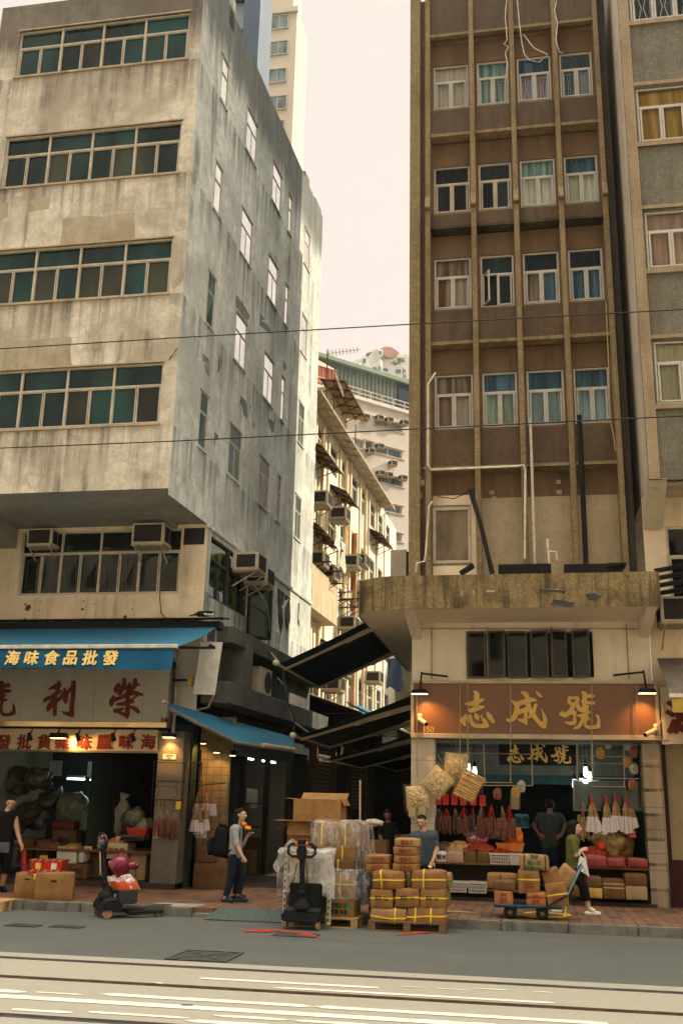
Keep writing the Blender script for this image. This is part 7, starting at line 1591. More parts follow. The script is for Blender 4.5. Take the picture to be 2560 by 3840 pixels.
for k, (x0, x1, z) in enumerate(((1868, 2065, .3), (2115, 2330, .28))):
    a, b = PY(x0, 2150, 18.6), PY(x1, 2150, 18.6); m = MB(); m.box(a.x, 18.5, CZ1, b.x, 18.9, CZ1 + z)
    if k: m.prism([(b.x - .25, 18.45, CZ1 + z * .7), (b.x + .08, 18.45, CZ1 + z * .85), (b.x + .08, 18.45, CZ1 + z), (b.x - .25, 18.45, CZ1 + z)], (0, .4, 0))
    tag(m.build('black_box', BLK, bevel=.012), ('left' if k == 0 else 'right') + ' of two long black boxes lying on the canopy', 'box', 'black boxes on the canopy')
m = MB(); a, b = PY(1725, 2152, 18.4), PY(1775, 2120, 18.4); m.bar(a, b, .2, .07); tag(m.build('floodlight', BLK, bevel=.01), 'black floodlight lying tilted on the canopy, left of the long black boxes', 'lamp')
# loose wires high on the mosaic block and the overhead lines
for k, (pts, lab) in enumerate((([(1898, 0), (1893, 60), (1900, 150), (1888, 165), (1905, 175), (1893, 200), (1902, 240), (1895, 285)], 'knotted white wire dangling between the second and third ribs'), ([(1938, 0), (1945, 80), (1955, 160), (1965, 205), (1985, 225), (2020, 233), (2050, 208)], 'white wire swagged across the top of the third bay window'), ([(2085, 0), (2078, 40), (2088, 90), (2083, 150), (2095, 195), (2108, 200)], 'white wire over the fourth bay'), ([(1962, 130), (2000, 180), (2052, 205)], 'thin wire crossing the third bay'))):
    m = MB(); m.tube([PY(x, y, 19.36) for x, y in pts], .011, 5); tag(m.build('loose_wire', plain('wire_white', (.6, .55, .45), .6, obj=False)), lab, 'wire', 'loose wires on the mosaic block')
m = MB(); m.tube([PY(*q, 19.4) for q in ((2270, 1130), (2280, 1360), (2285, 1570), (2300, 1640), (2306, 1690))], .011, 5); tag(m.build('loose_wire', plain('wire_ochre', (.45, .3, .12), .6, obj=False)), 'thin ochre wire hanging down the right bay of the mosaic block', 'wire')
for pts, lab in (([(-30, 1310), (640, 1268), (1540, 1216), (2600, 1158)], 'upper of two black tram wires crossing the whole street'), ([(-30, 1682), (640, 1655), (1540, 1610), (2600, 1558)], 'lower of two black tram wires crossing the whole street')):
    P_ = [PY(*q, 10.9) for q in pts]; P_ = [P_[0] + (P_[0] - P_[1]) * 1.5] + P_ + [P_[-1] + (P_[-1] - P_[-2]) * 1.5]; m = MB(); m.tube(P_, .0075, 5); tag(m.build('overhead_wire', BLK), lab, 'wire', 'overhead tram wires')
# ================================================================ things on the pavement and in the gutter
WOOD = plain('pallet_wood', (.36, .22, .1), .85, 0, .3, 6)
def pallet(label, c, w_, d_, rz, mat=WOOD, h_=.14):
    t = thing('wooden_pallet', label, 'pallet', c, 'wooden pallets', rz)
    m = MB()
    for k in range(6): y = -d_ / 2 + (d_ - .1) * k / 5; m.box(-w_ / 2, y, h_ - .02, w_ / 2, y + .1, h_)
    m.build('deck_board', mat, t)
    m = MB()
    for x in (-w_ / 2, -.05, w_ / 2 - .1):
        for y in (-d_ / 2, -.05, d_ / 2 - .1): m.box(x, y, .02, x + .1, y + .1, h_ - .021)
    m.build('block', mat, t)
    m = MB()
    for y in (-d_ / 2, -.05, d_ / 2 - .1): m.box(-w_ / 2, y, 0, w_ / 2, y + .1, .019)
    m.build('runner', mat, t); return t
def pile(rows, Yf, grp, cardm=CARD):
    """cartons given by their front faces in the photo, standing on plane Y"""
    for (x0, y0, x1, y1, lab, kw) in rows:
        Y = Yf + kw.pop('dy', 0); dep = kw.pop('dep', .34)
        a, b = PY(x0, y1, Y), PY(x1, y0, Y); kw.setdefault('mat', cardm)
        carton(lab, ((a.x + b.x) / 2, Y + dep / 2, a.z), (b.x - a.x, dep, b.z - a.z), seed=(x0 * 7 + y0) % 97, group=grp, **kw)
# --- yellow strapped pile on its pallet in front
p0, p1 = PZ(1386, 3490, 0), PZ(1668, 3497, 0)
pallet('wooden pallet under the pile of yellow strapped cartons', ((p0.x + p1.x) / 2, 15.98, 0), 1.12, .85, 0, plain('pallet_dark', (.16, .1, .05), .85, 0, .3, 6))
S_ = dict(straps='h.48 v.5', amp=.016)
pile(((1391, 3408, 1520, 3462, 'bulging strapped carton, left of the bottom row on the front pallet', dict(straps='h.4 v.68', amp=.022)), (1523, 3405, 1665, 3466, 'bulging strapped carton with two upright bands, right of the bottom row on the front pallet', dict(straps='h.5 v.22 v.62', amp=.022)),
      (1386, 3335, 1472, 3404, 'strapped carton printed with its weight, left of the middle row on the front pallet', dict(straps='h.5', text='重量15kg', ink=INKB, tsize=.055, amp=.016)), (1480, 3333, 1570, 3400, 'strapped carton printed with its weight, centre of the middle row on the front pallet', dict(straps='h.5', text='重量15kg', ink=INKB, tsize=.055, amp=.016)), (1572, 3333, 1668, 3405, 'strapped carton printed with its weight, right of the middle row on the front pallet', dict(straps='h.5', text='重量15kg', ink=INKB, tsize=.055, amp=.014)),
      (1395, 3270, 1512, 3332, 'strapped carton left in the top row of the front pallet', dict(straps='h.5 v.28', amp=.018)), (1542, 3268, 1668, 3335, 'strapped carton right in the top row of the front pallet', dict(straps='h.52 v.35', amp=.014)),
      (1522, 3268, 1540, 3328, 'narrow brown carton end in the gap of the top row on the front pallet', dict(mat=CARDD, dy=.1, tape=False)),
      (1672, 3275, 1690, 3332, 'green edged carton behind the right end of the top row on the front pallet', dict(dy=.3, straps='h.5', smat=STRG)), (1668, 3340, 1682, 3402, 'green edged carton behind the right end of the middle row on the front pallet', dict(dy=.3, straps='h.5', smat=STRG))), 15.62, 'cartons on the front pallet')
FISHT = '霸魚干'
pile(((1470, 3238, 1565, 3267, 'flat printed carton, lowest of the stack of four before the man', dict(text='士百參', tsize=.07)), (1475, 3206, 1567, 3237, 'flat printed carton, second from the bottom of the stack of four', dict(text=FISHT, tsize=.07)), (1473, 3175, 1566, 3206, 'flat printed carton, third from the bottom of the stack of four', dict(text=FISHT, tsize=.07)), (1478, 3145, 1572, 3175, 'flat printed carton on top of the stack of four before the man', dict(text=FISHT, tsize=.07))), 15.75, 'flat red printed cartons')
pile(((1370, 3238, 1460, 3268, 'flat printed carton, lower of two left of the stack of four', dict(text='士百參', tsize=.07)), (1370, 3207, 1460, 3237, 'flat printed carton, upper of two left of the stack of four', dict(text='士百參', tsize=.07))), 15.8, 'flat red printed cartons')
pile(((1372, 3270, 1460, 3340, 'carton hidden in the shade under the two flat cartons', dict(mat=CARDD)), (1380, 3342, 1460, 3420, 'lowest shaded carton behind the front pallet', dict(mat=CARDD))), 16.3, 'shaded cartons behind the front pallet')
# --- wrapped pile behind the pallet truck
p = PZ(1300, 3484, 0); pallet('wooden pallet under the film wrapped pile of cartons', (p.x - .38, 16.12, 0), 1.05, .9, 0)
pile(((1212, 3365, 1330, 3450, 'green strapped carton at the bottom of the film wrapped pile', dict(straps='h.6 v.25 v.78', smat=STRG, text='菠蘿正品/重量 淨重', ink=INKB, tsize=.07, dep=.6)), (1190, 3270, 1334, 3362, 'film covered strapped carton, second layer of the wrapped pile', dict(straps='h.5 v.6', dep=.6)), (1240, 3224, 1330, 3268, 'shaded carton with a loose yellow band, third layer of the wrapped pile', dict(mat=CARDD, straps='v.3', dep=.6)), (1185, 3172, 1333, 3222, 'plain carton with a yellow band, fourth layer of the wrapped pile', dict(straps='v.66', dep=.6)), (1172, 3087, 1342, 3172, 'wide double banded carton on top of the wrapped pile', dict(straps='v.2 v.72', dep=.62))), 15.85, 'cartons of the film wrapped pile')
pile(((1344, 3095, 1374, 3190, 'banded carton peeping out behind the top of the wrapped pile', dict(straps='v.5')),), 16.35, 'cartons of the film wrapped pile')
FILM = film('stretch_film', (.62, .58, .55), .42, .18, 11)
def wrap(label, px0, py0, px1, py1, Y, dep, seed, amp=.03):
    a, b = PY(px0, py1, Y), PY(px1, py0, Y); mb, _ = soft((b.x - a.x, dep, b.z - a.z), amp, seed, 14, .05)
    c = Vector(((a.x + b.x) / 2, Y + dep / 2, a.z)); mb.v = [v + c for v in mb.v]
    return tag(mb.build('stretch_film', FILM, smooth=True), label, 'plastic film', 'stretch film on the wrapped pile')
wrap('crinkled clear film around the top carton of the wrapped pile', 1166, 3080, 1352, 3176, 15.8, .74, 3)
wrap('crinkled clear film around the second layer of the wrapped pile', 1184, 3262, 1346, 3370, 15.79, .74, 5)
a, b = PY(1334, 3400, 15.9), PY(1370, 3080, 15.9); mb = MB(); mb.grid(lambda u, v: (a.x + (b.x - a.x) * u * (1.0 + .5 * math.sin(v * 3.1)), 15.83 + .7 * u, a.z + (b.z - a.z) * v + .02 * math.sin(u * 9)), 12, 24); tag(mb.build('stretch_film', FILM, smooth=True), 'loose sheet of clear film down the right side of the wrapped pile', 'plastic film', 'stretch film on the wrapped pile')
p = PY(1362, 3330, 15.9); sack('crumpled clear and dark plastic bundle between the wrapped pile and the front pallet', (p.x, 16.0, p.z), (.13, .16, .24), film('dark_film', (.18, .2, .22), .7, .2, 16), 77, name='plastic_bundle', cat='plastic film')
# --- open cartons behind the truck
def opencarton(label, x0, y0, x1, y1, Y, dep, flaps, rz=0.0, mat=CARD):
    a, b = PY(x0, y1, Y), PY(x1, y0, Y); w_, h_ = b.x - a.x, b.z - a.z; t = thing('open_carton', label, 'carton', ((a.x + b.x) / 2, Y + dep / 2, a.z), 'open cartons behind the pallet truck', rz)
    m = MB(); th = .008; m.box(-w_ / 2, -dep / 2, 0, w_ / 2, -dep / 2 + th, h_).box(-w_ / 2, dep / 2 - th, 0, w_ / 2, dep / 2, h_).box(-w_ / 2, -dep / 2 + th, 0, -w_ / 2 + th, dep / 2 - th, h_).box(w_ / 2 - th, -dep / 2 + th, 0, w_ / 2, dep / 2 - th, h_).box(-w_ / 2 + th, -dep / 2 + th, 0, w_ / 2 - th, dep / 2 - th, th); m.build('body', mat, t, bevel=.003)
    for side, L, ang in flaps:
        f = MB(); ca, sa = math.cos(ang), math.sin(ang)
        if side == 'l': f.obox((-w_ / 2, -dep / 2, h_), (-L * ca, 0, L * sa), (0, dep, 0), (th * sa, 0, th * ca))
        if side == 'r': f.obox((w_ / 2, -dep / 2, h_), (L * ca, 0, L * sa), (0, dep, 0), (-th * sa, 0, th * ca))
        if side == 'f': f.obox((-w_ / 2, -dep / 2, h_), (w_, 0, 0), (0, -L * ca, L * sa), (0, th * sa, th * ca))
        if side == 'b': f.obox((-w_ / 2, dep / 2, h_), (w_, 0, 0), (0, L * ca, L * sa), (0, -th * sa, th * ca))
        f.build('flap', mat, t)
    return t
opencarton('big open carton on its side lying highest on the pile, its inside facing left', 1098, 3000, 1278, 3078, 16.2, .55, (('l', .14, R(4)), ('r', .1, R(-60)), ('b', .2, R(30))))
opencarton('upright open carton with a flap sticking out, beneath the highest one', 1076, 3085, 1170, 3200, 16.25, .5, (('l', .22, R(-30)), ('f', .2, R(-75)))); pile(((1080, 3202, 1172, 3300, 'carton hidden behind the plastic cover of the truck', dict()), (1072, 3302, 1172, 3395, 'lowest carton hidden behind the plastic covered truck', dict(mat=CARDD))), 16.3, 'shaded cartons behind the pallet truck')
tag(MB().bar((PY(1040, 3075, 16.3)), PY(1180, 3079, 16.3), .4, .01).build('cardboard_sheet', CARD), 'flat sheet of cardboard between the two open cartons', 'cardboard')
# --- pallet trucks
RUB = plain('rubber', (.02, .02, .02), .7); TANW = plain('tan_wheel', (.28, .18, .09), .5); ORR = plain('orange_red', (.65, .09, .02), .4, 0, .12, 3, coat=.3); DGR = plain('dark_plastic', (.014, .017, .018), .6, 0, .3, 4)
def truck(label, lift, loc, rz, body_red):
    t = thing('pallet_truck', label, 'pallet truck', loc, 'electric pallet trucks', rz)
    m = MB(); m.box(-.29, -.1, .1, .29, .2, .24); m.prism([(-.29, -.1, .24), (.29, -.1, .24), (.24, .0, .3), (-.24, .0, .3)], (0, .2, 0)); m.build('chassis', DGR, t, bevel=.025, seg=2)
    pz = .4 if body_red else .62; m = MB(); m.box(-.25, .12, .2, .25, .44, pz); m.build('power_unit', BLK if not body_red else plain('black_gloss', (.02, .02, .022), .3, coat=.3), t, bevel=.02, seg=2)
    m = MB(); m.box(-.245, .125, .4, .245, .435, .52); m.build('cover', ORR, t, bevel=.02, seg=2)
    m = MB(); m.lathe((0, .02, .28), [(.13, 0), (.13, .06), (.08, .1), (.07, .16)], n=18); m.cap((0, .02, .4), (0, -.02, .5), .06, .05, 10); m.build('pump', BLK, t, smooth=True)
    m = MB(); m.bar((0, -.0, .42), (0, -.1, 1.0), .075, .055); m.build('tiller', DGR, t, bevel=.01)
    m = MB(); pts = [(.05, -.115, 1.0), (.15, -.12, 1.0), (.2, -.12, 1.04), (.2, -.125, 1.13), (.16, -.13, 1.17), (.06, -.13, 1.19)]; m.tube(pts, .02, 8); m.tube([(-x, y, z) for x, y, z in pts], .02, 8); m.build('handle', RUB, t, smooth=True)
    m = MB(); m.prism([(-.06, -.15, .96), (.06, -.15, .96), (.075, -.16, 1.08), (.05, -.17, 1.16), (-.05, -.17, 1.16), (-.075, -.16, 1.08)], (0, .08, 0)); m.build('control_head', DGR, t, bevel=.012, seg=2); m = MB(); m.box(-.055, -.175, 1.17, .055, -.09, 1.24); m.build('display', BLK, t, bevel=.01)
    m = MB(); m.box(-.1, -.16, 1.165, -.06, -.1, 1.205).box(.06, -.16, 1.165, .1, -.1, 1.205); m.build('button', ORR, t, bevel=.008)
    m = MB()
    for x in (-.24, .1): m.box(x, .3, .06, x + .15, .88, .1)
    m.build('fork', BLK, t, bevel=.008)
    for x in (-.26, .22):
        w_ = MB(); w_.lathe((x, -.02, .07), [(.05, 0), (.07, .006), (.07, .045), (.05, .05)], n=16, ax=(1, 0, 0)); w_.build('wheel', TANW, t)
    for x in (-.165, .175): w_ = MB(); w_.lathe((x - .04, .8, .04), [(.035, 0), (.035, .08)], n=14, ax=(1, 0, 0)); w_.build('wheel', TANW, t)
    if lift:
        m = MB()
        for x in (-.36, .31): m.box(x, .22, .05, x + .05, .28, 1.02)
        m.box(-.31, .23, .7, .31, .27, .74).box(-.31, .23, .97, .31, .27, 1.02); ms_ = m.build('mast', plain('mast_cream', (.5, .46, .34), .5, .1, .15, 3), t, bevel=.004)
        h_ = MB()
        for x in (-.345, .325):
            for k in range(11): h_.box(x, .216, .1 + .085 * k, x + .02, .2195, .14 + .085 * k)
        for k in range(7): h_.box(-.25 + .08 * k, .226, .712, -.21 + .08 * k, .2295, .728)
        h_.build('slot', BLK, ms_)
        m = MB(); m.tube([(-.1, 0, .9), (-.13, -.02, .7), (-.2, .05, .55), (-.16, .1, .4)], .008, 5); m.tube([(.03, -.06, .98), (.06, 0, .8), (.05, .05, .6)], .008, 5); m.tube([(.05, 0, .45), (.15, -.05, .42), (.2, -.02, .3)], .01, 5); m.build('cable', BLK, t)
    else:
        m = MB(); m.box(-.03, -.085, .62, .03, -.08, .95); m.v = [Vector((v.x, v.y - (v.z - .62) * .11 - .02, v.z)) for v in m.v]; m.build('sticker', plain('sticker_cream', (.6, .5, .32), .5), t)
        for i, ch in enumerate('德鑫物流行'): m = text_mb(ch, .05, .0006); place(m, T(0, -.108 - .11 * (.26 - .062 * i), .91 - .065 * i) @ RX(R(6))); m.build('lettering', INKB, t)
        m = text_mb('EP', .12, .001, .003, .8); place(m, T(.1, .115, .3)); m.build('emblem', plain('emblem_white', (.7, .68, .6), .5), t); m = MB(); m.box(-.2, .05, .3, -.17, .14, .58); m.build('bracket', ALU, t)
    return t
p = PZ(355, 3445, 0); T1 = truck('black pallet truck with an orange red cap, standing at the kerb before the red hydrant', False, (p.x + .05, 15.75, 0), R(-50), True)
p = PZ(1120, 3492, 0); T2 = truck('black pallet truck with a tall cream mast under a milky plastic cover', True, (p.x, 15.32, 0), R(-3), False)
MILK = film('milky_film', (.66, .63, .58), .4, .35, 3.2)
def drape(label, fn, nu, nv, mat=MILK, name='plastic_cover', cat='plastic sheet'):
    m = MB(); m.grid(fn, nu, nv); return tag(m.build(name, mat, smooth=True, solid=.003), label, cat)
bx = p.x
def cov(u, v):
    # over the mast: front sheet, v from bottom to top then over
    x = -.43 + .86 * u; nz = noise.noise(Vector((x * 5, v * 4, 1)))
    if v < .8: return (bx + x * (1.03 - .05 * v) + .02 * nz, 15.50 - .05 * math.sin(u * 9) * (1 - v) + .02 * nz, .36 + .7 * v / .8 + .1 * abs(u - .5) * (v < .1) - (.12 * math.sin(u * 3.14) * -1 if v < .15 else 0))
    return (bx + x + .02 * nz, 15.50 + .35 * (v - .8) / .2, 1.06 + .05 * math.sin((v - .8) / .2 * 3.14) + .03 * nz)
drape('milky plastic cover over the tall mast of the second pallet truck', cov, 26, 26)
q = PY(1035, 3230, 15.4); drape('crumpled clear plastic bag end sticking out left of the covered mast', lambda u, v: (q.x + .22 * u + .05 * math.sin(v * 7), 15.45 + .08 * math.sin(u * 6 + v * 5), q.z + .14 - .3 * v * (.3 + .7 * (1 - u)) + .18 * u), 12, 12, MATS['milky_film'], 'plastic_bag', 'bag')
q = Matrix.Translation(T1.location) @ RZ(R(-50)) @ Vector((0, .27, 0)); pk = film('pink_film', (.75, .6, .56), .5, .35, 8)
drape('pale pink plastic bag draped over the orange red cap of the first pallet truck', lambda u, v: (q.x - .25 + .46 * u, q.y - .18 + .38 * v, .56 + .06 * math.sin(u * 7 + 1) * math.sin(v * 5) + .05 * noise.noise(Vector((u * 5, v * 5, 2))) - .3 * max(0, abs(u - .5) - .32) * 2.2 - .12 * max(0, .25 - v)), 18, 16, pk, 'plastic_bag', 'bag')
hh = T1.matrix_basis @ Vector((0, -.13, 1.12)) if False else (Matrix.Translation(T1.location) @ RZ(R(-50)) @ Vector((0, -.12, 1.1)))
sack('clear plastic bag tied over the control head of the first pallet truck', hh, (.075, .07, .13), film('bag_head_film', (.3, .26, .28), .6, .2, 14), 51, name='plastic_bag', cat='bag')
# --- hydrant
HYD = plain('hydrant_red', (.2, .012, .03), .35, 0, .25, 6, coat=.3)
hc = PY(452, 3265, 16.75); hy = thing('fire_hydrant', 'dark red fire hydrant behind the first pallet truck, its outlet pointing right', 'hydrant', (hc.x, 16.75, PZT))
MB().lathe((hc.x, 16.75, PZT), [(.14, 0), (.14, .04), (.1, .06), (.095, .42), (.13, .46), (.15, .52), (.165, .6), (.15, .66), (.1, .71), (.05, .73), (.045, .76), (.0, .765)], n=24).build('barrel', HYD, hy, smooth=True)
MB().lathe((hc.x + .1, 16.75, PZT + .57), [(.08, 0), (.08, .05), (.06, .06), (.06, .13), (.075, .135), (.075, .17), (.04, .18), (.04, .21)], n=18, ax=(1, 0, 0)).build('outlet', HYD, hy, smooth=True); MB().lathe((hc.x - .03, 16.66, PZT + .57), [(.1, 0), (.1, .05), (.07, .06), (.07, .1), (.035, .11)], n=18, ax=(-.4, -1, .1)).build('outlet', HYD, hy, smooth=True); MB().lathe((hc.x - .1, 16.75, PZT + .58), [(.08, 0), (.08, .05), (.06, .06), (.06, .1)], n=16, ax=(-1, 0, 0)).build('outlet', HYD, hy, smooth=True)
m = MB()
for k in range(9): m.ball((hc.x + .27 + .01 * math.sin(k), 16.74, PZT + .5 - .03 * k), (.008, .008, .018), 6, 4)
m.build('chain', BLK, hy)
# --- left: cartons, red crates, pallet
a = PY(60, 3375, 16.7)
for lab, px, y, dim, rz, sd in (('scuffed carton with a hand hole, left one under the red crates', 95, 16.95, (.46, .4, .4), 12, 3), ('large scuffed carton with a hand hole, right one under the red crates', 200, 16.82, (.62, .5, .42), 22, 9)):
    c = carton(lab, (PY(px, 3340, 16.75).x, y, PZT), dim, R(rz), CARD, amp=.012, seed=sd, group='cartons under the red crates', tape=sd == 9)
    MB().cap((-.05, -dim[1] / 2 - .006, .3), (.02, -dim[1] / 2 - .006, .295), .014, .014, 8).build('hand_hole', BLK, c)
REDT = plain('crate_red', (.5, .025, .012), .3, 0, .2, 4, coat=.3)
def crate(label, px0, py0, px1, py1, Y, dep, rz):
    a, b = PY(px0, py1, Y), PY(px1, py0, Y); w_, h_ = b.x - a.x, b.z - a.z; t = thing('plastic_crate', label, 'crate', ((a.x + b.x) / 2, Y + dep / 2, a.z), 'red plastic crates', rz); e = .03
    m = MB(); m.hexa([(-w_ / 2 + e, -dep / 2 + e, 0), (w_ / 2 - e, -dep / 2 + e, 0), (w_ / 2 - e, dep / 2 - e, 0), (-w_ / 2 + e, dep / 2 - e, 0), (-w_ / 2, -dep / 2, h_ * .86), (w_ / 2, -dep / 2, h_ * .86), (w_ / 2, dep / 2, h_ * .86), (-w_ / 2, dep / 2, h_ * .86)]); m.build('tub', REDT, t, bevel=.01)
    MB().box(-w_ / 2 - .015, -dep / 2 - .015, h_ * .86, w_ / 2 + .015, dep / 2 + .015, h_).build('lid', REDT, t, bevel=.012, seg=2)
    for k, x in enumerate((-w_ * .22, w_ * .25)): MB().box(x - .045, -dep / 2 - .012, h_ * .2, x + .045, -dep / 2 + .012, h_ * .72).build('sticker', YEL if k == 0 else PAP, t)
    m = MB()
    for k in range(5): x = -w_ / 2 + w_ * (k + .5) / 5; m.tube([(x, -dep / 2 - .022, h_ * .8), (x + .012, -dep / 2 - .03, h_ * .93), (x + .035, -dep / 2 - .02, h_ + .02)], .006, 4)
    m.build('cable_tie', PAP, t); return t
crate('lower of two red lidded crates with yellow stickers beside the man in the tank top', 100, 3266, 218, 3306, 16.78, .36, R(8)); crate('upper of two red lidded crates with yellow stickers beside the man in the tank top', 106, 3226, 228, 3266, 16.78, .36, R(8))
pallet('pale wooden pallet cut off by the left edge of the photo', (PZ(0, 3410, 0).x - .35, 16.15, 0), 1.1, .6, R(3), plain('pallet_pale', (.45, .28, .12), .85, 0, .3, 6), .15)
# --- trolley with cartons
TRB = plain('trolley_blue', (.02, .05, .07), .5, .2, .3, 5); a, b = PY(1851, 3402, 16.62), PY(2106, 3412, 16.62)
dk = a.z; tr_ = thing('platform_trolley', 'dark flat trolley with big black wheels and a slanting blue handle, loaded with cartons', 'trolley', ((a.x + b.x) / 2, 16.9, PZT))
MB().box(a.x, 16.62, dk, b.x, 17.2, dk + .045).build('deck', TRB, tr_, bevel=.01)
for px in (1912, 2032):
    for y in (16.66, 17.1):
        c = PY(px, 3432, 16.68); w_ = MB(); w_.lathe((c.x, y, PZT + .095), [(.03, -.01), (.085, 0), (.095, .012), (.095, .05), (.085, .062), (.03, .07)], n=24, ax=(0, 1, 0)); ty = w_.build('wheel', RUB, tr_, smooth=True); MB().lathe((c.x, y - .012, PZT + .095), [(.03, 0), (.03, .004), (.012, .006)], n=14, ax=(0, 1, 0)).build('hub', SSTEEL, ty); MB().box(c.x - .05, y + .005, PZT + .11, c.x + .05, y + .05, dk - .002).build('fork', BLK, tr_)
h0 = PY(2102, 3408, 16.72); h1 = PY(2178, 3255, 16.72); h2 = PY(2183, 3246, 16.72); h3 = PY(2165, 3262, 16.9)
for y in (16.68, 17.14): pass
m = MB(); m.tube([(h0.x, 16.68, h0.z), (h1.x - .01, 16.68, h1.z), (h1.x + .015, 16.72, h1.z + .03), (h1.x + .015, 17.1, h1.z + .03), (h1.x - .01, 17.14, h1.z), (h0.x, 17.14, h0.z)], .018, 8); m.build('handle', plain('handle_blue', (.1, .19, .22), .4, .3, .2, 4), tr_, smooth=True)
pile(((1852, 3340, 1922, 3392, 'orange red printed carton, bottom left on the trolley', dict(text='海味/乾貨', tsize=.06, mat=plain('cardboard_orange', (.38, .16, .06), .85, 0, .2, 5))), (1850, 3304, 1930, 3340, 'open topped dim carton, middle left on the trolley', dict(mat=CARDD, tape=False)), (1825, 3278, 1938, 3330, 'banded carton with green print, top left at the back of the trolley', dict(mat=CARD, straps='v.45', smat=STRD, dy=.32, text='頂級', ink=INKG, tsize=.07)),
      (1972, 3346, 2046, 3396, 'printed carton at the bottom centre of the trolley', dict(text='海味/乾貨', tsize=.06, straps='h.6', smat=plain('strap_red', (.3, .03, .03), .5), mat=MATS['cardboard_orange'])), (1942, 3262, 2022, 3350, 'tall carton with one yellow band and red symbols, centre of the trolley', dict(straps='h.58', text='▯▯▯//小心輕放/保持乾燥', tsize=.042)), (1948, 3207, 2056, 3262, 'green lettered carton on top of the trolley load', dict(straps='v.16 v.88', smat=STRD, text='頂級/鮑一芯/重量15kg', ink=INKG, tsize=.075, dep=.4))), 16.66, 'cartons on the trolley')
def tilted(label, cx, cy, dim, tilt, Y, **k):
    p = PY(cx, cy, Y); c = carton(label, (0, 0, 0), dim, 0, tilt=tilt, group='cartons on the trolley', **k); c.location = p - (Matrix.Rotation(tilt, 3, 'Y') @ Vector((0, 0, dim[2] / 2))) + Vector((0, dim[1] / 2, 0)); return c
tilted('leaning carton with a yellow band, lower right on the trolley', 2086, 3355, (.32, .34, .34), R(-9), 16.66, straps='h.5', text='▯▯▯//小心輕放', tsize=.045, seed=21); tilted('leaning open carton above the lower right one on the trolley', 2066, 3290, (.28, .34, .25), R(-17), 16.72, seed=22, mat=CARD); tilted('carton tipped on its corner against the trolley handle', 2124, 3286, (.26, .3, .28), R(38), 16.74, seed=23)
m = MB(); yy = 17.35
for s in (((1962, 3424), (2010, 3420), (2050, 3422), (2100, 3428), (2135, 3430)), ((1962, 3436), (2010, 3440), (2100, 3440), (2140, 3432)), ((2120, 3400), (2118, 3425), (2108, 3440))): m.tube([PZ(x, y, PZT + .012 if i or s[0][1] > 3410 else PZT + .1) for i, (x, y) in enumerate(s)], .012, 5)
tag(m.build('yellow_strap', STRY), 'loose yellow strapping lying on the pavement behind the trolley wheels', 'strap')
m = MB(); m.tube([PY(2125, 3358, 16.64), PY(2050, 3400, 16.6), PY(2020, 3412, 16.62)], .014, 6); tag(m.build('rope', BLK), 'dark rope tied from the trolley handle down to the deck', 'rope')
# --- litter and tape
TAPER = plain('red_tape', (.4, .035, .015), .5, 0, .2, 8)
def ribbon(label, pts, wd, seed):
    P_ = [PZ(x, y, 0.012) for x, y in pts]; m = MB(); L, Rr = [], []
    for i, q in enumerate(P_):
        d = (P_[min(i + 1, len(P_) - 1)] - P_[max(i - 1, 0)]).normalized(); n_ = Vector((-d.y, d.x, 0)); w_ = wd * (.4 + .6 * abs(math.sin(i * 1.7 + seed))); z = Vector((0, 0, .02 * abs(math.sin(i * 2.3))))
        L.append(q + n_ * w_ + z); Rr.append(q - n_ * w_)
    n = len(P_); m.add(L + Rr, [(i, i + 1, n + i + 1, n + i) for i in range(n - 1)]); return tag(m.build('red_tape', TAPER, smooth=True, solid=.002), label, 'tape', 'red plastic tape on the road')
ribbon('long crumpled red tape on the road in front of the covered pallet truck', [(915, 3493), (950, 3492), (990, 3493), (1040, 3490), (1080, 3494), (1120, 3500), (1160, 3508), (1185, 3513)], .05, 1); ribbon('shorter strip of red tape on the road in front of the front pallet', [(1486, 3505), (1520, 3503), (1560, 3500), (1600, 3497), (1615, 3492), (1650, 3494)], .028, 3)
q = PZ(1930, 3486, 0.006); tag(MB().obox(q, (.17, .02, 0), (-.01, .06, .01), (0, 0, .02)).build('paper_scrap', PAP, bevel=.006), 'scrap of white paper in the gutter below the trolley', 'litter'); q = PZ(1670, 3420, PZT + .006); tag(MB().prism([q, q + Vector((.5, .05, 0)), q + Vector((.2, .22, 0)), q + Vector((.02, .2, 0))], (0, 0, .006)).build('cardboard_scrap', CARDP), 'flat scrap of cardboard on the pavement right of the front pallet', 'litter'); q = PZ(680, 3770, .01); tag(MB().obox(q, (.1, .02, 0), (-.005, .02, 0), (0, 0, .006)).build('leaf', plain('leaf_dark', (.02, .05, .05), .5)), 'small dark leaf on the white road line in the foreground', 'litter')
# --- deeper in the alley
m = MB(); q = PY(1352, 3075, 18.6); q2 = PY(1350, 2925, 18.6); m.tube([(q.x, 18.6, PZT), q2], .018, 6); tag(m.build('pale_pole', plain('pole_pale', (.5, .4, .25), .5, obj=False)), 'thin pale pole standing at the alley mouth behind the wrapped pile', 'pole')
ax = thing('alley_stall', 'dark lean-to stalls and shutters filling the shaded end of the alley', 'stall', (-5, 31, PZT)); DK = plain('alley_shade', (.022, .02, .017), .8, 0, .5, 2, False)  # near-black colour puts the alley's deep shade into walls and end screen
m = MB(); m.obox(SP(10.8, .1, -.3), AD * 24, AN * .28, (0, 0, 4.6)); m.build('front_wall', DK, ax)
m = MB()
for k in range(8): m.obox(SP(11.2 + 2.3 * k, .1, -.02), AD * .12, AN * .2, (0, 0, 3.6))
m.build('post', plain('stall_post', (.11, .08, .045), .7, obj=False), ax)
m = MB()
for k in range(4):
    for j in range(16): m.obox(SP(12.0 + 4.4 * k, 1.6 + .12 * j, .0), AD * 1.6, AN * .03, (0, 0, .08))
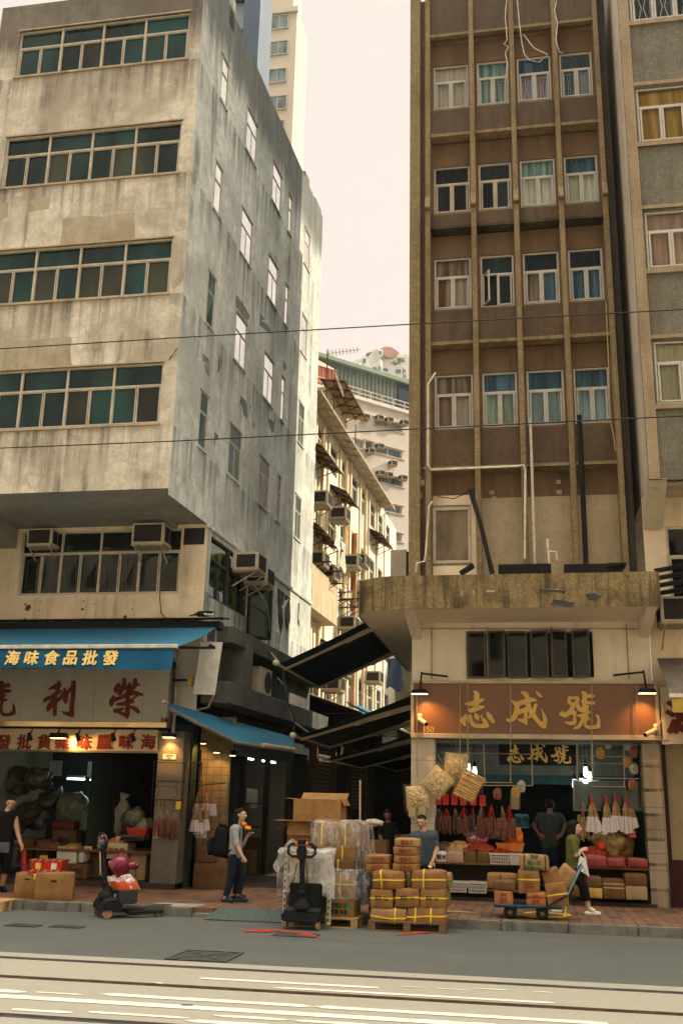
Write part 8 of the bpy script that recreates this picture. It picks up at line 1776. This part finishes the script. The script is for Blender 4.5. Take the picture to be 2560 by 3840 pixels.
m.build('shutter', plain('shutter_tan', (.13, .105, .07), .6, obj=False), ax); m = MB(); m.box(-5.4, 36.5, .1, -2.2, 36.6, 3.6); m.box(-5.0, 24, .1, -4.6, 24.5, 1.3); m.build('shade_screen', DK, ax)
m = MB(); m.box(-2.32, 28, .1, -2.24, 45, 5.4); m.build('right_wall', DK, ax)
for k in range(2): canopy(ax, 11 + 5.2 * k, 15.8 + 5.2 * k, 4.7, 1.5, .5, CORR, A0, 'stall_roof', -.02)
mw = MB(); mw.prism([(-6.2, 46, 0), (-2.0, 44.5, 0), (-2.0, 44.5, 9.6), (-3.2, 45, 9.9), (-4.0, 45.3, 10.6), (-6.2, 46, 10.4)], (.1, 2.5, 0)); tag(mw.build('mossy_wall', stained('moss_wall', (.3, .26, .17), (.12, .12, .07), (.03, .035, .02), .9, .9, .8)), 'blackened mossy retaining wall at the far end of the alley', 'wall')
washing(PY(1450, 2468, 31), (1, .2, 0), .5, .95, plain('shirt_blue', (.1, .14, .22), .9), 'blue shirt on a hanger before the mossy wall', 'shirt')
for k, (px, py, lab, m_) in enumerate(((1405, 3150, 'grey bin with white plastic on top in the alley', CARDD), (1500, 3060, 'dim yellow carton by the dark figure in the alley', CARDP), (1470, 3150, 'dim tan carton behind the flat cartons in the alley', CARD))): q = PY(px, py, 19.5 + k); carton(lab, (q.x, 19.7 + k, PZT if k != 1 else .9), (.45, .4, q.z - PZT if k != 1 else .3), 0, m_, seed=k + 60)
sack('crumpled white plastic on the grey bin in the alley', PY(1400, 3085, 19.6), (.2, .15, .07), MATS['white_paper'], 88, name='plastic_bag', cat='bag')
# cat asleep on the awning housing
ct = PY(775, 2318, 19.2); FURB = plain('fur_black', (.015, .014, .013), .9, 0, .4, 20, bmp=.4); FURW = plain('fur_white', (.6, .55, .48), .9, 0, .1, 20)
cz = 5.275; C0 = Vector((ct.x, 19.2, cz)); m = MB()
m.cap(C0 + Vector((-.16, 0, .055)), C0 + Vector((.06, 0, .06)), .06, .062, 12); m.ball(C0 + Vector((.13, -.02, .065)), (.048, .045, .042), 12, 8); m.cap(C0 + Vector((.1, -.01, .06)), C0 + Vector((.05, 0, .06)), .045, .055); m.cap(C0 + Vector((.05, -.05, .025)), C0 + Vector((.14, -.08, .018)), .022, .015, 8); m.cap(C0 + Vector((-.1, -.05, .03)), C0 + Vector((-.02, -.09, .018)), .03, .016, 8)
m.tube([C0 + Vector((-.2, 0, .05)), C0 + Vector((-.27, -.01, .035)), C0 + Vector((-.33, -.02, .02)), C0 + Vector((-.36, -.02, .015))], [.024, .018, .015, .012], 8)
for y in (-.045, .005): m.add([C0 + Vector((.12, y - .012, .095)), C0 + Vector((.145, y, .095)), C0 + Vector((.13, y + .014, .095)), C0 + Vector((.132, y, .135))], [(0, 1, 3), (1, 2, 3), (2, 0, 3), (0, 2, 1)])
def remesh(mb, vox, smooth=2):
    me = bpy.data.meshes.new('tmp'); me.from_pydata(mb.v, [], mb.f); o = bpy.data.objects.new('tmp', me); COL.objects.link(o)
    bm = bmesh.new(); bm.from_mesh(me); bmesh.ops.recalc_face_normals(bm, faces=bm.faces[:]); bm.to_mesh(me); bm.free()
    r_ = o.modifiers.new('r', 'REMESH'); r_.mode = 'VOXEL'; r_.voxel_size = vox
    s_ = o.modifiers.new('s', 'SMOOTH'); s_.factor = .5; s_.iterations = smooth
    n_ = bpy.data.meshes.new_from_object(o.evaluated_get(bpy.context.evaluated_depsgraph_get()))
    out = MB(); out.v = [v.co.copy() for v in n_.vertices]; out.f = [tuple(p.vertices) for p in n_.polygons]
    bpy.data.objects.remove(o); bpy.data.meshes.remove(me); bpy.data.meshes.remove(n_); return out
cat_ = remesh(m, .008).build('cat', FURB, smooth=True); tag(cat_, 'black and white cat sleeping on the dark housing of the big blue awning', 'cat')
m = MB(); m.ball(C0 + Vector((-.02, -.045, .035)), (.07, .03, .028), 12, 8); m.ball(C0 + Vector((.15, -.05, .05)), (.022, .02, .02), 10, 7); m.cap(C0 + Vector((.06, -.06, .026)), C0 + Vector((.145, -.085, .018)), .024, .017, 8); m.build('white_patch', FURW, cat_, smooth=True)

tn2 = plain('tarp_blue', (.03, .16, .33), .7, 0, .3, 2, False)
m = MB(); m.grid(lambda u, v: SP(15.5 + 3.4 * u, 4.95 - .55 * v - .07 * math.sin(u * 7), .0 + 1.15 * v), 12, 5); tag(m.build('tarpaulin', tn2, smooth=True, solid=.01), 'faded blue tarpaulin lean-to seen between the two dark alley awnings', 'tarpaulin')
m = MB(); m.grid(lambda u, v: SP(18.9 + 3.6 * u, 5.1 - .7 * v - .05 * math.sin(u * 9), .0 + 1.0 * v), 12, 5); tag(m.build('tarpaulin', MATS['white_cloth'], smooth=True, solid=.01), 'pale tarpaulin lean-to beyond the blue one in the alley', 'tarpaulin')
ac(SP(13.2, 5.0, .1), RZA, 'air conditioner low on the alley wall just over the blue tarpaulin'); ac(SP(20.6, 6.1, -.1), RZA, 'air conditioner at the far end over the pale tarpaulin')
# ================================================================ people: one continuous body each, clothes and hair as children
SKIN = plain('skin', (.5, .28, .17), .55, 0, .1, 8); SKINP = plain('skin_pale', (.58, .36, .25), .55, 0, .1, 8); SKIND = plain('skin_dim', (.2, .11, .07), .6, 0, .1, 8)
HAIR = plain('hair_black', (.008, .007, .007), .6, 0, .3, 30); EYE = plain('eye_dark', (.015, .012, .01), .3); LIP = plain('lip', (.28, .09, .07), .5)
def limb(bones, name, a, b, ra, rb): bones.append((name, Vector(a), Vector(b), ra, rb))
def person(label, J, face, clothes, hair=('short',), skin=None, H=1.5, vox=.0085, face_up=0.0, curl=(.5, .5), group=None, body=1.0):
    """J: joints in world space; face: heading of the face; clothes: (name, material, inflate, {bone: (t0, t1)})"""
    skin = skin or SKIN; k = H / 1.6; B = []; J = {n: Vector(v) for n, v in J.items()}
    f = Vector((math.cos(face), math.sin(face), face_up)).normalized(); up = Vector((0, 0, 1)); up = (up - f * up.dot(f)).normalized(); rt = f.cross(up)
    shm = (J['sl'] + J['sr']) / 2; pel = (J['hl'] + J['hr']) / 2
    bf = (J['sr'] - J['sl']).cross(Vector((0, 0, 1))).normalized() * -1       # body forward
    if bf.dot(f) < 0 and 'back' not in J: pass
    for s in (.8, .45, 0):
        for sd in ('l', 'r'):
            a = shm + (J['s' + sd] - shm) * s - up * .02 * k; b = pel + (J['h' + sd] - pel) * s * 1.1; m_ = a + (b - a) * .55
            limb(B, 'torso', a, m_, .088 * k * body, .082 * k * body); limb(B, 'torso', m_, b, .082 * k * body, .098 * k * body)
    limb(B, 'torso', J['sl'], J['sr'], .055 * k, .055 * k)
    nk = shm + (J['head'] - shm) * .25
    limb(B, 'neck', shm, J['head'] - up * .05 * k - f * .015 * k, .056 * k, .05 * k)
    for sd in 'lr':
        limb(B, 'uparm', J['s' + sd], J['e' + sd], .052 * k, .041 * k); limb(B, 'foarm', J['e' + sd], J['w' + sd], .041 * k, .027 * k)
        limb(B, 'thigh', J['h' + sd], J['k' + sd], .09 * k * body, .058 * k); limb(B, 'calf', J['k' + sd], J['a' + sd], .056 * k, .038 * k)
        t = J['t' + sd]; a = J['a' + sd]; hl = a + (a - t).normalized() * .035 * k; hl.z = t.z
        limb(B, 'foot', hl, t, .036 * k, .03 * k); limb(B, 'foot', a, a + (t - a) * .5, .038 * k, .034 * k)
    mb = MB()
    for n, a, b, ra, rb in B: mb.cap(a, b, ra, rb, 14)
    hc = J['head']; rot = Matrix((rt, f, up)).transposed()
    hd = []
    def hb(o, r_): mb.ball(hc + rot @ (Vector(o) * k), [q * k for q in r_], 16, 12, rot)
    hb((0, -.012, .02), (.076, .094, .09)); hb((0, .012, -.04), (.06, .075, .075)); hb((0, .045, -.088), (.032, .034, .028)); hb((0, .06, -.02), (.056, .035, .06))
    mb.cap(hc + rot @ (Vector((0, .088, .01)) * k), hc + rot @ (Vector((0, .108, -.028)) * k), .011 * k, .0165 * k, 8); hb((-.016, .092, -.032), (.012, .012, .01)); hb((.016, .092, -.032), (.012, .012, .01)); hb((0, .086, -.06), (.026, .014, .014)); hb((0, .083, .028), (.052, .014, .012))
    for sx in (-1, 1): hb((sx * .078, -.012, -.01), (.014, .024, .034))
    hands = []
    for i, sd in enumerate('lr'):
        w_ = J['w' + sd]; h_ = J['p' + sd]; d = (h_ - w_).normalized(); side = d.cross(f if abs(d.dot(f)) < .9 else up).normalized(); nrm = d.cross(side).normalized(); c = curl[i]
        if J.get('n' + sd): nrm = J['n' + sd].normalized(); nrm = (nrm - d * nrm.dot(d)).normalized(); side = nrm.cross(d)
        pr = Matrix((side, d, nrm)).transposed(); pc = w_ + d * .045 * k; mb.ball(pc, (.036 * k, .05 * k, .018 * k), 12, 8, pr); mb.cap(w_, pc, .026 * k, .024 * k, 8)
        for q, (o, L) in enumerate(((-.027, .062), (-.009, .07), (.009, .066), (.026, .052))):
            a = pc + side * o * k + d * .038 * k; d1 = (d * math.cos(c * .7) - nrm * math.sin(c * .7)); b = a + d1 * L * .5 * k; d2 = (d * math.cos(c * 1.8) - nrm * math.sin(c * 1.8)); e = b + d2 * L * .5 * k
            mb.cap(a, b, .0095 * k, .009 * k, 8); mb.cap(b, e, .009 * k, .0075 * k, 8)
        a = pc - side * .028 * k - d * .015 * k; b = a - side * .03 * k + d * .03 * k - nrm * .01 * k; mb.cap(a, b, .013 * k, .011 * k, 8); mb.cap(b, b + d * .028 * k - nrm * .012 * k * c, .011 * k, .009 * k, 8)
        limb(hands, 'hand', w_, h_, .05 * k, .05 * k)
    body_ = remesh(mb, vox, 2)
    root = tag(body_.build('person', skin, smooth=True), label, 'person', group)
    V = body_.v; n = len(V); nor = [Vector() for _ in V]; fc = []
    for fa in body_.f:
        a, b, c = V[fa[0]], V[fa[1]], V[fa[2]]; nn = (b - a).cross(c - a); fc.append(sum((V[i] for i in fa), Vector()) / len(fa))
        for i in fa: nor[i] += nn
    if sum(nor[i].dot(V[i] - pel) for i in range(0, n, 7)) < 0: nor = [-q for q in nor]
    nor = [q.normalized() if q.length > 1e-12 else q for q in nor]
    allb = B + hands + [('head', hc - up * .03 * k, hc + up * .02 * k, .1 * k, .1 * k)]
    cls = []
    for p in fc:
        best = (9, '', 0)
        for nm, a, b, ra, rb in allb:
            d = b - a; t = max(0, min(1, (p - a).dot(d) / d.length_squared)); e = (p - a - d * t).length - (ra + (rb - ra) * t)
            if e < best[0]: best = (e, nm, t)
        cls.append(best)
    def shell(name, mat, infl, pick, wr=.004, fold=14):
        idx = {}; m = MB()
        for i, fa in enumerate(body_.f):
            if not pick(i): continue
            g = []
            for v in fa:
                if v not in idx:
                    idx[v] = len(m.v); q = V[v]; w_ = noise.noise(Vector((q.x * fold, q.y * fold, q.z * fold * .55))) * wr; m.v.append(q + nor[v] * (infl + w_))
                g.append(idx[v])
            m.f.append(tuple(g))
        return m.build(name, mat, root, smooth=True, solid=.004) if m.f else None
    for nm, mat, infl, bones in clothes:
        shell(nm, mat, infl, lambda i: cls[i][1] in bones and bones[cls[i][1]][0] <= cls[i][2] <= bones[cls[i][1]][1], infl * .5 if infl > .008 else .002)
    q = lambda p: rot.transposed() @ (p - hc) / k
    def ishair(i):
        if cls[i][1] not in ('head', 'neck'): return False
        o = q(fc[i]); return (o.z > .062 + .25 * max(0, o.y - .05) or (o.y < .01 + (.02 if o.z > .03 else 0) and o.z > (-.06 if o.y < -.04 else .025)))
    hm = shell('hair', HAIR, .008 if hair[0] != 'short' else .004, ishair, .003, 40)
    if hair[0] in ('bob', 'long'):
        m = MB(); L = -.13 if hair[0] == 'bob' else -.16
        for y in (-.085, -.06, -.03, 0.0)[:3 if hair[0] == 'long' else 4]:
            for sx in (-1, 1): m.cap(hc + rot @ (Vector((sx * .066, y, .05)) * k), hc + rot @ (Vector((sx * .07, y - .01, L * (1 if y < -.02 else .8))) * k), .03 * k, .026 * k, 10)
        m.cap(hc + rot @ (Vector((0, -.08, .05)) * k), hc + rot @ (Vector((0, -.085, L)) * k), .06 * k, .055 * k, 12); m.ball(hc + rot @ (Vector((0, -.026, .04)) * k), (.086 * k, .092 * k, .082 * k), 16, 12, rot)
        if hair[0] == 'bob': m.cap(hc + rot @ (Vector((-.045, .05, .082)) * k), hc + rot @ (Vector((.045, .05, .082)) * k), .024 * k, .024 * k, 10)
        remesh(m, .009, 3).build('hair', HAIR, root, smooth=True)
    m = MB()
    for sx in (-1, 1): m.ball(hc + rot @ (Vector((sx * .03, .086, -.002)) * k), (.013 * k, .008 * k, .0055 * k), 8, 6, rot)
    m.build('eye', EYE, root); m = MB()
    for sx in (-1, 1): m.cap(hc + rot @ (Vector((sx * .014, .094, .02)) * k), hc + rot @ (Vector((sx * .045, .083, .024)) * k), .004 * k, .003 * k, 6)
    m.build('eyebrow', HAIR, root); MB().ball(hc + rot @ (Vector((0, .097, -.062)) * k), (.02 * k, .006 * k, .006 * k), 8, 6, rot).build('mouth', LIP, root)
    return root
def joints(Y, spec):
    return {n: PY(v[0], v[1], Y + (v[2] if len(v) > 2 else 0)) for n, v in spec.items()}
def ground(J, z):
    for s in 'lr': J['t' + s].z = z + .032; J['a' + s].z = max(J['a' + s].z, z + .07)
    return J
TS = {'torso': (0, 1), 'neck': (0, .15), 'uparm': (0, .75)}; TR = {'thigh': (0, 1), 'calf': (0, .9)}; SH = {'foot': (0, 1)}
BLKC = plain('cloth_black', (.009, .009, .0095), .9, 0, .25, 6); JEAN = plain('denim_dark', (.014, .02, .032), .9, 0, .3, 8); GREYC = plain('cloth_grey', (.3, .31, .3), .9, 0, .18, 10); SLATE = plain('cloth_slate', (.055, .07, .078), .9, 0, .2, 8); OLIVE = plain('cloth_olive', (.11, .105, .03), .9, 0, .22, 10); SNK = plain('sneaker_blue', (.03, .045, .06), .6, 0, .4, 20); WSH = plain('shoe_white', (.62, .57, .48), .6, 0, .1, 8)
def P5(x, y, d=0): return (760 + x * .2168, 2980 + y * .2168, d)
# woman with backpack
J = joints(17.5, dict(head=P5(664, 345), sl=P5(600, 575, .15), sr=P5(560, 590, -.15), el=P5(690, 850, .2), wl=P5(785, 705, .16), pl=P5(855, 655, .14), er=P5(585, 845, -.2), wr=P5(690, 1070, -.2), pr=P5(735, 1145, -.2), hl=P5(590, 1040, .08), hr=P5(545, 1045, -.08), kl=P5(690, 1390, .09), al=P5(615, 1745, .09), tl=P5(745, 1850, .09), kr=P5(500, 1430, -.09), ar=P5(390, 1790, -.09), tr=P5(500, 1885, -.09)))
J = ground(J, PZT); J['nr'] = Vector((0, -1, 0)); J['nl'] = Vector((0, .3, 1))
W1 = person('woman with a big dark backpack and grey three quarter sleeves, talking with one hand raised', J, R(-12), (('shirt', GREYC, .012, {'torso': (0, 1), 'uparm': (0, 1), 'foarm': (0, .12)}), ('trousers', JEAN, .014, TR), ('shoe', SNK, .009, SH)), ('long',), SKINP, 1.5, curl=(.5, .9))
s_, h_ = (J['sl'] + J['sr']) / 2, (J['hl'] + J['hr']) / 2
t = thing('backpack', 'big dark backpack on the back of the woman in the grey shirt', 'backpack', s_ + Vector((-.25, 0, -.4))); m, _ = soft((.26, .34, .52), .02, 5, 8, .09); C = s_ + Vector((-.25, 0, -.47)); m.rot(Matrix.Rotation(R(8), 4, 'Y')); m.v = [v + C for v in m.v]; m.build('bag', BLKC, t, smooth=True); m, _ = soft((.1, .26, .26), .012, 8, 6, .05); m.v = [v + C + Vector((-.17, 0, .03)) for v in m.v]; m.build('pocket', BLKC, t, smooth=True)
m = MB()
for y in (-.13, .13): m.tube([C + Vector((.1, y, .46)), s_ + Vector((-.02, y, .09)), s_ + Vector((.1, y, .0)), s_ + Vector((.1, y * 1.1, -.16)), s_ + Vector((0, y * 1.25, -.33)), C + Vector((.12, y, .06))], .018, 6)
m.build('strap', BLKC, t); e = J['hr'] + (J['sr'] - J['hr']) * .1; sp = MB(); sp.ball(e + Vector((.1, -.05, .06)), (.05, .03, .07), 10, 8); sp.build('print', plain('print_pink', (.5, .15, .2), .8), W1, smooth=True)
# person in orange cap behind her
J = joints(18.1, dict(head=(909, 3104), sl=(892, 3148, .14), sr=(888, 3150, -.14), el=(890, 3200, .17), wl=(908, 3240, .15), pl=(915, 3256, .15), er=(885, 3200, -.17), wr=(902, 3242, -.15), pr=(908, 3258, -.15), hl=(890, 3245, .08), hr=(888, 3246, -.08), kl=(898, 3305, .08), al=(892, 3362, .08), tl=(915, 3372, .08), kr=(890, 3306, -.08), ar=(880, 3362, -.08), tr=(902, 3372, -.08)))
J = ground(J, PZT); cp = person('shorter person in an orange cap and dark clothes, mostly hidden behind the backpack woman', J, R(-8), (('shirt', BLKC, .014, {'torso': (0, 1), 'uparm': (0, 1), 'foarm': (0, .9)}), ('trousers', BLKC, .014, TR), ('shoe', BLKC, .009, SH)), ('short',), SKIN, 1.25, .01)
m = MB(); hc = J['head']; m.ball(hc + Vector((-.005, 0, .045)), (.088, .082, .062), 16, 10); m.v = [v if v.z > hc.z + .035 else Vector((v.x, v.y, hc.z + .035)) for v in m.v]; m.grid(lambda u, v: hc + Vector((.06 + .1 * v, (u - .5) * .14 * (1 - .45 * v * v), .042 - .02 * v - .05 * (u - .5) ** 2 * 4)), 10, 5); tag(m.build('cap', plain('cap_orange', (.75, .2, .01), .7, 0, .1, 6), smooth=True), 'bright orange baseball cap on the person behind the backpack woman', 'cap')
# man in grey tee behind the cartons
def P2(x, y, d=0): return (1200 + x * .4464, 2900 + y * .4464, d)
J = joints(17.0, dict(head=P2(852, 402), sl=P2(958, 520, 0), sr=P2(778, 530, 0), el=P2(978, 640, -.04), wl=P2(945, 735, -.14), pl=P2(922, 785, -.17), er=P2(768, 640, -.06), wr=P2(800, 745, -.2), pr=P2(825, 790, -.22), hl=P2(912, 745, .02), hr=P2(850, 745, .02), kl=P2(910, 920), al=P2(908, 1090), tl=P2(915, 1120, -.16), kr=P2(845, 920), ar=P2(840, 1090), tr=P2(830, 1120, -.16)))
J = ground(J, PZT); person('short haired man in a slate grey T-shirt looking down behind the stacked cartons', J, R(-103), (('tshirt', SLATE, .014, TS), ('trousers', BLKC, .014, TR), ('shoe', BLKC, .008, SH)), ('short',), SKIN, 1.52, .008, -.3, (.5, .4), body=1.1)
# walking woman with tote
def P7(x, y, d=0): return (1800 + x * .3189, 3050 + y * .3189, d)
J = joints(17.75, dict(head=P7(1108, 165), sl=P7(1092, 305, .14), sr=P7(1078, 312, -.14), el=P7(1125, 480, .17), wl=P7(1185, 425, .12), pl=P7(1235, 400, .08), er=P7(1120, 490, -.19), wr=P7(1185, 440, -.12), pr=P7(1235, 405, -.06), hl=P7(1075, 610, .08), hr=P7(1085, 610, -.08), kl=P7(1040, 880, .08), al=P7(880, 1135, .08), tl=P7(935, 1175, .08), kr=P7(1215, 870, -.08), ar=P7(1275, 1120, -.08), tr=P7(1390, 1190, -.08)))
J = ground(J, PZT); J['nr'] = J['nl'] = Vector((0, -.2, 1)); J['al'].z += .05
W2 = person('woman with bobbed black hair in an olive top walking right in white shoes', J, R(-8), (('top', OLIVE, .022, {'torso': (0, 1), 'uparm': (0, .88), 'thigh': (0, .14)}), ('trousers', BLKC, .02, {'thigh': (0, 1), 'calf': (0, .62)}), ('shoe', WSH, .009, SH)), ('bob',), SKINP, 1.5, curl=(1.1, 1.1))
t = thing('tote_bag', 'cream cloth tote bag with small print, hanging from the walking woman\'s arm', 'bag', PY(2196, 3255, 17.55)); m = MB(); a, b, c, d = (PY(*P7(*q)[:2], 17.52) for q in ((1165, 500), (1240, 530), (1280, 745), (1135, 650)))
m.grid(lambda u, v: a.lerp(b, u).lerp(d.lerp(c, u), v) + Vector((0, -.05 * math.sin(math.pi * u) * v + .01 * math.sin(u * 11 + v * 5), 0)), 10, 12); o0 = len(m.v); m.grid(lambda u, v: a.lerp(b, u).lerp(d.lerp(c, u), v) + Vector((0, .012 + .05 * math.sin(math.pi * u) * v, 0)), 10, 12); m.build('cloth', plain('tote_cream', (.6, .56, .47), .9, 0, .12, 6), t, smooth=True)
m = MB(); m.tube([a, J['wr'] + Vector((-.02, -.02, .03)), b], .009, 5); m.build('strap', MATS['tote_cream'], t); tm = text_mb('茶坊', .05, .0004); p = PY(*P7(1215, 660)[:2], 17.44); place(tm, T(*p) @ RY(R(80))); tm.build('lettering', INKB, t)
# man seen from behind in the shop
J = joints(20.9, dict(head=(2060, 3018), sl=(2022, 3062), sr=(2098, 3062), el=(1998, 3095, -.02), wl=(2018, 3130, -.05), pl=(2030, 3136, -.08), er=(2118, 3095, -.02), wr=(2104, 3133, -.05), pr=(2092, 3138, -.08), hl=(2042, 3165), hr=(2076, 3165), kl=(2040, 3245), al=(2038, 3320), tl=(2036, 3330, .14), kr=(2080, 3245), ar=(2082, 3320), tr=(2084, 3330, .14)))
J['sl'], J['sr'] = J['sl'], J['sr']; J = ground(J, PZT + .06); person('man seen from behind, hands on hips, in the dark doorway of the right shop', J, R(88), (('tshirt', plain('cloth_dim', (.04, .05, .045), .9, 0, .2, 8), .014, TS), ('trousers', JEAN, .014, TR), ('shoe', BLKC, .008, SH)), ('short',), SKIND, 1.7, .011, 0, (.7, .7))
# dark figure deep in the alley
J = joints(20.3, dict(head=P2(565, 345), sl=P2(620, 435), sr=P2(520, 440), el=P2(645, 520, -.05), wl=P2(635, 600, -.15), pl=P2(630, 630, -.2), er=P2(500, 520, -.05), wr=P2(520, 600, -.15), pr=P2(525, 630, -.2), hl=P2(595, 660), hr=P2(545, 660), kl=P2(595, 830), al=P2(595, 1000), tl=P2(597, 1010, -.14), kr=P2(545, 830), ar=P2(545, 1000), tr=P2(543, 1010, -.14)))
J = ground(J, PZT - .004); person('dark figure in black clothes bending over goods in the shaded alley', J, R(-95), (('shirt', BLKC, .016, {'torso': (0, 1), 'uparm': (0, 1)}), ('trousers', BLKC, .016, TR), ('shoe', BLKC, .008, SH)), ('short',), SKIND, 1.45, .011, -.5)
# man in tank top at the left edge
def P1(x, y, d=0): return (x * .3954, 2950 + y * .3954, d)
J = joints(17.6, dict(head=P1(108, 150), sl=P1(142, 262, .02), sr=P1(-30, 275, -.1), el=P1(172, 440, .02), wl=P1(200, 540, -.06), pl=P1(218, 592, -.08), er=P1(-60, 440, -.12), wr=P1(-40, 560, -.2), pr=P1(-20, 600, -.22), hl=P1(75, 560, .05), hr=P1(-15, 565, -.05), kl=P1(60, 790, .06), al=P1(10, 1000, .1), tl=P1(45, 1040, -.02), kr=P1(-40, 800, -.1), ar=P1(-60, 1020, -.06), tr=P1(-20, 1060, -.16)))
J = ground(J, PZT); J['nl'] = Vector((.3, 0.6, 0))
TM = person('man in a black tank top looking down at the left edge of the photo', J, R(-62), (('tank_top', BLKC, .012, {'torso': (0, 1)}), ('shorts', BLKC, .02, {'thigh': (0, 1), 'calf': (0, .15)}), ('shoe', BLKC, .009, SH)), ('short',), SKIN, 1.62, .0085, -.35, (.5, .5))
m = MB(); pe = (J['hl'] + J['hr']) / 2; m.grid(lambda u, v: pe + Vector((-.17 + .36 * u, -.13 - .04 * math.sin(math.pi * u), .07 - .17 * v)), 8, 6); m.build('waist_bag', plain('waist_grey', (.09, .1, .1), .9, 0, .3, 8), TM, smooth=True, solid=.012); q = J['pl']; m = MB(); m.grid(lambda u, v: q + Vector((-.02 + .09 * u + .05 * v, .01 * math.sin(u * 9), -.02 - .42 * v)), 6, 12); tag(m.build('red_bag', plain('bag_red', (.3, .03, .02), .5, 0, .3, 8), smooth=True, solid=.004), 'limp red plastic bag hanging from the hand of the man in the tank top', 'bag')
# ================================================================ thin summer haze
hz = MB().box(-420, -20, -1.7, 420, 640, 140); ho = hz.build('haze', plain('haze_air', (1, 1, 1))); ho['kind'] = 'stuff'
m_ = bpy.data.materials.new('haze_air'); m_.use_nodes = True; n_ = m_.node_tree; n_.nodes.remove(n_.nodes['Principled BSDF'])
pv_ = n_.nodes.new('ShaderNodeVolumePrincipled'); pv_.inputs['Color'].default_value = (.96, .93, .88, 1); pv_.inputs['Density'].default_value = 0.00028; pv_.inputs['Anisotropy'].default_value = 0.4
n_.links.new(pv_.outputs[0], n_.nodes['Material Output'].inputs['Volume']); ho.data.materials.clear(); ho.data.materials.append(m_)
